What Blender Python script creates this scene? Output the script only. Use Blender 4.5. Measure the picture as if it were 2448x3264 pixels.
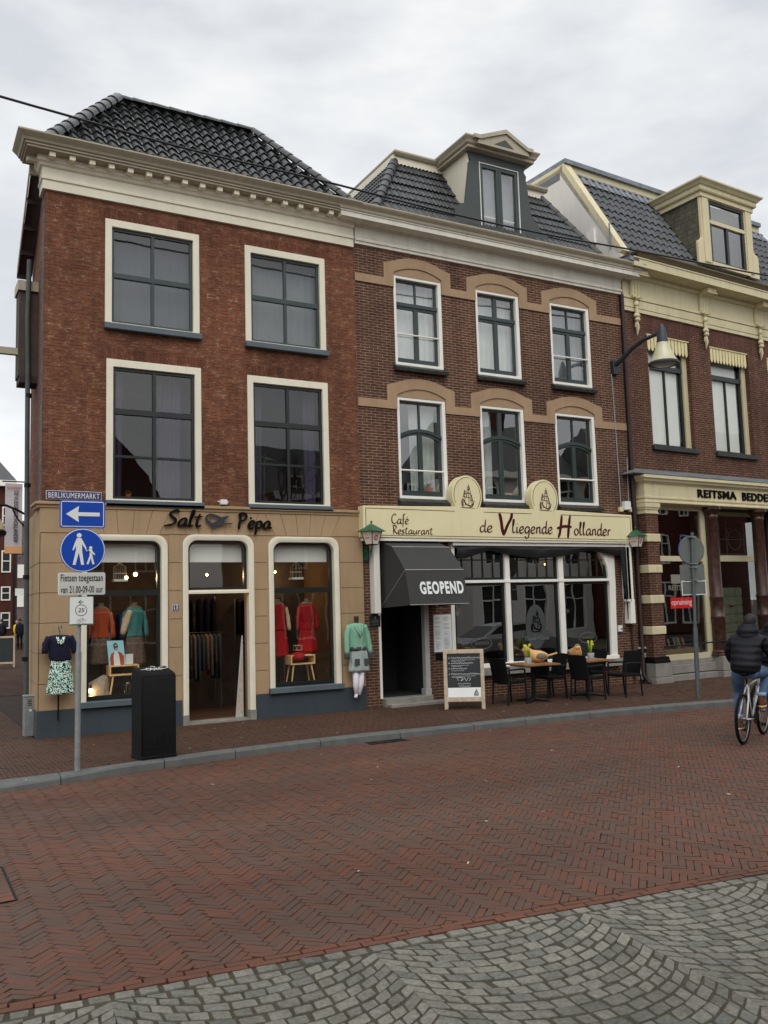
import bpy, bmesh, math, random
from mathutils import Vector, Matrix
R = math.radians
random.seed(7)
for o in list(bpy.data.objects): bpy.data.objects.remove(o)
S = bpy.context.scene
col = S.collection

# ------------------------------------------------------------------ camera
cam_d = bpy.data.cameras.new('camera'); cam = bpy.data.objects.new('camera', cam_d); col.objects.link(cam)
YAW, PITCH, ROLL = R(29.035), R(6.075), R(-1.665)
fw = Vector((math.sin(YAW)*math.cos(PITCH), math.cos(YAW)*math.cos(PITCH), math.sin(PITCH)))
rt = Vector((math.cos(YAW), -math.sin(YAW), 0)); up = rt.cross(fw)
rt2 = rt*math.cos(ROLL)+up*math.sin(ROLL); up2 = up*math.cos(ROLL)-rt*math.sin(ROLL)
cam.matrix_world = Matrix(((rt2.x, up2.x, -fw.x, 0), (rt2.y, up2.y, -fw.y, -15.449), (rt2.z, up2.z, -fw.z, 1.95), (0, 0, 0, 1)))
cam_d.sensor_fit = 'VERTICAL'; cam_d.sensor_height = 36; cam_d.lens = 36*2830/3264
cam_d.clip_start = .1; cam_d.clip_end = 2000
S.camera = cam
S.render.resolution_x = 768; S.render.resolution_y = 1024
S.view_settings.view_transform = 'Standard'; S.view_settings.look = 'None'
S.view_settings.gamma = 1; S.view_settings.exposure = .05

# ------------------------------------------------------------------ world: overcast sky
SUN_EL, SUN_ROT = R(48), R(200)
W = bpy.data.worlds.new('World'); S.world = W; W.use_nodes = True
nt = W.node_tree; nt.nodes.clear(); N = nt.nodes.new; LK = nt.links.new
out = N('ShaderNodeOutputWorld'); add = N('ShaderNodeAddShader'); LK(add.outputs[0], out.inputs[0])
bg1 = N('ShaderNodeBackground'); sky = N('ShaderNodeTexSky'); sky.sky_type = 'NISHITA'; sky.sun_disc = False
sky.sun_elevation = SUN_EL; sky.sun_rotation = SUN_ROT; sky.air_density = 1; sky.dust_density = 4
hs = N('ShaderNodeHueSaturation'); hs.inputs['Saturation'].default_value = .25
LK(sky.outputs[0], hs.inputs['Color']); LK(hs.outputs[0], bg1.inputs[0]); bg1.inputs[1].default_value = .05
bg2 = N('ShaderNodeBackground'); tc = N('ShaderNodeTexCoord'); sx = N('ShaderNodeSeparateXYZ'); LK(tc.outputs['Generated'], sx.inputs[0])
mp = N('ShaderNodeMapping'); mp.inputs['Scale'].default_value = (1, 1, 2.6); LK(tc.outputs['Generated'], mp.inputs[0])
n1 = N('ShaderNodeTexNoise'); n1.inputs['Scale'].default_value = 3.1; n1.inputs['Detail'].default_value = 6; n1.inputs['Roughness'].default_value = .52
LK(mp.outputs[0], n1.inputs['Vector'])
cr = N('ShaderNodeValToRGB'); cr.color_ramp.elements[0].position = .38; cr.color_ramp.elements[0].color = (.56, .585, .62, 1)
cr.color_ramp.elements[1].position = .62; cr.color_ramp.elements[1].color = (.86, .865, .855, 1); LK(n1.outputs[0], cr.inputs[0])
el = N('ShaderNodeMapRange'); el.inputs[1].default_value = .0; el.inputs[2].default_value = 1; el.inputs[3].default_value = .93; el.inputs[4].default_value = 1.0
LK(sx.outputs[2], el.inputs[0])
# the cloud deck is brightest overhead, as under any overcast sky
e2 = N('ShaderNodeMapRange'); e2.interpolation_type = 'SMOOTHSTEP'; e2.inputs[1].default_value = .62; e2.inputs[2].default_value = 1; e2.inputs[3].default_value = 0; e2.inputs[4].default_value = 1.0
LK(sx.outputs[2], e2.inputs[0])
ad = N('ShaderNodeMath'); ad.operation = 'ADD'; LK(el.outputs[0], ad.inputs[0]); LK(e2.outputs[0], ad.inputs[1])
LK(cr.outputs[0], bg2.inputs[0]); LK(ad.outputs[0], bg2.inputs[1])
LK(bg1.outputs[0], add.inputs[0]); LK(bg2.outputs[0], add.inputs[1])

sd = bpy.data.lights.new('sun', 'SUN'); sd.energy = .55; sd.angle = R(40); sd.color = (1, .96, .9)
so = bpy.data.objects.new('sun', sd); col.objects.link(so)
so.rotation_euler = (R(42), 0, R(-20)); so.location = (0, -20, 30)

# ------------------------------------------------------------------ materials
def lin(c): return tuple((x/255/12.92 if x/255 <= .04045 else ((x/255+.055)/1.055)**2.4) for x in c)
def s(r, g, b, k=1.3): return tuple(min(.9, v*k) for v in lin((r, g, b)))
MATS = {}
def mat(name, color, rough=.6, var=.12, scale=4, bump=0, bscale=60, metal=0, spec=.4, emit=0, ecol=None, alpha=None, coat=0, stain=0):
    m = bpy.data.materials.new(name); m.use_nodes = True; t = m.node_tree; n = t.nodes.new; b = t.nodes['Principled BSDF']
    b.inputs['Roughness'].default_value = rough; b.inputs['Metallic'].default_value = metal
    b.inputs['Specular IOR Level'].default_value = spec; b.inputs['Coat Weight'].default_value = coat
    c = n('ShaderNodeTexCoord'); no = n('ShaderNodeTexNoise'); no.inputs['Scale'].default_value = scale; no.inputs['Detail'].default_value = 5
    t.links.new(c.outputs['Object'], no.inputs['Vector'])
    r = n('ShaderNodeMapRange'); r.inputs[1].default_value = .3; r.inputs[2].default_value = .7; r.inputs[3].default_value = 1-var; r.inputs[4].default_value = 1+var
    t.links.new(no.outputs[0], r.inputs[0])
    v = n('ShaderNodeVectorMath'); v.operation = 'SCALE'; v.inputs[0].default_value = color; t.links.new(r.outputs[0], v.inputs['Scale'])
    last = v.outputs[0]
    if stain:
        mp = n('ShaderNodeMapping'); mp.inputs['Scale'].default_value = (9, 9, 1.2); t.links.new(c.outputs['Object'], mp.inputs[0])
        n2 = n('ShaderNodeTexNoise'); n2.inputs['Scale'].default_value = 1; n2.inputs['Detail'].default_value = 6; t.links.new(mp.outputs[0], n2.inputs['Vector'])
        r2 = n('ShaderNodeMapRange'); r2.inputs[1].default_value = .5; r2.inputs[2].default_value = .75; r2.inputs[3].default_value = 0; r2.inputs[4].default_value = stain
        t.links.new(n2.outputs[0], r2.inputs[0]); mx = n('ShaderNodeMix'); mx.data_type = 'RGBA'
        t.links.new(r2.outputs[0], mx.inputs[0]); t.links.new(last, mx.inputs[6]); mx.inputs[7].default_value = tuple(x*.45 for x in color)+(1,)
        last = mx.outputs[2]
    t.links.new(last, b.inputs['Base Color'])
    if bump:
        n3 = n('ShaderNodeTexNoise'); n3.inputs['Scale'].default_value = bscale; n3.inputs['Detail'].default_value = 4; t.links.new(c.outputs['Object'], n3.inputs['Vector'])
        bu = n('ShaderNodeBump'); bu.inputs['Strength'].default_value = bump; bu.inputs['Distance'].default_value = .01
        t.links.new(n3.outputs[0], bu.inputs['Height']); t.links.new(bu.outputs[0], b.inputs['Normal'])
    if emit:
        b.inputs['Emission Strength'].default_value = emit; b.inputs['Emission Color'].default_value = (*(ecol or color), 1)
    return m
def brick(name, c1, c2, mortar, mortar2, row=.057, wid=.19, ms=.006, warp=.004, mlo=.5, mhi=.62, soldier=False, bias=0):
    m = bpy.data.materials.new(name); m.use_nodes = True; t = m.node_tree; n = t.nodes.new; L = t.links.new; b = t.nodes['Principled BSDF']
    b.inputs['Roughness'].default_value = .85; b.inputs['Specular IOR Level'].default_value = .25
    uv = n('ShaderNodeUVMap'); uv.uv_map = 'UVMap'
    no = n('ShaderNodeTexNoise'); no.inputs['Scale'].default_value = 2.3; no.inputs['Detail'].default_value = 6; no.inputs['Roughness'].default_value = .7; L(uv.outputs[0], no.inputs['Vector'])
    sc = n('ShaderNodeVectorMath'); sc.operation = 'MULTIPLY_ADD'; L(no.outputs['Color'], sc.inputs[0]); sc.inputs[1].default_value = (warp*6, warp*4, 0)
    L(uv.outputs[0], sc.inputs[2]); vec = sc.outputs[0]
    if soldier:
        mp = n('ShaderNodeMapping'); mp.inputs['Rotation'].default_value = (0, 0, R(90)); L(vec, mp.inputs[0]); vec = mp.outputs[0]
    bt = n('ShaderNodeTexBrick'); L(vec, bt.inputs['Vector']); bt.inputs['Scale'].default_value = 1
    bt.inputs['Brick Width'].default_value = wid; bt.inputs['Row Height'].default_value = row; bt.inputs['Mortar Size'].default_value = ms
    bt.inputs['Mortar Smooth'].default_value = .15; bt.inputs['Bias'].default_value = bias; bt.offset = .5
    bt.inputs['Color1'].default_value = (*c1, 1); bt.inputs['Color2'].default_value = (*c2, 1)
    n2 = n('ShaderNodeTexNoise'); n2.inputs['Scale'].default_value = 6.5; n2.inputs['Detail'].default_value = 8; n2.inputs['Roughness'].default_value = .75; L(uv.outputs[0], n2.inputs['Vector'])
    mr = n('ShaderNodeMapRange'); mr.inputs[1].default_value = mlo; mr.inputs[2].default_value = mhi; L(n2.outputs[0], mr.inputs[0])
    mm = n('ShaderNodeMix'); mm.data_type = 'RGBA'; L(mr.outputs[0], mm.inputs[0]); mm.inputs[6].default_value = (*mortar, 1); mm.inputs[7].default_value = (*mortar2, 1)
    L(mm.outputs[2], bt.inputs['Mortar'])
    # weathering in broad patches and per-brick tone
    n3 = n('ShaderNodeTexNoise'); n3.inputs['Scale'].default_value = .55; n3.inputs['Detail'].default_value = 7; n3.inputs['Roughness'].default_value = .65; L(uv.outputs[0], n3.inputs['Vector'])
    m3 = n('ShaderNodeMapRange'); m3.inputs[1].default_value = .3; m3.inputs[2].default_value = .7; m3.inputs[3].default_value = .72; m3.inputs[4].default_value = 1.22; L(n3.outputs[0], m3.inputs[0])
    n4 = n('ShaderNodeTexNoise'); n4.inputs['Scale'].default_value = 14; n4.inputs['Detail'].default_value = 3; mp4 = n('ShaderNodeMapping'); mp4.inputs['Scale'].default_value = (.5, 1.4, 1); L(uv.outputs[0], mp4.inputs[0]); L(mp4.outputs[0], n4.inputs['Vector'])
    m4 = n('ShaderNodeMapRange'); m4.inputs[1].default_value = .3; m4.inputs[2].default_value = .7; m4.inputs[3].default_value = .8; m4.inputs[4].default_value = 1.2; L(n4.outputs[0], m4.inputs[0])
    mu = n('ShaderNodeMath'); mu.operation = 'MULTIPLY'; L(m3.outputs[0], mu.inputs[0]); L(m4.outputs[0], mu.inputs[1])
    n5 = n('ShaderNodeTexNoise'); n5.inputs['Scale'].default_value = 1; n5.inputs['Detail'].default_value = 6; mp5 = n('ShaderNodeMapping'); mp5.inputs['Scale'].default_value = (3.5, .35, 1); L(uv.outputs[0], mp5.inputs[0]); L(mp5.outputs[0], n5.inputs['Vector'])
    m5 = n('ShaderNodeMapRange'); m5.inputs[1].default_value = .38; m5.inputs[2].default_value = .68; m5.inputs[3].default_value = 1.1; m5.inputs[4].default_value = .8; L(n5.outputs[0], m5.inputs[0])
    mu5 = n('ShaderNodeMath'); mu5.operation = 'MULTIPLY'; L(mu.outputs[0], mu5.inputs[0]); L(m5.outputs[0], mu5.inputs[1]); mu = mu5
    v = n('ShaderNodeVectorMath'); v.operation = 'SCALE'; L(bt.outputs['Color'], v.inputs[0]); L(mu.outputs[0], v.inputs['Scale'])
    L(v.outputs[0], b.inputs['Base Color'])
    bu = n('ShaderNodeBump'); bu.inputs['Strength'].default_value = .5; bu.inputs['Distance'].default_value = .006; bu.invert = True
    L(bt.outputs['Fac'], bu.inputs['Height']); L(bu.outputs[0], b.inputs['Normal'])
    return m
def island(name, cols, rough=.75, lo=.75, hi=1.2, bump=.3, bscale=90, patch=.6, spec=.3):
    """per-stone colour: random per mesh island"""
    m = bpy.data.materials.new(name); m.use_nodes = True; t = m.node_tree; n = t.nodes.new; L = t.links.new; b = t.nodes['Principled BSDF']
    b.inputs['Roughness'].default_value = rough; b.inputs['Specular IOR Level'].default_value = spec
    g = n('ShaderNodeNewGeometry'); cr = n('ShaderNodeValToRGB'); e = cr.color_ramp.elements
    while len(e) < len(cols): e.new(.5)
    for i, c in enumerate(cols): e[i].position = i/(len(cols)-1); e[i].color = (*c, 1)
    c = n('ShaderNodeTexCoord'); p = n('ShaderNodeTexNoise'); p.inputs['Scale'].default_value = patch; p.inputs['Detail'].default_value = 3; L(c.outputs['Object'], p.inputs['Vector'])
    a = n('ShaderNodeMath'); a.operation = 'MULTIPLY_ADD'; L(p.outputs[0], a.inputs[0]); a.inputs[1].default_value = 1.1; 
    a2 = n('ShaderNodeMath'); a2.operation = 'MULTIPLY_ADD'; L(g.outputs['Random Per Island'], a2.inputs[0]); a2.inputs[1].default_value = .75; a2.inputs[2].default_value = -.42
    L(a2.outputs[0], a.inputs[2]); L(a.outputs[0], cr.inputs[0])
    no = n('ShaderNodeTexNoise'); no.inputs['Scale'].default_value = bscale; no.inputs['Detail'].default_value = 5; L(c.outputs['Object'], no.inputs['Vector'])
    r = n('ShaderNodeMapRange'); r.inputs[1].default_value = .3; r.inputs[2].default_value = .7; r.inputs[3].default_value = lo; r.inputs[4].default_value = hi; L(no.outputs[0], r.inputs[0])
    w1 = n('ShaderNodeTexNoise'); w1.inputs['Scale'].default_value = .42; w1.inputs['Detail'].default_value = 8; w1.inputs['Roughness'].default_value = .68; wm = n('ShaderNodeMapping'); wm.inputs['Scale'].default_value = (.45, 1.3, 1); L(c.outputs['Object'], wm.inputs[0]); L(wm.outputs[0], w1.inputs['Vector'])
    w2 = n('ShaderNodeMapRange'); w2.inputs[1].default_value = .3; w2.inputs[2].default_value = .7; w2.inputs[3].default_value = .74; w2.inputs[4].default_value = 1.24; L(w1.outputs[0], w2.inputs[0])
    w3 = n('ShaderNodeMath'); w3.operation = 'MULTIPLY'; L(w2.outputs[0], w3.inputs[0]); L(r.outputs[0], w3.inputs[1])
    v = n('ShaderNodeVectorMath'); v.operation = 'SCALE'; L(cr.outputs[0], v.inputs[0]); L(w3.outputs[0], v.inputs['Scale']); L(v.outputs[0], b.inputs['Base Color'])
    bu = n('ShaderNodeBump'); bu.inputs['Strength'].default_value = bump; bu.inputs['Distance'].default_value = .005; L(no.outputs[0], bu.inputs['Height']); L(bu.outputs[0], b.inputs['Normal'])
    return m
def glass_mat(name, tint=(.9, .95, .93), refl=1.0, ior=1.5, wav=.02):
    m = bpy.data.materials.new(name); m.use_nodes = True; t = m.node_tree; t.nodes.clear(); n = t.nodes.new; L = t.links.new
    o = n('ShaderNodeOutputMaterial'); mx = n('ShaderNodeMixShader'); tr = n('ShaderNodeBsdfTransparent'); gl = n('ShaderNodeBsdfGlossy')
    tr.inputs[0].default_value = (*tint, 1); gl.inputs['Roughness'].default_value = .0; gl.inputs[0].default_value = (1, 1, 1, 1)
    f = n('ShaderNodeLayerWeight'); f.inputs[0].default_value = .5; pw = n('ShaderNodeMath'); pw.operation = 'POWER'; L(f.outputs['Facing'], pw.inputs[0]); pw.inputs[1].default_value = 5
    mu = n('ShaderNodeMath'); mu.operation = 'MULTIPLY_ADD'; mu.use_clamp = True; L(pw.outputs[0], mu.inputs[0]); mu.inputs[1].default_value = .9; mu.inputs[2].default_value = .045*refl
    c = n('ShaderNodeTexCoord'); no = n('ShaderNodeTexNoise'); no.inputs['Scale'].default_value = 1.6; no.inputs['Detail'].default_value = 1; L(c.outputs['Object'], no.inputs['Vector'])
    bu = n('ShaderNodeBump'); bu.inputs['Strength'].default_value = .12; bu.inputs['Distance'].default_value = wav; L(no.outputs[0], bu.inputs['Height'])
    L(bu.outputs[0], gl.inputs['Normal'])
    L(mu.outputs[0], mx.inputs[0]); L(tr.outputs[0], mx.inputs[1]); L(gl.outputs[0], mx.inputs[2]); L(mx.outputs[0], o.inputs[0])
    return m
def pattern(name, c1, c2, c3=None, scale=18, rough=.8, kind='voronoi'):
    m = bpy.data.materials.new(name); m.use_nodes = True; t = m.node_tree; n = t.nodes.new; L = t.links.new; b = t.nodes['Principled BSDF']
    b.inputs['Roughness'].default_value = rough; b.inputs['Specular IOR Level'].default_value = .2
    c = n('ShaderNodeTexCoord')
    if kind == 'voronoi':
        v = n('ShaderNodeTexVoronoi'); v.inputs['Scale'].default_value = scale; L(c.outputs['Object'], v.inputs['Vector']); src = v.outputs['Color']
    else:
        v = n('ShaderNodeTexNoise'); v.inputs['Scale'].default_value = scale; v.inputs['Detail'].default_value = 4; L(c.outputs['Object'], v.inputs['Vector']); src = v.outputs[0]
    cr = n('ShaderNodeValToRGB'); cr.color_ramp.interpolation = 'CONSTANT' if kind == 'voronoi' else 'EASE'
    e = cr.color_ramp.elements; e[0].position = 0; e[0].color = (*c1, 1); e[1].position = .42 if kind == 'voronoi' else .62; e[1].color = (*c2, 1)
    if c3: q = e.new(.62 if kind == 'voronoi' else .5); q.color = (*c3, 1)
    L(src, cr.inputs[0]); L(cr.outputs[0], b.inputs['Base Color'])
    return m
M = dict(
 brickA=brick('red_brick', s(112, 70, 50), s(97, 60, 44), s(70, 48, 37), s(156, 134, 113), mlo=.5, mhi=.65, ms=.006, warp=.006, row=.057, wid=.185),
 brickAs=brick('red_brick_soldier', s(104, 63, 45), s(86, 52, 38), s(68, 45, 35), s(136, 108, 88), soldier=True, row=.062, wid=.4),
 brickB=brick('brown_brick', s(82, 54, 42), s(66, 43, 34), s(136, 114, 96), s(112, 92, 76), ms=.0058, warp=.001, row=.057, wid=.2),
 brickC=brick('dark_brown_brick', s(80, 51, 40), s(66, 42, 33), s(104, 82, 68), s(160, 135, 115), mlo=.5, mhi=.68, ms=.006, warp=.002, row=.057, wid=.19),
 brickCs=brick('dark_brick_soldier', s(88, 54, 46), s(70, 44, 38), s(98, 76, 66), s(130, 105, 92), soldier=True, row=.06, wid=.5, ms=.005),
 brickside=brick('grey_side_brick', s(96, 84, 84), s(70, 58, 60), s(130, 120, 115), s(60, 50, 50), warp=.003),
 brickred=brick('alley_red_brick', s(88, 46, 38, 1), s(76, 40, 34, 1), s(66, 42, 36, 1), s(90, 66, 58, 1)),
 brickfar=brick('opposite_brick', s(90, 40, 32, 1), s(76, 34, 28, 1), s(60, 40, 34, 1), s(90, 66, 56, 1)),
 tan=mat('tan_plaster', s(150, 127, 98), .85, .09, 1.1, .35, 45, stain=.22),
 tanband=mat('tan_painted_band', s(148, 123, 97), .8, .08, 2, .3, 60, stain=.2),
 cream=mat('cream_paint', s(207, 201, 182), .5, .05, 2, stain=.12),
 ycream=mat('yellow_cream_paint', s(190, 180, 146), .5, .06, 2, stain=.25),
 ycream2=mat('window_cream_paint', s(182, 173, 142), .5, .06, 2),
 white=mat('white_paint', s(214, 212, 204), .45, .04, 2, stain=.08),
 stonewhite=mat('weathered_white_cornice', s(196, 192, 180), .6, .08, 2.5, stain=.3),
 gutter=mat('taupe_gutter_paint', s(154, 145, 126), .5, .06, 2, stain=.25),
 dkgreen=mat('dark_green_sash_paint', s(44, 56, 54, 1.2), .3, .12, 3, spec=.5),
 black=mat('black_sash_paint', s(26, 30, 28, 1.2), .3, .12, 3, spec=.5),
 bluegrey=mat('blue_grey_paint', s(78, 88, 94), .5, .1, 2, stain=.15),
 plinth=mat('slate_blue_plinth', s(54, 62, 68, 1.2), .6, .1, 1.2, .1, stain=.25),
 slate=mat('dark_slate', s(50, 50, 48, 1.1), .5, .35, 9, .4, 30),
 dormer=mat('anthracite_dormer_board', s(62, 68, 67, 1.2), .5, .05, 2),
 tileA=mat('glazed_black_tile', (.026, .027, .028), .27, .4, 3, .1, 20, spec=.5),
 tileB=mat('matt_black_tile', (.03, .031, .033), .45, .3, 4, .2, 40, spec=.5),
 tileC=mat('blue_black_tile', (.055, .058, .066), .42, .35, 4, .2, 40, spec=.5),
 lead=mat('lead_sheet', s(106, 112, 118), .45, .3, 6, .2, 15, metal=.2),
 render=mat('white_render', s(196, 192, 186), .8, .05, .8, .1, stain=.14),
 metal=mat('galvanised_steel', s(140, 145, 145), .45, .15, 9, metal=.6),
 pole2=mat('weathered_pole', s(86, 92, 92), .5, .2, 12, metal=.4, stain=.3),
 signback=mat('sign_back_aluminium', s(96, 100, 96), .5, .1, 5, metal=.2),
 blue=mat('sign_blue', s(10, 62, 158, 1.2), .35, .04, 2),
 signwhite=mat('sign_white', s(205, 208, 206, 1.25), .4, .02, 2),
 signgrey=mat('sign_pale_grey', s(176, 178, 172), .4, .03, 2),
 navyplate=mat('enamel_purple_blue', s(58, 56, 98), .25, .05, 3),
 txtblack=mat('black_lettering', s(20, 18, 18, .9), .8, .05, 3, spec=.1),
 txtgrey=mat('grey_metal_bird', s(54, 56, 64, 1.0), .85, .08, 3),
 txtgreen=mat('sign_green', s(60, 110, 84), .4, .03, 3),
 maroon=mat('maroon_lettering', s(76, 16, 30, 1.0), .7, .05, 3, spec=.15),
 brownl=mat('brown_lettering', s(84, 48, 30, 1.0), .7, .05, 3, spec=.15),
 boardcream=mat('cream_sign_board', s(206, 197, 158, 1.3), .45, .04, 1.2, stain=.08),
 bin=mat('black_plastic', s(22, 22, 23, .8), .6, .2, 6, .15, 120, spec=.14),
 canvas=mat('charcoal_canvas', s(58, 58, 57, 1.05), .85, .06, 3, .15, 150),
 canvasb=mat('black_canvas', s(40, 41, 44, 1.0), .8, .1, 3),
 seam=mat('grey_seam', s(150, 150, 148), .7),
 oldwood=mat('weathered_oak', s(165, 150, 130), .7, .2, 14, .3, 40, stain=.4),
 tablewood=mat('oiled_table_wood', s(140, 100, 66, 1.1), .5, .22, 10, .15, 30, stain=.5),
 palewood=mat('pale_pine', s(214, 178, 128), .55, .08, 6),
 chalk=mat('chalkboard', s(38, 42, 44, 1.0), .6, .15, 3),
 chalkw=mat('chalk_writing', s(190, 190, 190), .8),
 rattan=mat('black_rattan', s(24, 25, 26, .9), .7, .3, 60, .8, 90, spec=.12),
 iron=mat('black_iron', s(24, 26, 26, 1), .5, .2, 8, spec=.2),
 lampgreen=mat('lantern_green_paint', s(36, 84, 62, 1.1), .4, .1, 5),
 opal=mat('opal_lantern_glass', s(205, 196, 182), .35, .05, 4),
 red=mat('sign_red', s(196, 30, 30, 1.1), .4, .04, 3),
 stone=mat('blue_limestone', s(128, 126, 118, 1.2), .7, .15, 6, .3, 60, stain=.35),
 pstone=mat('pale_plinth_stone', s(124, 120, 114, 1.25), .75, .14, 4, .3, 60, stain=.35),
 greypaint=mat('pale_grey_panel_paint', s(160, 160, 158), .6, .08, 4, stain=.2),
 marble=mat('red_brown_marble', s(66, 42, 35, 1.0), .3, .5, 9, spec=.5),
 curtain=mat('purple_curtain', s(72, 62, 88, 1.0), .9, .12, 4),
 netc=mat('white_net_curtain', s(206, 208, 204, 1.3), .9, .06, 4),
 netc2=mat('pale_grey_net', s(132, 134, 136), .9, .1, 2), greynet=mat('grey_net', s(92, 96, 104), .9, .1, 2),
 blind=mat('white_roller_blind', (.88, .88, .84), .8, .03, 2),
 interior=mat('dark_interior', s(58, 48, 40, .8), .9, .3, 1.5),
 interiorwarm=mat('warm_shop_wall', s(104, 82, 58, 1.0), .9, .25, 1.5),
 floorin=mat('shop_floor', s(80, 56, 42, 1), .6, .2, 3),
 valance=mat('cream_lambrequin', s(204, 192, 146), .6, .08, 3),
 skin=mat('skin', s(196, 150, 128, 1.1), .5, .05, 5),
 hair=mat('black_hair', s(26, 22, 20, 1), .6, .3, 40, .5, 90),
 hairb=mat('brown_hair', s(78, 56, 42, 1), .6, .3, 40, .5, 90),
 jacket=mat('black_puffer_nylon', s(24, 25, 32, .9), .6, .15, 5, spec=.2),
 jeans=mat('blue_denim', s(78, 104, 134, 1.0), .85, .3, 5, .3, 120),
 boots=mat('tan_suede', s(104, 64, 42, 1.0), .8, .2, 9),
 rubber=mat('black_rubber', s(20, 20, 20, .8), .8, .2, 9, spec=.15),
 wframe=mat('white_bike_enamel', s(186, 186, 188), .25, .03, 3, coat=.4),
 chrome=mat('steel_rim', s(110, 110, 110), .35, .05, 5, metal=.9),
 carpaint=mat('silver_car_paint', s(170, 176, 180), .3, .03, 2, metal=.6, coat=.6),
 navy=mat('navy_knit', s(20, 20, 46, .9), .9, .2, 30, .3, 90),
 skirt=pattern('leaf_print_fabric', s(30, 36, 44), s(150, 200, 180), s(206, 212, 200), 62),
 mint=mat('mint_knit', s(124, 170, 144, 1.1), .9, .15, 40, .4, 120),
 greyknit=pattern('grey_marled_knit', s(84, 98, 98), s(150, 160, 156), None, 40, kind='noise'),
 darkknit=mat('dark_knit', s(58, 64, 66), .9, .2, 40),
 trousers=mat('lilac_white_trousers', s(204, 198, 206, 1.25), .85, .05, 8),
 orange=mat('orange_wool', s(190, 84, 44, 1.0), .9, .1, 8),
 teal=mat('teal_knit', s(68, 128, 126, 1.3), .9, .1, 8),
 beige=mat('beige_knit', s(206, 184, 150, 1.3), .9, .1, 8),
 reddress=mat('red_dress_jersey', s(176, 24, 28, 1.0), .85, .1, 8),
 darkskirt=pattern('dark_ring_print', s(60, 48, 46), s(110, 92, 82), None, 22, kind='noise'),
 mannequin=mat('grey_mannequin', s(110, 96, 84), .6),
 clothes=pattern('clothes_rack_colours', s(44, 36, 34), s(78, 64, 56), s(46, 60, 62), 9),
 poster1=mat('poster_sky', s(150, 200, 214), .5, .05), paper=mat('white_paper', s(214, 216, 214, 1.25), .6, .03),
 bulb=mat('lit_bulb', (1, .6, .25), .5, 0, emit=9, ecol=(1, .62, .25)),
 leaf=mat('daffodil_leaf', s(70, 120, 44), .6, .2, 20), yellow=mat('daffodil_yellow', s(240, 216, 60), .6),
 pot=mat('zinc_patterned_pot', s(150, 150, 150), .6, .35, 30),
 birdw=mat('carved_pale_wood', s(212, 166, 104, 1.1), .6, .15, 12), birdg=mat('grey_wing_paint', s(104, 98, 92), .7, .2, 20),
 joint=mat('mossy_joint_fill', s(76, 70, 56, .66), .95, .3, 9, .5, 80),
 asph=mat('dark_joint_sand', s(58, 46, 40, .8), .95, .3, 5, .5, 80),
 kerb=mat('grey_concrete_kerb', s(104, 106, 104, .8), .8, .15, 5, .4, 90, stain=.3),
 litter=mat('pale_litter', s(196, 190, 180, .8), .9),
 cable=mat('black_cable', (.012, .012, .012), .5),
 pipe=mat('dark_grey_pipe', s(70, 76, 76, 1.1), .5, .15, 5), bpipe=mat('dark_brown_pipe', s(50, 36, 32, 1.1), .5, .15, 5),
 cond=mat('grey_conduit', s(130, 132, 136), .5), mattress=mat('pale_green_mattress', s(196, 206, 184, 1.3), .8, .04, 4),
 soffitb=mat('brown_gutter', s(98, 84, 62), .6, .1, 5, stain=.3), boardwall=mat('brown_weatherboard', s(70, 60, 54, 1.1), .8, .2, 5), soffit=mat('dark_brown_soffit', s(58, 46, 42, 1.1), .8, .2, 5),
 signgrey2=mat('faded_vinyl_grey', s(120, 118, 108), .6), plaqueg=mat('dark_green_plaque', s(30, 38, 32), .4), vinyl=mat('frosted_lettering', s(92, 96, 92), .6), vinyl2=mat('frosted_oval', s(58, 62, 61), .6, .05), armm=mat('dark_blue_grey_arm', s(44, 50, 58), .45, .1, 6), lensm=mat('lamp_lens', s(128, 124, 110), .3, .1, 6),
 leaf2=mat('dark_green_leaf', s(46, 66, 38), .6, .3, 20), pinkm=mat('dusty_pink', s(190, 140, 132), .6), paleden=mat('pale_denim', s(130, 156, 180), .85), yellowj=mat('yellow_jacket_cloth', s(190, 160, 50), .8),
 banner=mat('grey_banner_cloth', s(186, 180, 182), .8, .06, 2), bannero=mat('banner_orange', s(214, 160, 110), .8, .1, 2),
 glass=glass_mat('window_glass', (.88, .9, .88), 1.8), glass2=glass_mat('upper_window_glass', (.84, .88, .86), 5), glassA=glass_mat('old_window_glass', (.74, .78, .78), 2.0),
 glassshop=glass_mat('shop_glass', (.9, .92, .9), 1.5, wav=.01), glassdk=glass_mat('tinted_cafe_glass', (.42, .44, .42), 5, wav=.01),
 lampglass=mat('clear_lamp_shade', s(206, 200, 168), .15, .08, 3, spec=.8),
)
def quilt(m, sc=11, st=.4):
    t_ = m.node_tree; n = t_.nodes.new; b = t_.nodes['Principled BSDF']; c = n('ShaderNodeTexCoord'); w = n('ShaderNodeTexWave'); w.bands_direction = 'Z'; w.wave_profile = 'SIN'; w.inputs['Scale'].default_value = sc/6.283*1.9; w.inputs['Distortion'].default_value = 1.6; w.inputs['Detail'].default_value = 3; w.inputs['Detail Scale'].default_value = 1.5
    t_.links.new(c.outputs['Object'], w.inputs['Vector']); bu = n('ShaderNodeBump'); bu.inputs['Strength'].default_value = st; bu.inputs['Distance'].default_value = .03; t_.links.new(w.outputs[1], bu.inputs['Height']); t_.links.new(bu.outputs[0], b.inputs['Normal'])
quilt(M['jacket'])
tg = M['lampglass'].node_tree.nodes['Principled BSDF']; tg.inputs['Alpha'].default_value = .62
M['klinker'] = island('clay_paving_brick', [s(94, 78, 68, .7), s(100, 76, 65, .7), s(107, 74, 60, .7), s(118, 74, 58, .7)], lo=.82, hi=1.18, bump=.25)
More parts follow.
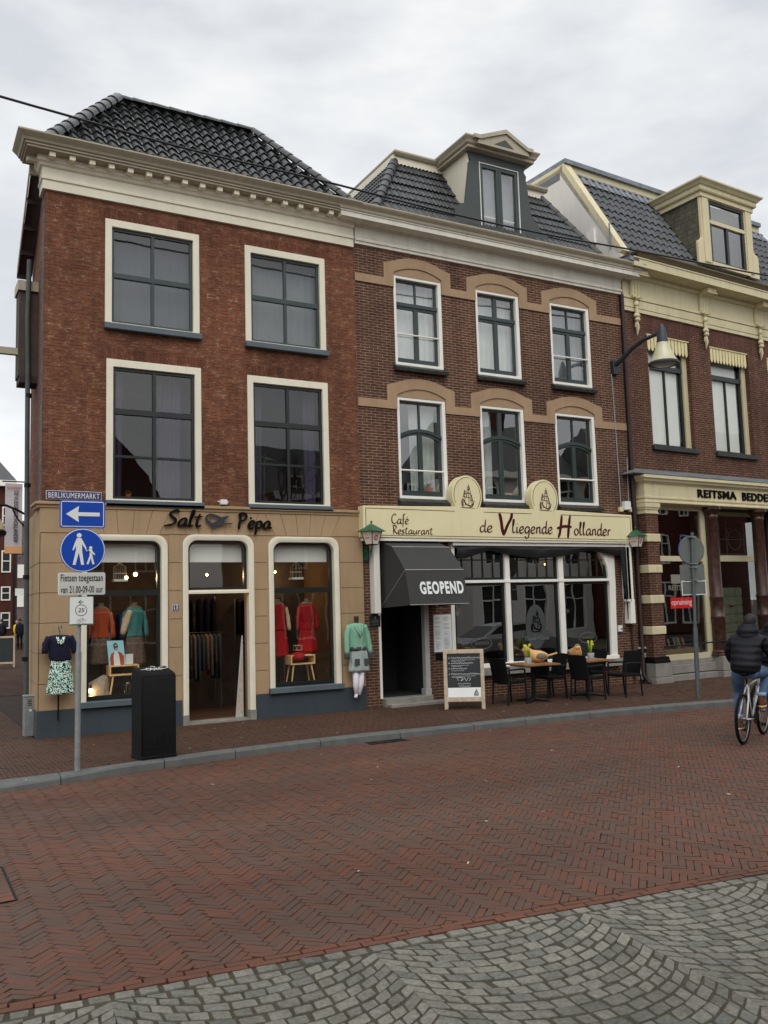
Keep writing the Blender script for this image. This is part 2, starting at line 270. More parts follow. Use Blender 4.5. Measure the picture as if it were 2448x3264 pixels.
M['border'] = island('red_edging_brick', [s(110, 74, 58, .7), s(118, 75, 58, .7), s(100, 70, 58, .7)], bump=.25)
M['pave'] = island('pavement_brick', [s(86, 64, 50, .64), s(94, 66, 50, .64), s(88, 66, 54, .64), s(104, 68, 50, .64)], lo=.82, hi=1.18)
M['cobble'] = island('granite_cobble', [s(100, 99, 92, .76), s(116, 114, 105, .76), s(134, 131, 120, .76), s(108, 108, 102, .76)], lo=.72, hi=1.25, bump=.8, bscale=45, patch=1.5)

# ------------------------------------------------------------------ mesh builder
class MB:
    def __init__(s): s.v = []; s.f = []; s.mi = []; s.cur = 0
    def add(s, vs, fs):
        o = len(s.v); s.v += [tuple(p) for p in vs]; s.f += [tuple(i+o for i in f) for f in fs]; s.mi += [s.cur]*len(fs); return s
    def quad(s, *p): return s.add(p, [tuple(range(len(p)))])
    def box(s, x0, x1, y0, y1, z0, z1):
        return s.add([(x, y, z) for x in (x0, x1) for y in (y0, y1) for z in (z0, z1)],
                     [(0, 1, 3, 2), (4, 6, 7, 5), (0, 4, 5, 1), (2, 3, 7, 6), (0, 2, 6, 4), (1, 5, 7, 3)])
    def prism(s, poly, y0, y1, back=True):
        n = len(poly); fs = [tuple(range(n))]
        if back: fs.append(tuple(range(2*n-1, n-1, -1)))
        fs += [(i, i+n, (i+1) % n+n, (i+1) % n) for i in range(n)]
        return s.add([(x, y0, z) for x, z in poly]+[(x, y1, z) for x, z in poly], fs)
    def prismx(s, poly, x0, x1):
        n = len(poly)
        return s.add([(x0, y, z) for y, z in poly]+[(x1, y, z) for y, z in poly],
                     [tuple(range(n)), tuple(range(2*n-1, n-1, -1))]+[(i, i+n, (i+1) % n+n, (i+1) % n) for i in range(n)])
    def ring(s, outer, inner, y0, y1):
        n = len(outer); vs = [(x, y, z) for P, y in ((outer, y0), (inner, y0), (outer, y1), (inner, y1)) for x, z in P]; fs = []
        for i in range(n):
            j = (i+1) % n; fs += [(i, j, n+j, n+i), (i, 2*n+i, 2*n+j, j), (n+i, n+j, 3*n+j, 3*n+i)]
        return s.add(vs, fs)
    def tube(s, pts, r, n=8, cap=True):
        pts = [Vector(p) for p in pts]; rs = r if isinstance(r, (list, tuple)) else [r]*len(pts); vs = []; fs = []
        prev = None
        for i, p in enumerate(pts):
            d = (pts[min(i+1, len(pts)-1)]-pts[max(i-1, 0)]).normalized()
            if prev is None:
                a = Vector((0, 0, 1)) if abs(d.z) < .9 else Vector((1, 0, 0)); prev = d.cross(a).normalized()
            prev = (prev-d*prev.dot(d)).normalized(); b = d.cross(prev)
            for k in range(n):
                t = 2*math.pi*k/n; vs.append(p+(prev*math.cos(t)+b*math.sin(t))*rs[i])
        for i in range(len(pts)-1):
            for k in range(n): fs.append((i*n+k, i*n+(k+1) % n, (i+1)*n+(k+1) % n, (i+1)*n+k))
        if cap: fs += [tuple(range(n-1, -1, -1)), tuple(range((len(pts)-1)*n, len(pts)*n))]
        return s.add(vs, fs)
    def lathe(s, prof, c=(0, 0), n=16, cap=True):
        vs = [(c[0]+r*math.cos(2*math.pi*k/n), c[1]+r*math.sin(2*math.pi*k/n), z) for r, z in prof for k in range(n)]
        fs = [(i*n+k, i*n+(k+1) % n, (i+1)*n+(k+1) % n, (i+1)*n+k) for i in range(len(prof)-1) for k in range(n)]
        if cap: fs += [tuple(range(n-1, -1, -1)), tuple(range((len(prof)-1)*n, len(prof)*n))]
        return s.add(vs, fs)
    def loft(s, secs, n=14, cap=True):
        """secs: (cx, cy, cz, rx, ry) horizontal ellipses"""
        vs = [(cx+rx*math.cos(2*math.pi*k/n), cy+ry*math.sin(2*math.pi*k/n), cz) for cx, cy, cz, rx, ry in secs for k in range(n)]
        fs = [(i*n+k, i*n+(k+1) % n, (i+1)*n+(k+1) % n, (i+1)*n+k) for i in range(len(secs)-1) for k in range(n)]
        if cap: fs += [tuple(range(n-1, -1, -1)), tuple(range((len(secs)-1)*n, len(secs)*n))]
        return s.add(vs, fs)
    def ball(s, c, r, n=10, m=7):
        rx, ry, rz = r if isinstance(r, tuple) else (r, r, r)
        return s.loft([(c[0], c[1], c[2]-rz*math.cos(math.pi*(i+.02)/(m+.04)), max(1e-3, rx*math.sin(math.pi*(i+.02)/(m+.04))), max(1e-3, ry*math.sin(math.pi*(i+.02)/(m+.04)))) for i in range(m+1)], n)
    def xf(s, mtx, i0=0):
        for i in range(i0, len(s.v)): s.v[i] = tuple(mtx @ Vector(s.v[i]))
        return s
    def join(s, o, y=0):
        n = len(s.v); s.v += o.v; s.f += [tuple(i+n for i in f) for f in o.f]; s.mi += [s.cur]*len(o.f); return s
    def build(s, name, m, parent=None, smooth=False, bevel=0, world=True, uv=True, seg=1):
        me = bpy.data.meshes.new(name); vs = s.v
        if parent is not None and world:
            inv = WM[parent.name].inverted(); vs = [tuple(inv @ Vector(v)) for v in vs]
        me.from_pydata(vs, [], s.f)
        for x in (m if isinstance(m, (list, tuple)) else [m]): me.materials.append(M[x] if isinstance(x, str) else x)
        if isinstance(m, (list, tuple)): me.polygons.foreach_set('material_index', s.mi)
        if bevel or True:
            bm = bmesh.new(); bm.from_mesh(me)
            if len(s.f) < 20000: bmesh.ops.recalc_face_normals(bm, faces=bm.faces)
            if bevel: bmesh.ops.bevel(bm, geom=[e for e in bm.edges if len(e.link_faces) == 2 and e.calc_face_angle(0) > .5], offset=bevel, segments=seg, affect='EDGES', clamp_overlap=True)
            bm.to_mesh(me); bm.free()
        if smooth:
            me.polygons.foreach_set('use_smooth', [True]*len(me.polygons))
            if smooth != 'all': me.set_sharp_from_angle(angle=R(40))
        if uv and len(me.polygons) < 20000:
            l = me.uv_layers.new(name='UVMap'); vv = me.vertices
            for p in me.polygons:
                nx, ny, nz = (abs(c) for c in p.normal)
                for li in p.loop_indices:
                    c = vv[me.loops[li].vertex_index].co
                    l.data[li].uv = (c.x, c.z) if ny >= nx and ny >= nz else ((c.y, c.z) if nx >= nz else (c.x, c.y))
        me.update()
        o = bpy.data.objects.new(name, me); col.objects.link(o)
        WM[o.name] = WM[parent.name].copy() if parent is not None else Matrix.Identity(4)
        if parent is not None: o.parent = parent
        return o
WM = {}
def thing(name, label, cat, loc=(0, 0, 0), rz=0, group=None):
    o = bpy.data.objects.new(name, None); col.objects.link(o); o.location = loc; o.rotation_euler = (0, 0, rz)
    o.empty_display_size = .2; o['label'] = label; o['category'] = cat
    if group: o['group'] = group
    WM[o.name] = Matrix.Translation(loc) @ Matrix.Rotation(rz, 4, 'Z')
    return o
def tag(o, label, cat, group=None):
    o['label'] = label; o['category'] = cat
    if group: o['group'] = group
    return o
def struct(o, kind='structure'): o['kind'] = kind; return o
def dup(root, loc, rz, label, group=None):
    r = root.copy(); col.objects.link(r); r.location = loc; r.rotation_euler = (0, 0, rz); r['label'] = label
    if group: r['group'] = group
    WM[r.name] = Matrix.Translation(loc) @ Matrix.Rotation(rz, 4, 'Z')
    for ch in list(root.children):
        c = ch.copy(); col.objects.link(c); c.parent = r
        for g in list(ch.children):
            d = g.copy(); col.objects.link(d); d.parent = c
    return r
def rot_y(a): return Matrix.Rotation(a, 4, 'Y')

# ------------------------------------------------------------------ lettering
def text_mb(txt, x0, x1, z0, z1, y, bold=0, depth=.01, shear=0, sp=1):
    cu = bpy.data.curves.new('t', 'FONT'); cu.body = txt; cu.size = 1; cu.offset = bold; cu.shear = shear; cu.space_character = sp; cu.resolution_u = 4
    o = bpy.data.objects.new('t', cu); col.objects.link(o); bpy.context.view_layer.update()
    me = bpy.data.meshes.new_from_object(o.evaluated_get(bpy.context.evaluated_depsgraph_get()))
    vs = [v.co.copy() for v in me.vertices]; fs = [tuple(p.vertices) for p in me.polygons]
    eds = {}
    for f in fs:
        for a, b in zip(f, f[1:]+f[:1]): k = (min(a, b), max(a, b)); eds[k] = eds.get(k, 0)+1
    bpy.data.objects.remove(o); bpy.data.curves.remove(cu); bpy.data.meshes.remove(me)
    xa = min(v.x for v in vs); xb = max(v.x for v in vs); za = min(v.y for v in vs); zb = max(v.y for v in vs)
    P = [(x0+(v.x-xa)/(xb-xa)*(x1-x0), z0+(v.y-za)/(zb-za)*(z1-z0)) for v in vs]; n = len(P)
    side = [(a, b, b+n, a+n) for (a, b), c in eds.items() if c == 1]
    return MB().add([(x, y-depth, z) for x, z in P]+[(x, y, z) for x, z in P], fs+side)
def crom(P, k=5):
    if len(P) < 3: return P
    o = []; Q = [P[0]]+list(P)+[P[-1]]
    for i in range(1, len(Q)-2):
        for j in range(k):
            t = j/k; a, b, c, d = Q[i-1:i+3]
            o.append(tuple(.5*((2*b[q])+(-a[q]+c[q])*t+(2*a[q]-5*b[q]+4*c[q]-d[q])*t*t+(-a[q]+3*b[q]-3*c[q]+d[q])*t**3) for q in (0, 1)))
    return o+[P[-1]]
def ribbon(mb, pts, w, y, depth, cal=0, ang=.6, k=5, taper=True):
    P = crom(pts, k); n = len(P)
    if n < 2: return
    A = []; B = []
    for i in range(n):
        a = P[max(i-1, 0)]; b = P[min(i+1, n-1)]; dx, dz = b[0]-a[0], b[1]-a[1]; L = math.hypot(dx, dz) or 1; dx /= L; dz /= L
        ww = w*(1-cal+cal*abs(math.sin(math.atan2(dz, dx)-ang)))*.5
        if taper: ww *= min(1, .55+.45*min(i, n-1-i)/max(1, n*.15))
        A.append((P[i][0]-dz*ww, P[i][1]+dx*ww)); B.append((P[i][0]+dz*ww, P[i][1]-dx*ww))
    vs = [(x, y-depth, z) for x, z in A]+[(x, y-depth, z) for x, z in B]+[(x, y, z) for x, z in A]+[(x, y, z) for x, z in B]
    fs = []
    for i in range(n-1): fs += [(i, i+1, n+i+1, n+i), (i, 2*n+i, 2*n+i+1, i+1), (n+i, n+i+1, 3*n+i+1, 3*n+i)]
    fs += [(0, n, 3*n, 2*n), (n-1, 3*n-1, 4*n-1, 2*n-1)]
    mb.add(vs, fs)
GL = {
 'S': (.56, [[(.58, .86), (.5, 1.0), (.3, .96), (.16, .78), (.24, .6), (.44, .45), (.46, .26), (.3, .1), (.1, .05), (-.08, .0)]]),
 'a': (.5, [[(.42, .44), (.3, .5), (.12, .4), (.03, .18), (.08, .03), (.2, .04), (.34, .2), (.43, .46)], [(.43, .46), (.38, .2), (.42, .03), (.54, .1)]]),
 'l': (.26, [[(.02, .3), (.14, .65), (.2, .95), (.12, .98), (.07, .6), (.05, .2), (.1, .02), (.26, .1)]]),
 't': (.34, [[(.2, .8), (.12, .4), (.1, .12), (.18, .0), (.34, .1)], [(-.02, .6), (.34, .66)]]),
 'P': (.56, [[(.12, .98), (.1, .6), (.06, .3), (.04, -.04)], [(-.02, .84), (.14, 1.0), (.36, .96), (.48, .8), (.4, .6), (.22, .5), (.1, .46)]]),
 'e': (.4, [[(.04, .2), (.22, .24), (.36, .36), (.3, .49), (.16, .46), (.04, .26), (.06, .06), (.2, .0), (.4, .12)]]),
 '`': (.4, [[(.04, .2), (.22, .24), (.36, .36), (.3, .49), (.16, .46), (.04, .26), (.06, .06), (.2, .0), (.4, .12)], [(.1, .74), (.2, .64)]]),
 "'": (.4, [[(.04, .2), (.22, .24), (.36, .36), (.3, .49), (.16, .46), (.04, .26), (.06, .06), (.2, .0), (.4, .12)], [(.18, .6), (.3, .74)]]),
 'p': (.46, [[(.08, .48), (.07, .1), (.02, -.4)], [(.05, .3), (.16, .46), (.34, .46), (.4, .26), (.28, .06), (.1, .04)]]),
 'd': (.48, [[(.38, .42), (.26, .5), (.1, .4), (.03, .18), (.1, .02), (.22, .04), (.36, .22)], [(.46, .98), (.4, .5), (.36, .15), (.42, .01), (.52, .08)]]),
 'i': (.22, [[(.1, .48), (.07, .2), (.08, .03), (.22, .1)], [(.12, .66), (.13, .72)]]),
 'g': (.46, [[(.4, .42), (.26, .5), (.1, .4), (.04, .2), (.1, .04), (.24, .06), (.38, .26)], [(.42, .48), (.38, .1), (.3, -.28), (.12, -.36), (.02, -.22)]]),
 'n': (.46, [[(.1, .48), (.08, .2), (.05, .0)], [(.08, .26), (.2, .45), (.34, .46), (.34, .24), (.34, .04), (.46, .1)]]),
 'r': (.34, [[(.1, .48), (.08, .2), (.05, .0)], [(.08, .24), (.18, .42), (.34, .46)]]),
 'o': (.44, [[(.24, .49), (.1, .42), (.03, .22), (.12, .02), (.28, .04), (.38, .24), (.32, .44), (.22, .49)]]),
 'f': (.28, [[(.34, .96), (.24, 1.0), (.16, .8), (.12, .3), (.06, -.3)], [(0, .48), (.28, .5)]]),
 's': (.34, [[(.3, .42), (.2, .5), (.08, .42), (.12, .28), (.26, .2), (.24, .04), (.1, .0), (.0, .06)]]),
 'u': (.48, [[(.08, .48), (.05, .2), (.12, .02), (.26, .06), (.38, .3), (.42, .48)], [(.42, .48), (.38, .2), (.4, .03), (.5, .1)]]),
 'V': (.62, [[(.02, .98), (.08, .7), (.12, .3), (.18, .0)], [(.18, .0), (.36, .42), (.56, .78), (.6, 1.0)]]),
 'H': (.72, [[(.22, 1.0), (.16, .6), (.08, .2), (.0, .02)], [(.62, 1.02), (.54, .6), (.5, .3), (.46, .0)], [(-.04, .42), (.3, .52), (.66, .5)]]),
 'C': (.58, [[(.52, .84), (.4, .98), (.2, .9), (.05, .6), (.06, .25), (.22, .02), (.42, .06), (.56, .2)]]),
 'R': (.52, [[(.1, .96), (.1, .5), (.08, .0)], [(-.02, .92), (.2, 1.0), (.4, .9), (.36, .64), (.12, .5)], [(.14, .5), (.3, .24), (.5, .0)]]),
 ' ': (.3, [])}
def script_mb(txt, x0, x1, z0, h, w, y, depth=.012, cal=.45, slant=.0, mb=None):
    """z0 baseline, h cap height; fits the line of glyphs into x0..x1"""
    tot = sum(GL[c][0]+.05 for c in txt); sx_ = (x1-x0)/tot; mb = mb or MB(); x = 0; k = 0
    for c in txt:
        for st in GL[c][1]:
            ribbon(mb, [(x0+(x+px)*sx_+slant*pz*h, z0+pz*h) for px, pz in st], w, y-.0006*(k % 5), depth, cal); k += 1
        x += GL[c][0]+.05
    return mb

# ------------------------------------------------------------------ shared building pieces
def wall_mb(mb, x0, x1, z0, z1, holes, y=0, depth=.28):
    """front sheet with rectangular openings and their reveals"""
    xs = sorted({x0, x1, *[h[0] for h in holes], *[h[1] for h in holes]}); zs = sorted({z0, z1, *[h[2] for h in holes], *[h[3] for h in holes]})
    xs = [x for x in xs if x0 <= x <= x1]; zs = [z for z in zs if z0 <= z <= z1]
    for a, b in zip(xs, xs[1:]):
        for c, d in zip(zs, zs[1:]):
            mx, mz = (a+b)/2, (c+d)/2
            if any(h[0] < mx < h[1] and h[2] < mz < h[3] for h in holes): continue
            mb.quad((a, y, c), (b, y, c), (b, y, d), (a, y, d))
    for h in holes:
        a, b, c, d = h[:4]; Y = y+depth
        mb.quad((a, y, c), (a, y, d), (a, Y, d), (a, Y, c)); mb.quad((b, y, c), (b, Y, c), (b, Y, d), (b, y, d))
        mb.quad((a, y, d), (b, y, d), (b, Y, d), (a, Y, d)); mb.quad((a, y, c), (a, Y, c), (b, Y, c), (b, y, c))
    return mb
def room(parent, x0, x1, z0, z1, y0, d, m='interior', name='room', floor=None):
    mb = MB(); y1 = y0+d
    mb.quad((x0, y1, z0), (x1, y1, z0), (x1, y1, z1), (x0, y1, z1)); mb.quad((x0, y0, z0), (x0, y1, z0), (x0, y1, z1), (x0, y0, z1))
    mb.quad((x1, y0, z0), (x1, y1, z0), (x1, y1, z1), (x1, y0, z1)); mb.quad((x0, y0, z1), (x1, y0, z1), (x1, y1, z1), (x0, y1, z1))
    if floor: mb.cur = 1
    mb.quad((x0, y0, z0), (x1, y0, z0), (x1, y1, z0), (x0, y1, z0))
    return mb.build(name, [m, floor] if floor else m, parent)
def curtain_mb(x0, x1, z0, z1, y, amp=.025, wl=.09, gather=0):
    n = max(6, int((x1-x0)/wl*6)); mb = MB(); vs = []
    for i in range(n+1):
        t = i/n; x = x0+(x1-x0)*t
        yy = y+amp*math.sin(2*math.pi*t*(x1-x0)/wl)+amp*.4*math.sin(7*t+x0*9)
        vs += [(x, yy, z1), (x+gather*(.5-t), yy, z0)]
    return mb.add(vs, [(2*i, 2*i+2, 2*i+3, 2*i+1) for i in range(n)])
def rect(x0, x1, z0, z1): return [(x0, z0), (x1, z0), (x1, z1), (x0, z1)]
def rrect(x0, x1, z0, z1, r, n=6):
    """rectangle with round top corners"""
    P = [(x0, z0), (x1, z0)]
    for i in range(n+1): a = math.pi/2*i/n; P.append((x1-r+r*math.cos(a), z1-r+r*math.sin(a)))
    for i in range(n+1): a = math.pi/2*(1+i/n); P.append((x0+r+r*math.cos(a), z1-r+r*math.sin(a)))
    return P
def mould(mb, prof, x0, x1, ret0=None, ret1=None):
    """profile (y,z) swept along x with mitred returns: ret = depth Y the return runs back to"""
    n = len(prof); vs = []; rows = []
    def row(x, yy): rows.append([(x(p), yy(p), p[1]) for p in prof])
    if ret0 is not None: rows.append([(x0+p[0], ret0, p[1]) for p in prof])
    rows.append([(x0+(p[0] if ret0 is not None else 0), p[0], p[1]) for p in prof])
    rows.append([(x1-(p[0] if ret1 is not None else 0), p[0], p[1]) for p in prof])
    if ret1 is not None: rows.append([(x1-p[0], ret1, p[1]) for p in prof])
    for r in rows: vs += r
    fs = [(i*n+j, i*n+j+1, (i+1)*n+j+1, (i+1)*n+j) for i in range(len(rows)-1) for j in range(n-1)]
    fs += [tuple(range(n)), tuple(range(len(vs)-1, len(vs)-n-1, -1))]
    return mb.add(vs, fs)
def tiles_mb(o, ux, us, W_, L_, fl, fr, pitch=.21, course=.27, amp=.028, lift=.03, prof='s', thick=0):
    """pantiles: o eave corner, ux along the eave, us up the slope, fl/fr left and right limits as functions of slope distance"""
    o = Vector(o); ux = Vector(ux).normalized(); us = Vector(us).normalized(); nn = ux.cross(us).normalized()
    if nn.z < 0: nn = -nn
    mb = MB(); nc = int(math.ceil(L_/course)); k = 8; na = int(W_/pitch*k)
    def hgt(a):
        t = (a/pitch) % 1
        if prof == 's': return amp*(math.sin(2*math.pi*t)+.35*math.sin(4*math.pi*t+.6))
        return amp*(1 if t < .18 else (.2 if t < .5 else (.9 if t < .66 else .15)))
    for r in range(nc):
        s0 = r*course; s1 = min(L_, s0+course*1.0); sm = (s0+s1)/2; dx = random.uniform(-.006, .006)
        a0 = fl(sm); a1 = fr(sm); vs = []; fs = []; i0 = int(a0/pitch*k); i1 = int(math.ceil(a1/pitch*k)); c = 0
        for i in range(i0, i1+1):
            a = min(max(i*pitch/k, a0), a1); h = hgt(a)+dx
            al0 = min(max(a, fl(s0)), fr(s0)); al1 = min(max(a, fl(s1)), fr(s1))
            vs += [o+ux*al0+us*s0+nn*(h+lift-.02), o+ux*al0+us*(s0)+nn*(h+lift), o+ux*al1+us*s1+nn*(h+.002)]; c += 1
        for i in range(c-1): fs += [(3*i, 3*i+3, 3*i+4, 3*i+1), (3*i+1, 3*i+4, 3*i+5, 3*i+2)]
        mb.add(vs, fs)
    return mb
def ridge_tiles_mb(p0, p1, r=.11, course=.3, n=8, upv=(0, 0, 1)):
    p0 = Vector(p0); p1 = Vector(p1); d = (p1-p0); L = d.length; d.normalize(); a = d.cross(Vector(upv)).normalized(); b = a.cross(d).normalized(); mb = MB()
    if b.z < 0: b = -b
    k = max(1, int(L/course)); c = L/k
    for i in range(k):
        vs = []
        for t, rr in ((i*c-.03, r*1.12), ((i+1)*c, r*.95)):
            for j in range(n+1):
                th = math.pi*j/n; vs.append(p0+d*t+a*math.cos(th)*rr+b*(math.sin(th)*rr-.02))
            for j in range(n+1):
                th = math.pi*j/n; vs.append(p0+d*t+a*math.cos(th)*(rr-.018)+b*(math.sin(th)*(rr-.018)-.02))
        m = 2*(n+1); fs = [(j, j+1, m+j+1, m+j) for j in range(n)]+[(j, n+1+j, n+2+j, j+1) for j in range(n)]+[(m+j, m+j+1, m+n+2+j, m+n+1+j) for j in range(n)]
        mb.add(vs, fs)
    return mb
# ================================================================== GROUND
def sheet(name, pts, z, m):
    mb = MB(); mb.quad(*[(x, y, z) for x, y in pts]); return struct(mb.build(name, m))
sheet('ground', [(-400, -400), (400, -400), (400, 400), (-400, 400)], -.16, 'asph')
sheet('road_bed', [(-40, -10.2+4.7), (-40, -2.8), (60, -2.8), (60, -17.3), (60, -18), (-40, -8.5)], -.13, 'asph')
KERB = [(-6, -3.9), (1.0, -3.78), (1.75, -3.74), (2.69, -3.5), (3.89, -3.28), (5.18, -3.14), (6.52, -3.12), (7.66, -3.18), (8.67, -3.2), (10.07, -3.22), (11.57, -3.34), (12.9, -3.5), (14.4, -3.78), (20, -5.0), (34, -8.5)]
def kerb_y(x):
    for (a, b), (c, d) in zip(KERB, KERB[1:]):
        if a <= x <= c: return b+(d-b)*(x-a)/(c-a)
    return KERB[-1][1]
def bord_y(x): return -10.12-.118*x
def clip(P, f):
    o = []
    for i in range(len(P)):
        a, b = P[i], P[(i+1) % len(P)]; fa, fb = f(a), f(b)
        if fa >= 0: o.append(a)
        if fa*fb < 0: t = fa/(fa-fb); o.append((a[0]+(b[0]-a[0])*t, a[1]+(b[1]-a[1])*t))
    return o
def area(P): return abs(sum(a[0]*b[1]-a[1]*b[0] for a, b in zip(P, P[1:]+P[:1])))/2
def stone(mb, P, z, ins=.003, h=.02, crown=0):
    n = len(P); cx = sum(p[0] for p in P)/n; cy = sum(p[1] for p in P)/n; tx, ty = random.gauss(0, .004), random.gauss(0, .004)
    def zz(x, y): return z+(x-cx)*tx*4+(y-cy)*ty*4
    vs = [(x, y, zz(x, y)-h) for x, y in P]
    for k, dz in ((1, .35*ins),):
        ring = []
        for x, y in P:
            dx, dy = cx-x, cy-y; L = math.hypot(dx, dy) or 1; q = min(ins*1.4, L*.4); ring.append((x+dx/L*q, y+dy/L*q, zz(x, y)))
        vs += ring
    if crown:
        vs.append((cx+random.uniform(-.01, .01), cy+random.uniform(-.01, .01), z+crown))
        fs = [(n+i, n+(i+1) % n, 2*n) for i in range(n)]
        for i in range(n): vs[i] = (vs[i][0], vs[i][1], vs[i][2]); vs[n+i] = (vs[n+i][0], vs[n+i][1], vs[n+i][2]-crown*.25)
    else: fs = [tuple(range(n, 2*n))]
    mb.add(vs, [(i, (i+1) % n, n+(i+1) % n, n+i) for i in range(n)]+fs)
def inview(x, y, m=2.2):
    """keeps the separate stones to what the photograph or a step aside can see"""
    dx, dy = x, y+15.449; d = math.hypot(dx, dy); a = math.atan2(dx, dy)
    return R(5.6)-m/max(d, 1) < a < R(52.6)+m/max(d, 1) and d > 3.4
RZ = -.10
mb = MB(); Lb, Wb, g = .232, .0565, .002; c45 = math.sqrt(.5)
for i in range(-330, 330):
    for j in range(-60, 60):
        ox, oy = i*Wb+j*Lb, i*Wb-j*Lb
        for hx in (0, 1):
            q = [(ox+g/2, oy+g/2), (ox+Lb-g/2, oy+g/2), (ox+Lb-g/2, oy+Wb-g/2), (ox+g/2, oy+Wb-g/2)] if hx == 0 else \
                [(ox+Lb+g/2, oy+Wb-Lb+g/2), (ox+Lb+Wb-g/2, oy+Wb-Lb+g/2), (ox+Lb+Wb-g/2, oy+Wb-g/2), (ox+Lb+g/2, oy+Wb-g/2)]
            P = [((x-y)*c45+9, (x+y)*c45-7) for x, y in q]; cx, cy = (P[0][0]+P[2][0])/2, (P[0][1]+P[2][1])/2
            if not (-3 < cx < 18): continue
            if cy > kerb_y(cx)+.1 or cy < bord_y(cx)-.1 or not inview(cx, cy): continue
            P = [(x+random.gauss(0, .0012), y+random.gauss(0, .0012)) for x, y in P]
            P = clip(P, lambda p: p[1]-bord_y(p[0])-.128)
            if len(P) > 2: P = clip(P, lambda p: kerb_y(p[0])-.075-p[1])
            if len(P) > 2 and area(P) > .0012: stone(mb, P, RZ+random.gauss(0, .0012)+.012*math.sin(cx*.9)*math.sin(cy*1.1)*0)
struct(mb.build('road', 'klinker', uv=False))
mb = MB(); x = -3
ang = math.atan(-.118); ca, sa = math.cos(ang), math.sin(ang)
for row in (0, 1):                                            # two edging courses along the cobbles
    t = -3+.11*row
    while t < 16:
        L0 = .226+random.uniform(-.004, .004); v0 = .008+row*.06; v1 = v0+.055
        P = [(t*ca-v*sa, -10.12+t*sa+v*ca) for t, v in ((t, v0), (t+L0, v0), (t+L0, v1), (t, v1))]
        if inview(P[0][0], P[0][1]): stone(mb, P, RZ+random.gauss(0, .001)-.001)
        t += L0+.006
x = -3
while x < 19:                                                 # stretcher course in the channel beside the kerb
    P = [(x, kerb_y(x)-.072), (x+.225, kerb_y(x+.225)-.072), (x+.225, kerb_y(x+.225)-.014), (x, kerb_y(x)-.014)]
    if inview(x, P[0][1]): stone(mb, P[::-1], RZ-.004+random.gauss(0, .001))
    x += .23
struct(mb.build('road_edging', 'border', uv=False))
sheet('cobble_bed', [(-6, -9.42), (-6, -30), (40, -30), (40, -14.85)], RZ-.006, 'joint')
# cobbles in segmental arcs
mb = MB(); CW, CR, ch, cl = 1.5, 1.08, .102, .126
def cob(u, v):
    x = u*ca-v*sa; y = -10.12+u*sa+v*ca
    return x, y
t = -2
while t < 14:
    L0 = random.uniform(.105, .135)
    P = [(t, -.005), (t+L0, -.005), (t+L0+random.uniform(-.01, .01), -.1), (t+random.uniform(-.01, .01), -.1)]
    P = [cob(*p) for p in P[::-1]]
    if inview(P[0][0], P[0][1], 1.5): stone(mb, P, RZ+random.gauss(0, .002), .009, .03, .003)
    t += L0+.011
for c_ in range(-2, 10):
    for r_ in range(-12, 60):
        half = math.asin(CW/2/CR); n = int(2*half*CR/cl); 
        for k in range(n):
            a0 = -half+2*half*k/n+(.028*math.sin(k*7+r_*3) if k else -.012); a1 = -half+2*half*(k+1)/n+(.028*math.sin((k+1)*7+r_*3) if k < n-1 else .012)
            g_ = .005/CR; a0 += g_; a1 -= g_; off = -r_*ch
            def pt(a, rad): return (c_*CW+.35+rad*math.sin(a)*1.0, off-rad*math.cos(a)+CR*math.cos(half)+random.gauss(0, .003))
            hh = ch*math.cos((a0+a1)/2)
            P = []
            for a, rd in ((a0, 0), (a1, 0), (a1, 1), (a0, 1)):
                q = pt(a, CR); P.append((q[0]+random.gauss(0, .0035), q[1]-(ch-.009)*rd+random.gauss(0, .0035)))
            if max(p[1] for p in P) > -.1 and min(p[1] for p in P) < -.13: P = clip(P, lambda p: -.112-p[1])
            elif max(p[1] for p in P) > -.1: continue
            if len(P) < 3 or area(P) < .002: continue
            cut = []
            for i in range(len(P)):                           # knock the corners off
                a, b, c2 = P[i-1], P[i], P[(i+1) % len(P)]
                e = random.uniform(.04, .11); cut += [(b[0]+(a[0]-b[0])*e, b[1]+(a[1]-b[1])*e), (b[0]+(c2[0]-b[0])*e, b[1]+(c2[1]-b[1])*e)]
            W2 = [cob(*p) for p in cut]
            if W2[0][1] < -16 or not inview(W2[0][0], W2[0][1], 1.2): continue
            stone(mb, W2[::-1], RZ+random.gauss(0, .0016), .005, .03, .0025)
struct(mb.build('cobbles', 'cobble', uv=False))
# pavement, kerb, gully
sheet('pavement_bed', [(-40, -3.6), (2.0, -3.6), (5, -3.0), (10, -3.0), (14.4, -3.6), (22, -5.3), (40, -9.5), (40, 3), (15.3, .25), (15, .5), (2.4, .5), (2.4, 2), (9, 60), (4, 60), (-40, 1)], -.017, 'asph')
mb = MB()
def fac_y(x): return .0 if x < 15.3 else (x-15.3)*.061
j = 0; x = -2.0
while x < 19:
    y = -5.2+(.0 if j % 2 else .105)
    while y < .4 if x > 2.1 else y < 9:
        P = [(x+.002, y), (x+.0555, y), (x+.0555, y+.208), (x+.002, y+.208)]
        P = [(a+random.gauss(0, .001), b+random.gauss(0, .001)) for a, b in P]
        P = clip(P, lambda p: p[1]-kerb_y(p[0])-.315)
        if len(P) > 2 and x > 2.05: P = clip(P, lambda p: fac_y(p[0])-p[1])
        if len(P) > 2 and area(P) > .0015 and inview(x, y, 1.6): stone(mb, P, random.gauss(0, .0012))
        y += .2125
    x += .058; j += 1
for row in (0, 1):
    x = -3+row*.1
    while x < 19:
        v = .197+row*.058
        P = [(x, kerb_y(x)+v), (x+.205, kerb_y(x+.205)+v), (x+.205, kerb_y(x+.205)+v+.053), (x, kerb_y(x)+v+.053)]
        if inview(x, P[0][1]): stone(mb, P, random.gauss(0, .001))
        x += .21
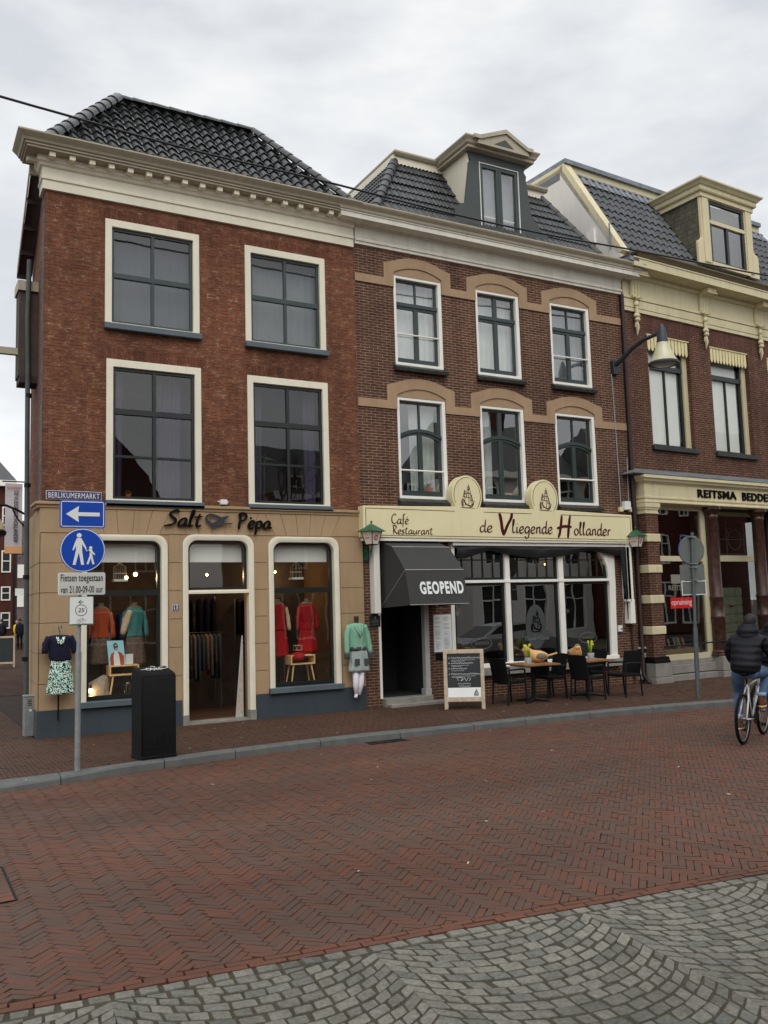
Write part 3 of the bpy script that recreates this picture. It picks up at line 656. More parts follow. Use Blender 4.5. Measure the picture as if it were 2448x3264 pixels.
struct(mb.build('pavement', 'pave', uv=False))
mb = MB(); x = -3.25
while x < 24:
    L0 = 1.36 if random.random() < .6 else 1.05; n = 4
    pts = [(x+(L0-.012)*i/n) for i in range(n+1)]; dz = random.gauss(0, .003); fall = -.05 if x < .2 else (-.03 if x < 1 else 0)
    vs = []
    for xx in pts:
        yo = kerb_y(xx); drop = min(0, (xx-2.6)*.03) if xx < 2.6 else 0
        drop = max(drop, -.06)
        vs += [(xx, yo-.012, RZ-.05), (xx, yo, -.022+drop+dz), (xx, yo+.022, .002+drop+dz), (xx, yo+.19, .004+dz), (xx, yo+.19, -.1)]
    fs = [(5*i+k, 5*i+5+k, 5*i+6+k, 5*i+1+k) for i in range(n) for k in range(4)]+[(0, 1, 2, 3, 4), (5*n+4, 5*n+3, 5*n+2, 5*n+1, 5*n)]
    mb.add(vs, fs); x += L0
struct(mb.build('kerb', 'kerb'))
g_ = MB()
for k in range(12): g_.box(6.35+k*.055, 6.375+k*.055, -3.42, -3.2, RZ-.02, RZ+.006)
g_.box(6.3, 7.02, -3.45, -3.42, RZ-.02, RZ+.008)
tag(g_.build('drain_grate', 'iron'), 'black cast iron drain grate lying in the road against the kerb', 'drain')
mb = MB()
for _ in range(34):
    x = random.uniform(1, 12); y = random.uniform(-9.8, -.3); z = RZ+.003 if y < kerb_y(x) else .004; a = random.uniform(0, 3); l, w = random.uniform(.01, .03), random.uniform(.005, .012)
    mb.quad(*[(x+p*math.cos(a)-q*math.sin(a), y+p*math.sin(a)+q*math.cos(a), z+.003*(p > 0)) for p, q in ((-l, -w), (l, -w), (l, w), (-l, w))])
struct(mb.build('litter', 'litter'), 'stuff')
mb = MB(); mb.quad((2.3, 0, .002), (9, 0, .002), (14, 60, .002), (1, 60, .002)); 
al = MB(); 
for i in range(40):
    for k in range(46):
        pass
struct(MB().quad((-1, 9, -.008), (3.4, 9, -.008), (12, 62, -.008), (-2, 62, -.008)).build('alley_pavement', brick('alley_paving_brick', s(84, 62, 54, .66), s(92, 62, 50, .66), s(56, 44, 40, .6), s(60, 48, 42, .6), row=.1, wid=.2)))

# ================================================================== BUILDING A: red brick corner shop
A = thing('corner_shop_house', 'red brick corner building with tan plastered shopfront, cream cornice and glossy black hipped tile roof', 'building', (2.12, 0, 0))
XA0, XA1 = 2.12, 8.04
WU = [(3.12, 4.81, 7.0, 8.9), (5.70, 7.37, 6.98, 8.87), (3.15, 4.83, 3.89, 6.37), (5.72, 7.38, 3.9, 6.34)]
GF = [(2.84, 4.11, .5, 3.21), (4.56, 5.68, 0.0, 3.2), (6.16, 7.42, .5, 3.2)]       # shop openings, inside the surround
mb = MB(); wall_mb(mb, XA0, XA1, 3.72, 9.3, WU)
mb.quad((XA0, 0, 3.72), (XA0, 0, 9.3), (XA0+.1, 2.3, 9.3), (XA0+.1, 2.3, 3.72))
mb.cur = 1
for x0, x1, z0, z1 in WU: mb.box(x0-.1, x1+.1, -.004, .02, z1, z1+.2)
mb.build('brick_wall', ['brickA', 'brickAs'], A)
mb = MB(); mb.quad((XA0-.004, 0, 0), (XA0-.004, 0, 9.2), (XA0+.112, 2.3, 9.2), (XA0+.112, 2.3, 0))
mb.build('side_wall', 'brickside', A)
# plaster ground floor with channelled blocks and a fan of voussoirs
mb = MB(); wall_mb(mb, XA0-.03, XA1, .0, 3.74, [(a-.03, b+.03, c if c else -.1, d+.03) for a, b, c, d in GF], y=-.045, depth=.3)
mb.quad((XA0-.03, -.045, 0), (XA0-.03, -.045, 3.74), (XA0+.078, 2.2, 3.74), (XA0+.078, 2.2, 0))
piers = [(XA0-.03, 2.73), (4.215, 4.455), (5.785, 6.045), (7.54, XA1)]
zj = [.435, .86, 1.35, 1.84, 2.33, 2.82, 3.31]
for a, b in piers:
    for z0, z1 in zip(zj, zj[1:]): mb.box(a, b, -.06, -.04, z0+.006, z1-.006)
    
# spandrels beside the round corners
mb.box(2.73, 4.215, -.06, -.04, 3.315, 3.325)
ce = [(3.47, 1.1), (5.12, .95), (6.79, 1.1)]; cuts = []
for cx, sp in ce:
    for k in (-2.5, -1.5, -.5, .5, 1.5, 2.5): cuts.append((cx+k*.235, cx+k*.31))
cuts = sorted(cuts); cuts = [(XA0-.03, XA0-.03)]+cuts+[(XA1, XA1)]
for (a0, a1), (b0, b1) in zip(cuts, cuts[1:]):
    if min(b0-a0, b1-a1) < .03: continue
    mb.prism([(a0+.005, 3.325), (b0-.005, 3.325), (b1-.005, 3.722), (a1+.005, 3.722)], -.06, -.04)
for j, z in enumerate(zj[:-1]):
    y1 = 2.2; mb.add([(XA0-.045, -.06, z+.006), (XA0-.045, -.06, zj[j+1]-.006), (XA0+.064, y1, zj[j+1]-.006), (XA0+.064, y1, z+.006), (XA0-.02, -.06, z+.006), (XA0-.02, -.06, zj[j+1]-.006)], [(0, 1, 2, 3), (0, 4, 5, 1), (1, 5, 2), (0, 3, 4)])
pl_ = mb.build('plaster_front', 'tan', A)
mb = MB(); mould(mb, [(-.045, 3.722), (-.075, 3.735), (-.075, 3.775), (-.11, 3.79), (-.11, 3.83), (-.01, 3.85)], XA0, XA1-.01, .5)
mb.build('string_course', 'tan', A)
mb = MB()
mb.box(XA0-.05, 4.44, -.075, -.04, 0, .43)
mb.add([(XA0-.05, -.075, 0), (XA0-.05, -.075, .43), (XA0+.056, 2.2, .43), (XA0+.056, 2.2, 0)], [(0, 1, 2, 3)])
mb.build('plinth', 'plinth', A); MB().box(5.8, XA1, -.075, -.04, 0, .43).build('plinth', 'plinth', A)
# shop window surrounds, sashes, glass
def shop_window(x0, x1, z0, z1, bar, door=False):
    w = MB(); n = 7
    o = rrect(x0-.1, x1+.1, z0, z1+.1, .2, n); i = rrect(x0, x1, z0, z1, .17, n)
    k = len(o)
    vs = [(x, -.085, z) for x, z in o]+[(x, -.095, z) for x, z in [(a+(b-a)*.35, c+(d-c)*.35) for (a, c), (b, d) in zip(o, i)]]+[(x, -.07, z) for x, z in i]+[(x, .06, z) for x, z in i]+[(x, -.04, z) for x, z in o]
    fs = []
    for r_, (p, q) in enumerate(((0, 1), (1, 2), (2, 3), (4, 0))):
        for j in range(1, k): jj = (j+1) % k; fs.append((p*k+j, p*k+jj, q*k+jj, q*k+j))
    w.add(vs, fs)
    part = w.build('door_surround' if door else 'shop_window', 'cream', A, smooth=True)
    d = MB(); zb = bar if door else z0
    so_ = rrect(x0, x1, zb+.0, z1, .17, n); si = rrect(x0+.055, x1-.055, zb+.05, z1-.055, .12, n)
    d.ring(so_, si, .035, .1)
    if not door: d.box(x0+.05, x1-.05, .03, .1, bar-.05, bar+.05); d.box(x0+.05, x1-.05, .025, .1, z0+.03, z0+.08)
    d.build('sash', 'black', part, smooth=True)
    g_ = MB(); g_.prism(rrect(x0+.05, x1-.05, zb+.04, z1-.05, .12, n), .07, .071, back=False); g_.f = g_.f[:1]; g_.mi = g_.mi[:1]
    g_.build('pane', 'glassshop', part)
    return part
sw1 = shop_window(2.84, 4.09, .53, 3.2, 2.31)
dw = shop_window(4.56, 5.68, .17, 3.22, 2.33, door=True)
sw3 = shop_window(6.17, 7.41, .53, 3.2, 2.3)
for (a, b), p in (((2.74, 4.2), sw1), ((6.05, 7.54), sw3)):
    MB().box(a, b, -.15, .05, .43, .53).build('sill', 'bluegrey', p, bevel=.008)
mb = MB(); mb.box(4.56, 5.68, -.08, .08, 2.27, 2.31); mb.box(4.56, 5.68, -.05, .06, 2.31, 2.335); mb.build('transom', 'cream', dw)
for a, b in ((4.45, 4.56), (5.67, 5.79)): MB().box(a, b, -.1, .08, 0, .18).build('jamb_stone', 'stone', dw, bevel=.004)
mb = MB(); mb.box(4.56, 5.68, -.06, .3, 0, .035); mb.build('threshold', 'stone', A)
for a, b in ((2.95, 4.03), (4.62, 5.63), (6.22, 7.36)):
    MB().box(a, b, .16, .17, 2.84, 3.16).build('roller_blind', 'blind', A)
# upper windows: cream frame, dark sash with glazing bars
def sash_window(par, x0, x1, z0, z1, rows, cols=2, frame='cream', sash='dkgreen', fw_=.115, fy=-.03, sy=.03, gl='glass2', top=None, bars=None, thick=None, glz=None, curt=None, fullbars=None):
    f = MB(); top = top or fw_*1.15
    f.ring(rect(x0, x1, z0, z1), rect(x0+fw_, x1-fw_, z0+.03, z1-top), fy, .08)
    part = f.build('window', frame, par, bevel=.004)
    a, b, c, d = x0+fw_, x1-fw_, z0+.03, z1-top; sh = MB(); e = .05
    sh.ring(rect(a, b, c, d), rect(a+e, b-e, c+e, d-e), sy, sy+.05)
    for i in range(1, cols): x = a+(b-a)*i/cols; sh.box(x-.028, x+.028, sy-.006, sy+.04, c+e-.01, d-e+.01)
    for i, z in enumerate(bars): 
        h = thick[i] if thick else .022
        sh.box(a+e-.01, b-e+.01, sy-(.012 if h > .03 else -.004), sy+.043, z-h, z+h)
    sh.build('sash', sash, part, bevel=.003)
    g_ = MB(); g_.quad((a, sy+.03, c), (b, sy+.03, c), (b, sy+.03, d), (a, sy+.03, d)); g_.build('pane', gl, part)
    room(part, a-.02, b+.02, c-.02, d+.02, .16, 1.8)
    return part
for (x0, x1, z0, z1), bars, th in zip(WU, ([7.9], [7.88], [5.46, 4.67], [5.44, 4.67]), ([.045], [.045], [.05, .022], [.05, .022])):
    w = sash_window(A, x0, x1, z0, z1, 2, bars=bars, thick=th, gl='glassA' if z0 > 6 else 'glass', sash='dkgreen' if z0 > 6 else 'black')
    MB().box(x0-.02, x1+.03, -.11, .02, z0-.11, z0-.002).build('sill', 'bluegrey', w, bevel=.01)
    if z0 > 6:
        c = curtain_mb(x0+.1, x1-.1, z0+.03, z1-.1, .3, .007, .16); c.build('net_curtain', 'greynet' if x0 < 4 else 'netc2', w, smooth='all')
    else:
        for q0, q1 in (((x0+.12, x0+.34), (x0+.95, x0+1.4)) if x0 < 4 else ((x0+.12, x0+.4), (x1-.42, x1-.13))):
            curtain_mb(q0, q1, z0+.08, z1-.15, .28, .03, .085, .05).build('curtain', 'curtain', w, smooth='all')
# cornice
mb = MB(); y_ = -.06
mould(mb, [(0, 9.22), (-.05, 9.225), (-.05, 9.38), (-.075, 9.395), (-.075, 9.43), (-.06, 9.44), (-.06, 9.6), (-.1, 9.62), (-.12, 9.66), (-.15, 9.68), (-.15, 9.78), (0, 9.78)], XA0, XA1-.02, .35)
mb.build('frieze', 'cream', A)
mb = MB(); mould(mb, [(-.1, 9.78), (-.34, 9.785), (-.34, 9.815), (-.37, 9.825), (-.37, 9.85), (-.40, 9.865), (-.42, 9.9), (-.47, 9.945), (-.5, 9.975), (-.5, 10.0), (.1, 10.0)], XA0, XA1-.02, .35)
c_ = mb.build('cornice', 'gutter', A)
for i in range(19):
    x = XA0+.02+i*.327; MB().box(x, x+.1, -.3, -.1, 9.70, 9.79).build('dentil', 'cream', c_, bevel=.004)
MB().box(XA0-.3, XA0-.1, -.0, .1, 9.70, 9.79).build('dentil', 'cream', c_, bevel=.004)
# roof: hipped, glazed pantiles
ex0, ex1, ez, D_, H_ = XA0-.05, XA1+.03, 10.0, 1.5, 2.1; Ls = math.hypot(D_+.25, H_)
us = Vector((0, D_+.25, H_)).normalized()
o = (ex0, -.22, ez-.02); LL = ex1-ex0; kx = (D_+.1)/Ls
mb = tiles_mb(o, (1, 0, 0), us, LL, Ls, lambda t: max(0, t*kx-.0)*1.0, lambda t: LL-t*kx, pitch=.228, course=.27, amp=.036, lift=.038)
rf = mb.build('roof', 'tileA', A, smooth=True)
rx0, rx1, ry, rz_ = ex0+D_+.1, ex1-D_-.1, D_+.02, ez+H_-.02
mb = MB(); mb.quad((ex0, -.1, ez), (rx0, ry, rz_-.03), (rx0, ry+.3, rz_-.03), (2.9, 5, ez)); mb.quad((ex1, -.1, ez), (ex1, 5, ez), (rx1, ry+.3, rz_-.03), (rx1, ry, rz_-.03))
mb.quad((rx0, ry, rz_-.03), (rx1, ry, rz_-.03), (ex1, 5, ez), (2.9, 5, ez)); mb.quad((ex0, -.2, ez-.03), (ex1, -.2, ez-.03), (rx1, ry, rz_-.06), (rx0, ry, rz_-.06)); mb.build('roof_deck', 'tileA', A)
ridge_tiles_mb((ex0+.02, -.2, ez+.03), (rx0, ry, rz_+.04), .125, .27).build('hip_tile_row', 'tileA', rf, smooth=True)
ridge_tiles_mb((rx0-.05, ry, rz_+.03), (rx1+.05, ry, rz_+.03), .1, .36).build('ridge_tile_row', 'tileA', rf, smooth=True)
ridge_tiles_mb((ex1-.03, -.2, ez+.03), (rx1, ry, rz_+.04), .11, .27).build('hip_tile_row', 'tileA', rf, smooth=True)
# rear body of the house
mb = MB(); mb.quad((2.24, 2.3, 0), (3.35, 9, 0), (3.35, 9, 9.9), (2.24, 2.3, 9.9)); mb.quad((3.35, 9, 0), (8, 9, 0), (8, 9, 9.9), (3.35, 9, 9.9)); mb.build('rear_wall', 'brickside', A)
# shop interior
room(A, 2.78, 7.95, .03, 3.6, .3, 4.2, 'interiorwarm', 'shop_room', 'floorin')
# eave boarding along the alley side: raking soffit with braces, box below, downpipe
mb = MB()
mb.add([(1.93, .35, 9.70), (2.16, .35, 9.5), (2.2, 2.2, 8.45), (1.95, 2.2, 8.5), (1.93, .35, 9.78), (2.16, .35, 9.6)], [(0, 1, 2, 3), (0, 4, 5, 1)])
for k in range(5): t = k/4; y = .35+1.85*t; z = 9.68-1.2*t; mb.box(1.93, 2.18, y, y+.03, z-.09, z+.02)
mb.build('eave_soffit', 'soffit', A)
mb = MB(); mb.add([(1.92, .33, 9.8), (1.92, .33, 9.68), (1.95, 2.2, 8.45), (1.95, 2.2, 8.6), (1.9, .33, 9.8), (1.9, .33, 9.68), (1.93, 2.2, 8.45), (1.93, 2.2, 8.6)], [(0, 1, 2, 3), (4, 5, 6, 7), (0, 4, 5, 1), (1, 5, 6, 2)])
mb.box(1.9, 2.15, .3, .36, 9.6, 9.8); mb.build('eave_board', 'gutter', A)

# ================================================================== BUILDING B: brown brick cafe house
B = thing('cafe_house', 'brown brick cafe building with tan arched bands, white cornice and anthracite roof dormer', 'building', (8.05, 0, 0))
XB0, XB1 = 8.045, 15.28
BW = [(8.95, 10.13), (11.01, 12.2), (13.08, 14.27)]
holes = [(a, b, 6.9, 8.81) for a, b in BW]+[(a, b, 4.12, 6.22) for a, b in BW]+[(8.42, 9.53, -.1, 3.3), (10.13, 14.6, .62, 3.3)]
mb = MB(); wall_mb(mb, XB0, XB1, 0, 9.4, holes, depth=.26)
mb.build('brick_wall', 'brickB', B)
def arc(x0, x1, z0, zp, n=14):
    w = (x1-x0)/2; h = zp-z0; rr = (w*w+h*h)/2/h; cx, cz = (x0+x1)/2, zp-rr; a = math.asin(w/rr)
    return [(cx+rr*math.sin(-a+2*a*i/n), cz+rr*math.cos(-a+2*a*i/n)) for i in range(n+1)]
def band(zb, zt, spr, pk, ospr, opk, top):
    mb = MB(); y0, y1 = -.028, .01
    def strip(P): mb.prism(P, y0, y1)
    x = XB0+.004
    for a, b in BW:
        strip(rect(x, a-.23, zb, zt)); 
        inner = arc(a-.0, b+.0, spr, pk); outer = arc(a-.0, b+.0, ospr+.065, opk)
        strip([(a-.23, zb), (a, zb), (a, ospr+.065)]+[(a-.23, ospr)])
        for (i0, i1), (o0, o1) in zip(zip(inner, inner[1:]), zip(outer, outer[1:])): strip([i0, i1, o1, o0])
        strip([(b, zb), (b+.23, zb), (b+.23, ospr), (b, ospr+.065)])
        x = b+.23
    strip(rect(x, XB1-.02, zb, zt)); bb = mb.build('tan_band', 'tanband', B)
    for a, b in BW:
        m2 = MB(); m2.prism([(a, top), (b, top)]+arc(a, b, spr, pk)[::-1], -.004, .02); m2.build('arch_infill', 'tanband', bb)
band(8.545, 8.715, 8.86, 9.01, 9.04, 9.225, 8.8); band(5.955, 6.125, 6.26, 6.415, 6.45, 6.635, 6.21)
def cafe_window(a, b, z0, z1, kind, bar):
    f = MB(); f.ring(rect(a+.005, b-.005, z0, z1), rect(a+.06, b-.09, z0+.06, z1-.06), -.004, .16)
    w = f.build('window', 'white', B, bevel=.004); a2, b2, c, d = a+.06, b-.09, z0+.06, z1-.06; sh = MB(); e = .045; xm = (a2+b2)/2; y = .075
    sh.ring(rect(a2, b2, c, d), rect(a2+e, b2-e, c+.07, d-e), y, y+.06)
    zt = z0+(1.31 if kind == 'flat' else 1.33)
    mid = .018 if bar else .05
    sh.box(xm-mid, xm+mid, y, y+.05, zt, d-e+.01); sh.box(xm-.05, xm+.05, y-.006, y+.05, c+.05, zt+.03)
    sh.box(a2+e-.01, b2-e+.01, y+.012, y+.05, c+.06, c+.12)
    if kind == 'flat': sh.box(a2-.0, b2+.02, y-.03, y+.05, zt-.03, zt+.05); sh.box(a2+e, b2-e, y-.004, y+.045, zt-.08, zt-.025)
    else:
        for P, q, yy, w2 in ((arc(a2-.0, b2+.02, zt-.0, zt+.14), .0, y-.03, .07), (arc(a2, b2, zt-.07, zt+.07), 0, y-.004, .05)):
            for (p0, p1) in zip(P, P[1:]): sh.prism([(p0[0], p0[1]-w2), (p1[0], p1[1]-w2), p1, p0], yy, y+.045)
    sh.build('sash', 'dkgreen', w, bevel=.003)
    g_ = MB(); g_.quad((a2, y+.03, c), (b2, y+.03, c), (b2, y+.03, d), (a2, y+.03, d)); g_.build('pane', 'glass2', w)
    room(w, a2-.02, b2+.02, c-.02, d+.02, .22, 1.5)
    if bar: MB().tube([(a+.03, .02, z0+.67 if z0 > 6 else z0+.59), (b-.06, .02, z0+.67 if z0 > 6 else z0+.59)], .018, 8).build('safety_rail', 'white', w)
    sl = MB(); n = 8
    for i in range(n): x = a-.05+(b-a+.1)*i/n; sl.add([(x, -.0, z0), (x+(b-a+.1)/n-.006, 0, z0), (x+(b-a+.1)/n-.006, -.13, z0-.075-random.uniform(0, .006)), (x, -.13, z0-.075), (x, -.115, z0-.14), (x+(b-a+.1)/n-.006, -.115, z0-.14), (x, 0, z0-.14), (x+(b-a+.1)/n-.006, 0, z0-.14)], [(0, 1, 2, 3), (3, 2, 5, 4), (4, 5, 7, 6), (0, 3, 4, 6), (1, 7, 5, 2)])
    sl.build('sill', 'slate', w)
    return w
for i, (a, b) in enumerate(BW):
    w = cafe_window(a, b, 6.9, 8.81, 'flat', i != 1); curtain_mb(a+.05, b-.05, 6.95, 8.75, .3, .012, .14).build('net_curtain', 'netc' if i != 2 else 'netc2', w, smooth='all')
    w = cafe_window(a, b, 4.12, 6.22, 'arch', i != 1)
    for q in ([(a+.45, a+.78), (b-.5, b-.12)], [(a+.08, a+.52)], [(a+.05, a+.1)])[i]: curtain_mb(q[0], q[1], 4.2, 6.15, .32, .02, .1, .04).build('net_curtain', 'netc', w, smooth='all')
mb = MB(); mould(mb, [(0, 9.31), (-.05, 9.315), (-.05, 9.37), (-.075, 9.38), (-.075, 9.43), (-.045, 9.45), (-.06, 9.5), (-.06, 9.66), (-.09, 9.68), (-.13, 9.72), (-.13, 9.74), (0, 9.74)], XB0+.01, XB1-.03, None, .1)
mb.build('frieze', 'stonewhite', B)
mb = MB(); mould(mb, [(-.13, 9.70), (-.36, 9.705), (-.36, 9.8), (-.38, 9.81), (-.38, 9.83), (.1, 9.832)], XB0-.08, XB1-.0, .2, .2)
cb = mb.build('cornice', 'stonewhite', B)
mb = MB(); mould(mb, [(.1, 9.834), (-.39, 9.834), (-.4, 9.85), (-.41, 9.89), (-.46, 9.94), (-.48, 9.97), (-.48, 10.0), (.1, 10.0)], XB0-.08, XB1-.0, .2, .2)
mb.build('gutter_moulding', 'gutter', cb)
MB().box(XB0-.05, XB1-.05, -.44, .05, 10.0, 10.02).build('gutter_lining', 'lead', B)
# roof
fx0, fx1, fy, fz = 9.85, 14.25, 1.35, 12.08
o = (8.5, -.02, 10.03); us = Vector((0, 1.38, 2.06)); Ls = us.length; us.normalize(); LL = 14.95-8.5
mb = tiles_mb(o, (1, 0, 0), us, LL, Ls, lambda t: t*1.33/Ls, lambda t: LL-t*.85/Ls, pitch=.2, course=.3, amp=.03, lift=.035, prof='f')
rfB = mb.build('roof', 'tileB', B, smooth=True)
sv = Vector((1.35, 0, 2.06)); Lv = sv.length; sv.normalize()
tiles_mb((8.5, 7, 10.03), (0, -1, 0), sv, 7, Lv, lambda t: 0, lambda t: 7-t*1.35/Lv, pitch=.2, course=.3, amp=.03, lift=.035, prof='f').build('roof_side', 'tileB', rfB, smooth=True)
ridge_tiles_mb((8.52, -.02, 10.08), (9.86, 1.36, 12.14), .105, .29).build('hip_tile_row', 'tileB', rfB, smooth=True)
ridge_tiles_mb((14.93, -.02, 10.08), (14.14, 1.36, 12.14), .09, .29).build('hip_tile_row', 'tileB', rfB, smooth=True)
mb = MB(); mb.quad((8.05, -.1, 10.0), (15.2, -.1, 10.0), (15.2, 8, 10.0), (8.05, 8, 10)); mb.quad((14.95, 0, 10.0), (14.15, 1.35, 12.1), (14.15, 7, 12.1), (14.95, 7, 10)); mb.quad((8.52, 0, 9.99), (14.93, 0, 9.99), (14.13, 1.37, 12.05), (9.86, 1.37, 12.05)); mb.build('roof_deck', 'tileB', B)
mb = MB(); mb.box(9.8, 14.22, 1.3, 7, 12.06, 12.26); mb.build('flat_roof_fascia', 'cream', B)
mb = MB(); mould(mb, [(1.3, 12.24), (1.24, 12.25), (1.2, 12.3), (1.2, 12.34), (1.4, 12.34)], 9.8-1.2, 14.26, 7, None)
mb.v = [(min(max(x, 9.74), 14.3), y, z) for x, y, z in mb.v]; mb.build('flat_roof_trim', 'gutter', B)
# dormer
dy = .2; cx = 11.93
dz = .05
L_ = [(11.12, 12.13), (11.19, 11.93), (11.13, 11.86), (11.13, 11.8), (10.99, 10.87), (10.86, 10.84), (10.84, 10.8), (10.76, 10.78), (10.71, 10.7), (10.71, 10.47), (10.54, 10.47), (10.54, 10.37), (11.25, 10.2)]
Rr_ = [(12.76, 12.13), (12.69, 11.95), (12.76, 11.86), (12.74, 11.8), (12.86, 10.93), (12.92, 10.84), (13.15, 10.6), (13.3, 10.52), (13.35, 10.4), (13.5, 10.38), (13.3, 10.2)]
wx0, wx1, wz0, wz1 = 11.41, 12.52, 10.2, 11.93
Dm = MB()
Dm.prism([(L_[0])]+L_[1:5]+[(wx0, 10.87), (wx0, 12.13)], dy, dy+.05); Dm.prism(L_[4:]+[(wx0, 10.2), (wx0, 10.87)], dy, dy+.05)
Dm.prism([(wx1, 12.13), (wx1, 10.93)]+Rr_[4:0:-1]+[Rr_[0]], dy, dy+.05); Dm.prism([(wx1, 10.93), (wx1, 10.2)]+Rr_[:3:-1], dy, dy+.05)
Dm.box(wx0, wx1, dy, dy+.05, wz1, 12.13)
dm = Dm.build('dormer', 'dormer', B)
for a, b in ((11.14, 11.17), (12.7, 12.73)): MB().prismx([(dy+.05, 10.1), (dy+.05, 12.2), (1.7, 12.2), (1.4, 12.1)], a, b).build('dormer_cheek', 'cream', dm)
f = MB(); f.ring(rect(wx0, wx1, wz0, wz1), rect(wx0+.018, wx1-.018, wz0+.01, wz1-.018), dy-.012, dy+.05); f.build('window_trim', 'white', dm)
f = MB(); f.ring(rect(wx0+.018, wx1-.018, wz0, wz1-.018), rect(wx0+.1, wx1-.1, wz0+.09, wz1-.1), dy+.01, dy+.08); xm = (wx0+wx1)/2; f.box(xm-.075, xm-.004, dy+.012, dy+.08, wz0+.02, wz1-.05); f.box(xm+.004, xm+.075, dy+.012, dy+.08, wz0+.02, wz1-.05); f.box(xm-.01, xm+.01, dy+.03, dy+.08, wz0+.02, wz1-.05)
f.build('casement', 'dkgreen', dm, bevel=.003)
MB().quad((wx0, dy+.06, wz0), (wx1, dy+.06, wz0), (wx1, dy+.06, wz1), (wx0, dy+.06, wz1)).build('pane', 'glass2', dm)
curtain_mb(wx0+.05, wx1-.05, wz0+.02, wz1-.03, dy+.2, .006, .3).build('net_curtain', 'netc2', dm, smooth='all')
mb = MB(); mb.box(wx0+.02, wx1-.02, dy+.1, dy+.12, wz0+.5, wz0+.53); mb.build('inner_rail', 'white', dm)
mb = MB(); X0, X1 = 11.17, 12.72
pr = [(dy, 12.13), (dy-.16, 12.14), (dy-.16, 12.2), (dy-.2, 12.22), (dy-.22, 12.27), (dy-.27, 12.34), (dy-.27, 12.37), (dy+.05, 12.37)]
mould(mb, [(y-dy, z) for y, z in pr], X0, X1, 1.6-dy, 1.6-dy); mb.v = [(x, y+dy, z) for x, y, z in mb.v]
ap = (11.99, 12.66)
mb.prism([(11.2, 12.2), (12.64, 12.2), (12.6, 12.33), ap, (11.24, 12.33)], dy-.285, dy+.5)
for P in ([(11.1, 12.3), (11.27, 12.3), (ap[0], ap[1]-.075), (ap[0], ap[1]+.02), (11.25, 12.385), (11.1, 12.385)], [(12.75, 12.3), (12.75, 12.385), (12.6, 12.385), (ap[0]+.001, ap[1]+.02), (ap[0]+.001, ap[1]-.075), (12.58, 12.3)]): mb.prism(P, dy-.325, dy+.52)
mb.build('dormer_pediment', 'gutter', dm)
MB().prism([(11.66, 12.27), (12.2, 12.27), (11.97, 12.44)], dy-.292, dy-.286).build('pediment_vent', 'dormer', dm)
# cafe ground floor joinery
cw = MB(); 
P = arc(14.02, 14.62, 3.3, 3.31)
cw.box(10.08, 10.17, -.02, .16, .65, 3.25); cw.box(10.08, 14.6, -.01, .16, 3.12, 3.3)
cw.box(11.49, 11.615, -.02, .16, .65, 3.2); cw.box(12.96, 13.1, -.02, .16, .65, 3.2)
cw.box(10.17, 14.45, -.035, .16, 2.385, 2.445); cw.box(10.1, 14.6, -.05, .16, .62, .7)
jp = [(14.4, .65), (14.42, 1.6), (14.45, 2.3), (14.4, 2.7), (14.27, 3.0), (14.05, 3.2)]; jq = [(14.58, .65), (14.6, 1.6), (14.63, 2.3), (14.63, 2.7), (14.63, 3.0), (14.63, 3.2)]
for a, b, c, d in zip(jp, jp[1:], jq[1:], jq): cw.prism([a, d, c, b], -.02, .16)
cafew = cw.build('shop_window', 'white', B, bevel=.004)
sh = MB()
for a, b in ((10.17, 11.49), (11.615, 12.96), (13.1, 14.42)):
    sh.ring(rect(a, b, .7, 2.385), rect(a+.07, b-.06, .78, 2.33), .04, .1); sh.ring(rect(a, b, 2.445, 3.12), rect(a+.05, b-.05, 2.5, 3.08), .04, .1)
    for k in range(1, 5): x = a+(b-a)*k/5; sh.box(x-.012, x+.012, .05, .09, 2.49, 3.09)
    sh.box(a+.04, b-.04, .05, .09, 2.86, 2.885)
sh.build('sash', 'black', cafew)
g_ = MB(); g_.quad((10.17, .07, .7), (14.55, .07, .7), (14.55, .07, 3.15), (10.17, .07, 3.15)); g_.build('pane', 'glassdk', cafew)
MB().box(10.12, 14.62, -.14, .1, .46, .62).build('sill', 'stone', cafew, bevel=.008)
mb = MB(); mb.box(9.42, 9.53, -.02, .1, .28, 3.1); mb.box(9.4, 9.54, -.03, .14, .03, .29); fr_ = mb.build('door_frame', 'greypaint', B, bevel=.004)
MB().box(8.375, 8.425, -.02, .1, .16, 3.2).build('door_jamb', 'white', fr_)
mb = MB(); mb.box(8.42, 9.5, -.16, .5, .0, .17); st = mb.build('door_step', 'stone', B, bevel=.01)
MB().box(8.44, 9.72, -.34, -.13, .0, .07).build('lower_step', 'stone', st, bevel=.01)
mb = MB(); mb.box(8.42, 8.44, .1, 1.3, .17, 3); mb.box(9.5, 9.52, .14, 1.3, .17, 3); mb.box(8.42, 9.5, 1.3, 1.35, .17, 3); mb.box(8.42, 9.5, .1, 1.3, .16, .175); mb.quad((8.42, 0, 3), (9.52, 0, 3), (9.52, 1.3, 3), (8.42, 1.3, 3)); mb.build('porch', 'canvasb', B)
MB().box(8.85, 8.95, 1.0, 1.06, .2, 3).build('inner_door_frame', 'boardwall', B)
room(B, 10.1, 14.7, .03, 3.4, .25, 4, 'interior', 'cafe_room', 'floorin')
mb = MB(); mb.quad((15.25, 0, 0), (15.25, 7, 0), (15.25, 7, 10), (15.25, 0, 10)); mb.quad((8.06, 7, 0), (15.25, 7, 0), (15.25, 7, 12), (8.06, 7, 12)); mb.build('rear_wall', 'brickB', B)

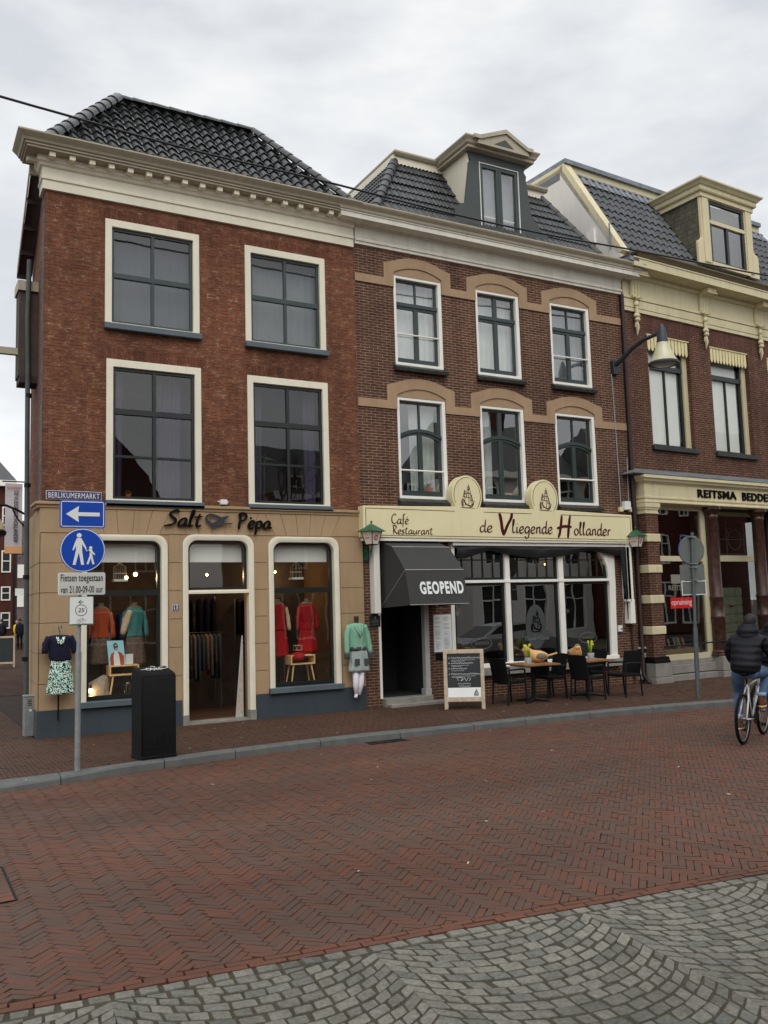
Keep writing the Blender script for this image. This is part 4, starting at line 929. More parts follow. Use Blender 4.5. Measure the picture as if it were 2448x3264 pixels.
# ================================================================== BUILDING C: bedding shop, turned slightly away
PHI = R(3.5)
Cb = thing('bedding_shop_house', 'dark brick shop building with yellow cream entablature, console brackets, columns and cream dormer', 'building', (15.3, 0, 0), PHI)
def c_build(mb, name, m, par=None, **k): return mb.build(name, m, par or Cb, world=False, **k)
CW_ = [(.88, 2.46), (3.28, 4.87), (5.72, 7.3)]
mb = MB(); wall_mb(mb, 0.02, 8.5, 0, 8.97, [(a, b, 5.68, 8.49) for a, b in CW_]+[(.62, 8.2, .1, 4.35)], depth=.25)
mb.quad((.02, 0, 0), (.02, 4, 0), (.02, 4, 9.9), (.02, 0, 9.9)); mb.cur = 1
for a, b in CW_: mb.prism([(a-.02, 8.492), (b+.02, 8.492), (b+.12, 8.93), (a-.12, 8.93)], -.003, .02)
c_build(mb, 'brick_wall', ['brickC', 'brickCs'])
# entablature
mb = MB(); mould(mb, [(0, 8.95), (-.05, 8.955), (-.05, 9.04), (-.035, 9.05), (-.06, 9.055), (-.06, 9.25), (-.04, 9.26), (-.08, 9.27), (-.08, 9.33), (-.05, 9.34), (-.05, 9.78), (-.1, 9.8), (-.12, 9.84), (-.12, 9.9), (0, 9.9)], .12, 8.4, .2)
ent = c_build(mb, 'entablature', 'ycream')
mb = MB(); mould(mb, [(-.1, 9.9), (-.5, 9.91), (-.5, 10.09), (-.52, 10.1), (-.52, 10.13), (.1, 10.13)], .52, 8.6, .3); c_build(mb, 'cornice', 'ycream')
mb = MB(); mould(mb, [(-.5, 10.13), (-.53, 10.14), (-.56, 10.19), (-.6, 10.24), (-.6, 10.27), (.05, 10.28)], .65, 8.6, .3); c_build(mb, 'gutter', 'soffitb')
mb = MB(); mb.box(-.12, .2, -.5, .5, 10.02, 10.12); mb.quad((-.12, -.5, 10.12), (.25, -.58, 10.29), (.25, .4, 10.35), (-.12, .4, 10.2)); c_build(mb, 'valley_lead', 'lead')
for u in (.29, 2.88, 5.2):
    k = MB(); w_ = .34
    k.prismx([(-.06, 9.3), (-.1, 9.3), (-.11, 9.6), (-.16, 9.72), (-.3, 9.76), (-.38, 9.8), (-.38, 9.9), (-.06, 9.9)], u, u+w_)
    for j in range(3): k.box(u+.03+j*.1, u+.09+j*.1, -.12, -.1, 9.33, 9.62)
    for j in range(3): k.ball((u+.06+j*.11, -.38, 9.84), (.035, .02, .035), 8, 5)
    k.box(u-.02, u+w_+.02, -.4, -.36, 9.755, 9.775)
    # acanthus drop
    cxx = u+w_/2
    for j in range(5): a = -1+j*.5; k.tube([(cxx, -.1, 9.24), (cxx+a*.1, -.15, 9.29+.03*abs(a)), (cxx+a*.17, -.17, 9.26)], [.03, .024, .008], 6)
    k.ball((cxx, -.11, 9.12), (.07, .06, .07)); k.tube([(cxx, -.1, 9.2), (cxx-.01, -.11, 9.02), (cxx, -.1, 8.88)], [.05, .035, .05], 8)
    k.ball((cxx, -.1, 8.84), (.1, .07, .07)); k.ball((cxx+.01, -.1, 8.74), (.08, .07, .06))
    k.tube([(cxx, -.09, 8.7), (cxx+.01, -.1, 8.55), (cxx+.02, -.06, 8.36)], [.035, .05, .01], 7); k.tube([(cxx-.03, -.09, 8.66), (cxx-.06, -.08, 8.55)], [.03, .01], 6)
    c_build(k, 'console_bracket', 'ycream', ent, smooth=True)
for a, b in CW_:
    f = MB(); f.ring(rect(a, b, 5.68, 8.5), rect(a+.16, b-.16, 5.72, 8.42), .12, .28); w = c_build(f, 'window', 'ycream2')
    sh = MB(); sh.ring(rect(a+.16, b-.16, 5.7, 8.42), rect(a+.22, b-.22, 5.76, 8.36), .17, .24); sh.box(a+.16, b-.16, .15, .24, 7.66, 7.78); sh.box((a+b)/2-.018, (a+b)/2+.018, .18, .24, 5.75, 7.68); c_build(sh, 'sash', 'black', w)
    g_ = MB(); g_.quad((a+.2, .21, 5.72), (b-.2, .21, 5.72), (b-.2, .21, 8.4), (a+.2, .21, 8.4)); c_build(g_, 'pane', 'glass', w)
    c = curtain_mb(a+.15, b-.28, 5.7, 8.4, .245, .003, .5); c_build(c, 'roller_blind', 'blind', w)
    rm = MB(); rm.box(a+.1, b-.1, .3, 1.5, 5.65, 8.45); c_build(rm, 'room', 'interior', w)
    c_build(MB().box(a-.05, b+.08, -.08, .12, 5.56, 5.678), 'sill', 'slate', w, bevel=.006)
    v = MB(); n = 12
    for i in range(n):
        x = a+.03+(b-a-.06)*i/n; d = (b-a-.06)/n; v.prism([(x+.014, 8.48), (x+.014, 8.16), (x+.03, 8.1), (x+d/2, 8.06), (x+d-.03, 8.1), (x+d-.014, 8.16), (x+d-.014, 8.48)][::-1], .02, .035)
    v.box(a, b, .0, .05, 8.46, 8.485)
    for i in range(1): pass
    c_build(v, 'lambrequin', 'valance', w)
    c_build(MB().box(a+.02, b-.02, .037, .05, 8.1, 8.47), 'lambrequin_back', 'black', w)
# roof, verge, gable
us = Vector((0, 1.8, 2.93)); Ls = us.length; us.normalize()
mb = tiles_mb((.3, -.05, 10.35), (1, 0, 0), us, 8.3, Ls, lambda t: 0, lambda t: 8.2, pitch=.24, course=.33, amp=.036, lift=.035)
c_build(mb, 'roof', 'tileC', smooth=True)
mb = MB(); mb.quad((.1, 0, 10.2), (8.5, 0, 10.2), (8.5, 1.8, 13.2), (.1, 1.8, 13.2)); mb.box(.1, 8.5, 1.9, 7, 13.1, 13.3); c_build(mb, 'roof_deck', 'lead')
mb = MB(); mb.prismx([(-.1, 10.45), (.08, 10.4), (1.98, 13.38), (1.8, 13.5), (1.74, 13.5)], .1, .34); mb.box(.1, .34, 1.8, 7, 13.28, 13.5); c_build(mb, 'bargeboard', 'ycream')
mb = MB(); mb.box(.34, 8.5, 1.76, 1.9, 13.3, 13.5); c_build(mb, 'ridge_board', 'ycream2')
mb = MB(); mb.box(.1, 8.5, 1.68, 7, 13.5, 13.62); mb.add([(.3, 1.72, 13.3), (8.5, 1.72, 13.3), (8.5, 1.5, 12.95), (.3, 1.5, 12.95)], [(0, 1, 2, 3)]); c_build(mb, 'roof_lead', 'lead')
mb = MB(); mb.prismx([(-.02, 9.9), (-.02, 10.35), (1.85, 13.4), (7, 13.4), (7, 9.9)], .1, .3); gb = c_build(mb, 'rendered_gable', 'render')
mb = MB(); mb.box(.03, .1, .75, 1.0, 10.9, 11.3); c_build(mb, 'gable_vent', 'white', gb)
k = MB(); k.tube([(.06, .25, 10.6), (.06, .25, 11.25)], .02); k.tube([(.06, .25, 10.75), (-.02, .25, 10.75)], .015); c_build(k, 'gable_pipe', 'lead', gb)
k = MB(); k.lathe([(.16, 13.5), (.16, 13.95)], (.9, 4.3), 14); k.lathe([(.27, 13.93), (.3, 13.96), (.3, 14.02), (.1, 14.1)], (.9, 4.3), 14); c_build(k, 'flue', 'oldwood', smooth=True)
# cream dormer
a, b, z0, z1 = 3.66, 5.16, 10.85, 12.58
Dm = MB(); 
Dm.prism([(3.3, 12.62), (3.3, 11.48), (3.24, 11.4), (3.14, 11.36), (3.12, 11.3), (3.12, 10.72), (a, 10.72), (a, 12.62)][::-1], 0, .07)
Dm.prism([(5.5, 12.62), (5.5, 11.5), (5.55, 11.42), (5.66, 11.38), (5.7, 11.3), (5.7, 10.72), (b, 10.72), (b, 12.62)], 0, .07)
Dm.box(a, b, 0, .07, z1, 12.62); Dm.box(a-.01, b+.1, -.04, .07, 10.72, z0)
Dm.box(3.36, 3.6, -.03, 0, 10.8, 12.6); Dm.box(5.2, 5.44, -.03, 0, 10.8, 12.6)
d3 = c_build(Dm, 'dormer', 'ycream', bevel=.004)
ck = (brick('slate_hung_cheek', s(96, 92, 78), s(78, 76, 66), s(46, 44, 38), s(60, 58, 50), row=.13, wid=.2, ms=.006))
for u0, u1 in ((3.34, 3.4), (5.4, 5.46)): c_build(MB().prismx([(.07, 10.5), (.07, 12.6), (1.45, 12.75)], u0, u1), 'dormer_cheek', ck, d3)
sh = MB(); sh.ring(rect(a, b, z0, z1), rect(a+.09, b-.09, z0+.06, z1-.07), .02, .09); sh.box((a+b)/2-.045, (a+b)/2+.045, .02, .09, z0+.03, 11.95); c_build(sh, 'casement', 'black', d3)
c_build(MB().box(a+.02, b-.0, 0.0, .08, 11.93, 12.03), 'transom', 'ycream', d3)
c_build(MB().quad((a, .06, z0), (b, .06, z0), (b, .06, z1), (a, .06, z1)), 'pane', 'glassdk', d3)
c_build(curtain_mb(a+.02, b-.02, z0, z1, .25, .004, .4), 'net_curtain', 'netc2', d3)
mb = MB(); mould(mb, [(.02, 12.6), (-.05, 12.6), (-.05, 12.72), (-.1, 12.73), (-.12, 12.76), (-.12, 12.86), (-.16, 12.88), (-.2, 12.93), (-.26, 12.98), (-.26, 13.02), (.1, 13.06)], 3.32, 5.48, 1.6, 1.6); c_build(mb, 'dormer_cornice', 'ycream', d3)
# shopfront
mb = MB(); mould(mb, [(.0, 5.06), (-.4, 4.9), (-.4, 4.88), (.0, 4.88)], .12, 8.4, .0); c_build(mb, 'lead_flashing', 'lead')
mb = MB(); mould(mb, [(0, 4.86), (-.42, 4.86), (-.42, 4.79), (-.38, 4.77), (-.36, 4.72), (-.31, 4.7), (-.3, 4.68), (-.28, 4.66), (-.28, 4.37), (-.3, 4.36), (-.3, 4.32), (-.28, 4.31), (-.28, 4.27), (-.31, 4.25), (-.31, 4.22), (-.26, 4.2), (0, 4.2)][::-1], .42, 8.4, .0)
sf = c_build(mb, 'shop_cornice', 'ycream')
mb = MB(); mb.box(.13, .55, -.28, .0, .5, 4.2); pil = c_build(mb, 'pilaster', 'brickC')
mb = MB(); mb.box(.08, .6, -.33, 0, 4.1, 4.2); mb.box(.1, .58, -.31, 0, 4.05, 4.1); mb.box(.12, .56, -.29, 0, 3.98, 4.05); mb.box(.11, .57, -.3, 0, 3.95, 3.98); c_build(mb, 'capital', 'ycream', pil)
for z in (3.28, 2.55, 1.84, 1.12): c_build(MB().box(.1, .58, -.31, 0, z, z+.19), 'quoin_block', 'ycream', pil, bevel=.012)
mb = MB(); mb.prismx([(0, .46), (-.34, .46), (-.34, .5), (-.31, .54), (-.3, .6), (0, .6)], .1, .62); c_build(mb, 'pilaster_base', 'txtblack', pil)
mb = MB(); mb.box(.1, .66, -.34, 0, .15, .46); mb.box(.08, .68, -.36, 0, -.02, .14); c_build(mb, 'plinth_block', 'pstone', pil, bevel=.006)
mb = MB(); mb.box(-.1, .12, -.05, .0, .1, .66); mb.box(-.1, .12, -.06, 0, .66, .7); mb.box(-.1, .12, -.07, 0, .8, .84); lp = c_build(mb, 'side_panel', 'greypaint')
c_build(MB().box(-.06, .1, -.055, -.05, .18, .6), 'panel_inset', 'txtblack', lp)
mb = MB()
for k in range(4): mb.box(-.09+k*.055, -.06+k*.055, -.06, -.05, .71, .79)
c_build(mb, 'panel_slots', 'txtblack', lp)
mb = MB(); mb.box(.6, 2.62, -.12, .25, .16, .36); mb.box(.6, 2.62, -.06, .25, .36, .47); mb.box(.6, 2.64, -.2, .25, -.02, .14); mb.box(2.5, 2.96, -.36, .2, -.02, .14); mb.box(2.52, 2.94, -.34, .2, .15, .5); mb.box(4.35, 4.85, -.36, .2, -.02, .14); mb.box(4.37, 4.83, -.34, .2, .15, .5); mb.box(2.94, 4.4, .4, .6, -.02, .12)
c_build(mb, 'stone_plinth', 'pstone', bevel=.008)
f = MB(); f.ring(rect(.6, 2.6, .47, 4.2), rect(.74, 2.44, .6, 4.1), -.02, .1); f.box(.7, 2.46, -.01, .1, 2.84, 2.97); w = c_build(f, 'shop_window', 'ycream2', bevel=.005)
c_build(MB().quad((.7, .03, .5), (2.5, .03, .5), (2.5, .03, 4.15), (.7, .03, 4.15)), 'pane', 'glassdk', w)
# recessed entrance window
f = MB(); f.ring(rect(2.9, 5.6, .5, 4.2), rect(3.0, 5.46, .6, 4.1), .55, .66); f.box(2.95, 5.5, .56, .66, 2.88, 3.04); f.quad((2.6, -.02, .47), (2.6, -.02, 4.2), (2.9, .6, 4.2), (2.9, .6, .47)) ; w = c_build(f, 'recessed_window', 'ycream2')
c_build(MB().quad((2.95, .6, .5), (5.5, .6, .5), (5.5, .6, 4.15), (2.95, .6, 4.15)), 'pane', 'glassdk', w)
for cx_ in (2.72, 4.6):
    mb = MB(); mb.lathe([(.24, .5), (.24, .54), (.2, .57), (.21, .6), (.17, .64), (.165, 1.4), (.18, 1.42), (.18, 1.48), (.165, 1.5), (.16, 1.9), (.175, 1.92), (.175, 1.96), (.155, 2.0), (.145, 3.9), (.16, 3.92), (.16, 3.97), (.15, 4.0), (.2, 4.1), (.24, 4.13), (.24, 4.2)], (cx_, -.12), 24); c_build(mb, 'column', 'marble', smooth=True)
mb = MB(); mb.tube([(.5, -.3, .83), (2.6, -.3, .86), (4.6, -.3, .86)], .018); c_build(mb, 'guard_rail', 'iron')
mb = MB(); mb.quad((2.6, 0, 4.2), (6, 0, 4.2), (6, .7, 4.2), (2.6, .7, 4.2)); mb.box(.7, 8.2, 2.8, 2.85, .1, 4.3); mb.quad((.62, .3, .4), (8.2, .3, .4), (8.2, 2.8, .4), (.62, 2.8, .4)); mb.quad((.62, .2, .1), (.62, 2.8, .1), (.62, 2.8, 4.3), (.62, .2, 4.3)); mb.quad((.62, .7, 4.22), (8.2, .7, 4.22), (8.2, 2.8, 4.22), (.62, 2.8, 4.22)); mb.box(5.6, 8.2, .3, .4, .4, 4.2); c_build(mb, 'shop_room', 'interior')
mb = MB(); mb.box(0.3, 8.5, 4, 4.1, 0, 13.2); c_build(mb, 'rear_wall', 'brickC')

# ================================================================== THE OTHER SIDE OF THE STREET (seen in the windows)
def opposite_house(x0, x1, y, h, hr, m, label, gable=False):
    t = thing('opposite_house', label, 'building', ((x0+x1)/2, y, 0)); d = 8
    n = max(2, int((x1-x0)/2.1)); hs_ = []; w = (x1-x0)/n
    for i in range(n):
        xc = x0+w*(i+.5); hs_ += [(xc-.5, xc+.5, z, z+1.7) for z in [3.9+2.8*k for k in range(int((h-4.4)/2.8)+1)]]+[(xc-.8, xc+.8, .5, 2.9)]
    mb = MB(); wall_mb(mb, x0, x1, 0, h, hs_, depth=-.2); mb.v = [(a, y+b, c) for a, b, c in mb.v]
    mb.quad((x0, y, 0), (x0, y-d, 0), (x0, y-d, h), (x0, y, h)); mb.quad((x1, y, 0), (x1, y-d, 0), (x1, y-d, h), (x1, y, h)); mb.quad((x0, y-d, 0), (x1, y-d, 0), (x1, y-d, h), (x0, y-d, h))
    if gable: mb.prism([(x0, h), (x1, h), ((x0+x1)/2+.5, h+hr), ((x0+x1)/2-.5, h+hr)], y, y-.2)
    mb.build('wall', m, t)
    for a, b, c, e in hs_:
        f = MB(); f.ring(rect(a, b, c, e), rect(a+.08, b-.08, c+.08, e-.08), y+.02, y-.1); f.box((a+b)/2-.03, (a+b)/2+.03, y-.08, y-.02, c, e); f.box(a, b, y-.08, y-.02, c+(e-c)*.65, c+(e-c)*.65+.06)
        p = f.build('window', 'white', t); MB().quad((a, y-.12, c), (b, y-.12, c), (b, y-.12, e), (a, y-.12, e)).build('pane', 'canvasb', p)
    mb = MB(); xm = (x0+x1)/2
    if gable: mb.add([(x0, y, h), (xm, y, h+hr), (x1, y, h), (x0, y-d, h), (xm, y-d, h+hr), (x1, y-d, h)], [(0, 1, 4, 3), (1, 2, 5, 4)])
    else: mb.add([(x0, y+.3, h), (x1, y+.3, h), (x1-.6, y-d/2, h+hr), (x0+.6, y-d/2, h+hr), (x0, y-d, h), (x1, y-d, h)], [(0, 1, 2, 3), (3, 2, 5, 4), (0, 3, 4), (1, 5, 2)])
    mb.build('roof', 'tileB', t)
    MB().box(x0, x1, y, y+.3, h-.25, h+.02).build('cornice', 'white', t)
    MB().box(xm+.8, xm+1.3, y-d/2-.3, y-d/2+.3, h+hr-.8, h+hr+.9).build('chimney', 'brickfar', t)
opposite_house(-14, -3, -27, 9, 3.2, 'brickfar', 'long brick house across the square reflected at far left')
opposite_house(-2.8, 4.2, -26, 7.6, 4.6, 'render', 'white gabled house across the square', True)
opposite_house(4.4, 11.5, -26, 6.8, 4.2, 'brickfar', 'dark brick gabled house across the square', True)
opposite_house(16, 25, -24, 7.5, 3.0, 'brickred', 'red brick house with wide front across the street')
opposite_house(25.2, 33, -21, 8.6, 3.4, 'render', 'pale rendered house across the street')
opposite_house(33.2, 44, -18, 8.4, 3.2, 'brickfar', 'tall brown house at the far bend of the street')
opposite_house(44.2, 58, -14, 9.0, 3.2, 'brickfar', 'red brick corner house closing the street')
def bare_tree(x, y, h, label):
    t = thing('bare_tree', label, 'tree', (x, y, 0)); tr = MB(); br = MB(); rnd = random.Random(5)
    tr.tube([(x, y, 0), (x+.05, y, h*.2), (x, y+.05, h*.4)], [.22, .17, .13], 9)
    def grow(p, d, L, r, k):
        q = p+d*L; br.tube([p, (p+q)/2+Vector((rnd.gauss(0, L*.05), rnd.gauss(0, L*.05), 0)), q], [r, r*.8, r*.6], 5)
        if k == 0: return
        for _ in range(3 if k > 1 else 2):
            e = (d+Vector((rnd.gauss(0, .5), rnd.gauss(0, .5), rnd.gauss(.1, .3)))).normalized(); grow(q, e, L*.72, r*.6, k-1)
    for a in range(4): grow(Vector((x, y+.05, h*.38)), Vector((math.cos(a*1.6)*.6, math.sin(a*1.6)*.6, .9)).normalized(), h*.2, .09, 4)
    tr.build('trunk', 'soffit', t); br.build('crown', 'soffit', t)
bare_tree(14, -17.5, 9.5, 'bare branched tree between the square and the far houses')

# ================================================================== ALLEY
def alley_house(name, label, P, h, m, rows, wins=True, roofm='tileB'):
    """P: front edge from near to far (x, y); body lies to the right of it"""
    (x0, y0), (x1, y1) = P; t = thing(name, label, 'building', (x0, y0, 0)); mb = MB()
    mb.quad((x0, y0, 0), (x1, y1, 0), (x1, y1, h), (x0, y0, h)); mb.quad((x0, y0, 0), (x0+6, y0, 0), (x0+6, y0, h), (x0, y0, h)); mb.quad((x1, y1, 0), (x1+6, y1, 0), (x1+6, y1, h), (x1, y1, h))
    mb.build('wall', m, t); MB().add([(x0+.02, y0, h), (x1+.02, y1, h), (x1+3, y1, h+2.5), (x0+3, y0, h+2.5), (x0+6, y0, h), (x1+6, y1, h)], [(0, 1, 2, 3), (3, 2, 5, 4)]).build('roof', roofm, t)
    n = max(1, int((y1-y0)/2.6)); ux = (x1-x0)/(y1-y0)
    for i in range(n):
        for k in range(rows):
            y = y0+(i+.3)*(y1-y0)/n; x = x0+ux*(y-y0)-.03; z = .5+k*3
            f = MB(); f.add([(x, y, z), (x+ux*1.1, y+1.1, z), (x+ux*1.1, y+1.1, z+1.9), (x, y, z+1.9), (x-.02, y+.1, z+.1), (x-.02+ux*1.0, y+1.0, z+.1), (x-.02+ux, y+1.0, z+1.8), (x-.02, y+.1, z+1.8)], [(0, 1, 5, 4), (1, 2, 6, 5), (2, 3, 7, 6), (3, 0, 4, 7)])
            w = f.build('window', 'white', t); MB().quad((x+.01, y+.1, z+.1), (x+.01+ux*.9, y+1, z+.1), (x+.01+ux*.9, y+1, z+1.8), (x+.01, y+.1, z+1.8)).build('pane', 'canvasb', w)
    return t
alley_house('alley_house', 'dark boarded house behind the corner shop along the alley', [(2.32, 2.6), (2.95, 8.0)], 6.4, 'boardwall', 2)
alley_house('alley_house', 'narrow grey house on the right side of the alley', [(3.02, 8.0), (4.22, 18)], 7.0, 'brickside', 2)
alley_house('alley_house', 'plastered house further down the right side of the alley', [(4.3, 18), (9.2, 56)], 7.5, 'cream', 2)
rh = thing('red_brick_house', 'red brick house with white windows at the end of the alley on the left', 'building', (7.2, 50, 0))
mb = MB(); mb.quad((-6, 50, 0), (7.2, 50, 0), (7.2, 50, 11), (-6, 50, 11)); mb.quad((7.2, 50, 0), (8.4, 58, 0), (8.4, 58, 11), (7.2, 50, 11)); mb.build('wall', 'brickred', rh)
MB().box(-6, 7.3, 49.6, 50, 10.9, 11.3).build('cornice', 'white', rh); MB().quad((-6, 49.6, 11.3), (7.3, 49.6, 11.3), (6, 54, 14), (-6, 54, 14)).build('roof', 'tileB', rh)
for zz, zh in ((8.2, 1.3), (5.0, 1.5), (3.1, .95), (1.2, 1.1)):
    for xx in (6.75, 5.6, 4.4):
        f = MB(); f.ring(rect(xx-.3, xx+.3, zz, zz+zh), rect(xx-.22, xx+.22, zz+.08, zz+zh-.08), 49.93, 50.02); f.box(xx-.22, xx+.22, 49.95, 50, zz+zh*.5, zz+zh*.5+.06); w = f.build('window', 'white', rh); MB().quad((xx-.22, 49.98, zz+.08), (xx+.22, 49.98, zz+.08), (xx+.22, 49.98, zz+zh-.08), (xx-.22, 49.98, zz+zh-.08)).build('pane', 'canvasb', w)
ws_ = thing('street_banner', 'white lettered banner strung across the far end of the alley', 'banner', (6.6, 38, 4)); MB().quad((6.0, 38, 3.15), (7.2, 38, 3.1), (7.2, 38, 3.5), (6.0, 38, 3.55)).build('cloth', 'signwhite', ws_)
fb = thing('far_house', 'small grey stepped house far down the alley', 'building', (11, 84, 0))
mb = MB(); mb.prism([(6, 0), (15, 0), (15, 9), (13.2, 9), (13.2, 10.6), (12.4, 10.6), (12.4, 12), (11.6, 12), (11.6, 10.4), (10.6, 10.4), (10.6, 8.6), (6, 8.6)], 84, 85); mb.build('wall', 'brickside', fb)
for z in (3, 6): MB().box(11.3, 12, 83.9, 84, z, z+1.4).build('window', 'white', fb)
# banner, lantern on bracket, overhead beam
bn = thing('restaurant_banner', 'long grey banner lettered DE VLIEGENDE HOLLANDER hanging in the alley', 'banner', (3.15, 13, 3.85))
mb = MB(); n = 10
for i in range(n):
    z0, z1 = 3.84+2.1*i/n, 3.84+2.1*(i+1)/n; mb.quad((2.88, 13+.02*math.sin(i), z0), (3.36, 13+.02*math.sin(i), z0), (3.36, 13+.02*math.sin(i+1), z1), (2.88, 13+.02*math.sin(i+1), z1))
mb.build('cloth', 'banner', bn)
MB().quad((2.88, 12.975, 3.84), (3.36, 12.975, 3.84), (3.36, 12.975, 4.05), (2.88, 12.975, 4.05)).build('orange_edge', 'bannero', bn)
tx = text_mb('DE VLIEGENDE HOLLANDER', 0, 1.55, 0, .12, 12.96, .01, .004); tx.v = [(3.16+z-.04, y, 5.72-x) for x, y, z in tx.v]; tx.build('lettering', 'txtblack', bn)
text_mb('RESTAURANT', 2.92, 3.32, 5.78, 5.84, 12.96, .005, .004).build('small_lettering', 'red', bn)
MB().tube([(2.8, 13, 6.0), (3.65, 13, 6.0)], .02).tube([(2.85, 13, 3.85), (3.62, 13, 3.8)], .012).build('bracket', 'iron', bn)
wl = thing('alley_wall_lantern', 'black street lantern on a curved arm from the alley wall at left edge', 'lamp', (2.1, 2.2, 3.9))
MB().tube([(2.16, 2.3, 3.86), (2.0, 2.2, 3.93), (1.8, 2.1, 4.0), (1.62, 2.05, 4.0), (1.55, 2.0, 3.9)], .022).tube([(2.15, 2.3, 3.62), (2.0, 2.22, 3.78), (1.92, 2.2, 3.94)], .015).build('arm', 'iron', wl)
MB().lathe([(.03, 3.92), (.06, 3.86), (.1, 3.8), (.19, 3.66), (.22, 3.56), (.23, 3.54)], (1.55, 2.0), 16).build('shade', 'lampglass', wl, smooth=True)
MB().lathe([(.235, 3.52), (.25, 3.5), (.24, 3.44), (.2, 3.42)], (1.55, 2.0), 16).build('rim', 'iron', wl, smooth=True)
ab = thing('overhead_beam', 'grey steel beam crossing the alley high above the ground at left', 'beam', (1.9, 1.2, 6.7))
MB().box(-1.2, 2.0, 1.15, 1.25, 6.6, 6.72).build('beam', 'gutter', ab)
bx = thing('overhanging_bay', 'dark boarded bay overhanging the alley beside the downpipe', 'bay', (2, 1.3, 6.2))
MB().box(1.85, 2.2, 1.05, 1.5, 6.2, 7.75).build('boarding', 'boardwall', bx); MB().box(1.82, 2.2, 1.0, 1.52, 7.75, 7.93).build('cap', 'gutter', bx); MB().box(1.87, 2.2, 1.05, 1.5, 6.08, 6.2).build('base', 'soffit', bx)
for k in range(4): pass
dp = thing('drain_pipe', 'dark grey drain pipe on the alley side of the corner shop', 'pipe', (2.03, 1.0, 0))
MB().tube([(2.0, .95, 8.3), (1.98, .98, 7.2), (2.0, 1.0, 6.4), (2.02, 1.0, 3.4), (2.05, 1.0, .3)], .042, 12).build('pipe', 'pipe', dp, smooth=True)
for z in (1.2, 2.6, 4.2, 5.8): MB().lathe([(.055, z), (.055, z+.07)], (2.02, 1.0), 12).build('collar', 'iron', dp)
mc = thing('meter_cabinet', 'narrow grey metal cabinet with vent slots standing against the corner wall', 'cabinet', (2.03, .5, 0))
MB().box(1.945, 2.105, .4, .6, 0, .64).build('housing', 'metal', mc, bevel=.008); MB().box(1.935, 2.115, .39, .61, .64, .665).build('lid', 'metal', mc, bevel=.005)
for k in range(4): MB().box(2.0, 2.06, .396, .4, .5+k*.028, .512+k*.028).build('vent_slot', 'iron', mc)
MB().tube([(2.04, .4, .42), (2.04, .385, .42)], .02, 12).build('knob', 'signwhite', mc)
def chalk_board(x, y, rz, label, h=1.0, w=.62, detail=False):
    t = thing('sandwich_board', label, 'chalkboard sign', (x, y, 0), rz)
    lean = .17
    f = MB(); f.ring(rect(-w/2-.07, w/2+.07, .14, h+.08), rect(-w/2, w/2, .22, h), -.03, .03)
    f.box(-w/2-.07, -w/2, -.03, .03, -.0, .15); f.box(w/2, w/2+.07, -.03, .03, -.0, .15)
    sh = Matrix.Rotation(-lean*.8, 4, 'X') @ Matrix.Translation((0, -.0, 0)); f.xf(sh); f.xf(Matrix.Translation((0, -.16, 0)))
    f.build('front_frame', 'oldwood', t, world=False, bevel=.006)
    b = MB(); b.box(-w/2-.07, -w/2, -.03, .03, 0, h+.04); b.box(w/2, w/2+.07, -.03, .03, 0, h+.04); b.box(-w/2, w/2, -.03, .03, .1, .2); b.xf(Matrix.Translation((0, .24, 0)) @ Matrix.Rotation(lean*1.1, 4, 'X')); b.build('rear_frame', 'oldwood', t, world=False, bevel=.006)
    T = Matrix.Translation((0, -.16, 0)) @ sh
    c = MB().box(-w/2, w/2, -.008, .008, .22, h).xf(T).build('chalk_panel', 'chalk', t, world=False)
    if detail:
        MB().box(-w/2+.002, w/2-.002, -.014, -.009, .225, .4).xf(T).build('white_strip', 'paper', c, world=False)
        k = MB(); rnd = random.Random(3); z = h-.08
        def scrawl(x0, x1, z, hh, wd):
            n = int((x1-x0)/(hh*.55)); P = [(x0+(x1-x0)*i/n, z+(hh*(.5 if i % 2 else -.3))*rnd.uniform(.4, 1.2)) for i in range(n+1)]
            ribbon(k, P, wd, -.01, .002, 0, k=3, taper=False)
        for r_, L in ((0, .56), (1, .42), (2, .3), (3, .56)):
            k.box(-w/2+.03, -w/2+.045, -.013, -.01, z-.005, z+.01); scrawl(-w/2+.07, -w/2+.07+L, z, .035, .006); scrawl(-w/2+.08, -w/2+.08+L*.8, z-.038, .012, .003)
            if r_ != 2: scrawl(-w/2+.08, -w/2+.08+L*.45, z-.06, .012, .003)
            z -= .1
        ribbon(k, [(-.1, z-.02), (-.13, z+.03), (-.03, z+.03), (-.06, z-.03), (.02, z+.02), (.04, z-.03), (.08, z+.03), (.12, z+.01), (.09, z-.03)], .006, -.01, .002, taper=False)
        scrawl(-.12, .12, z-.08, .03, .005); scrawl(-.1, .12, z-.125, .03, .005); scrawl(-w/2+.03, w/2-.04, z-.2, .012, .003)
        k.xf(T).build('chalk_writing', 'chalkw', c, world=False)
        q = MB(); ship(q, w/2-.09, .25, .13, .0035, -.016); q.xf(T).build('ship_logo', 'txtblack', c, world=False)
    return t
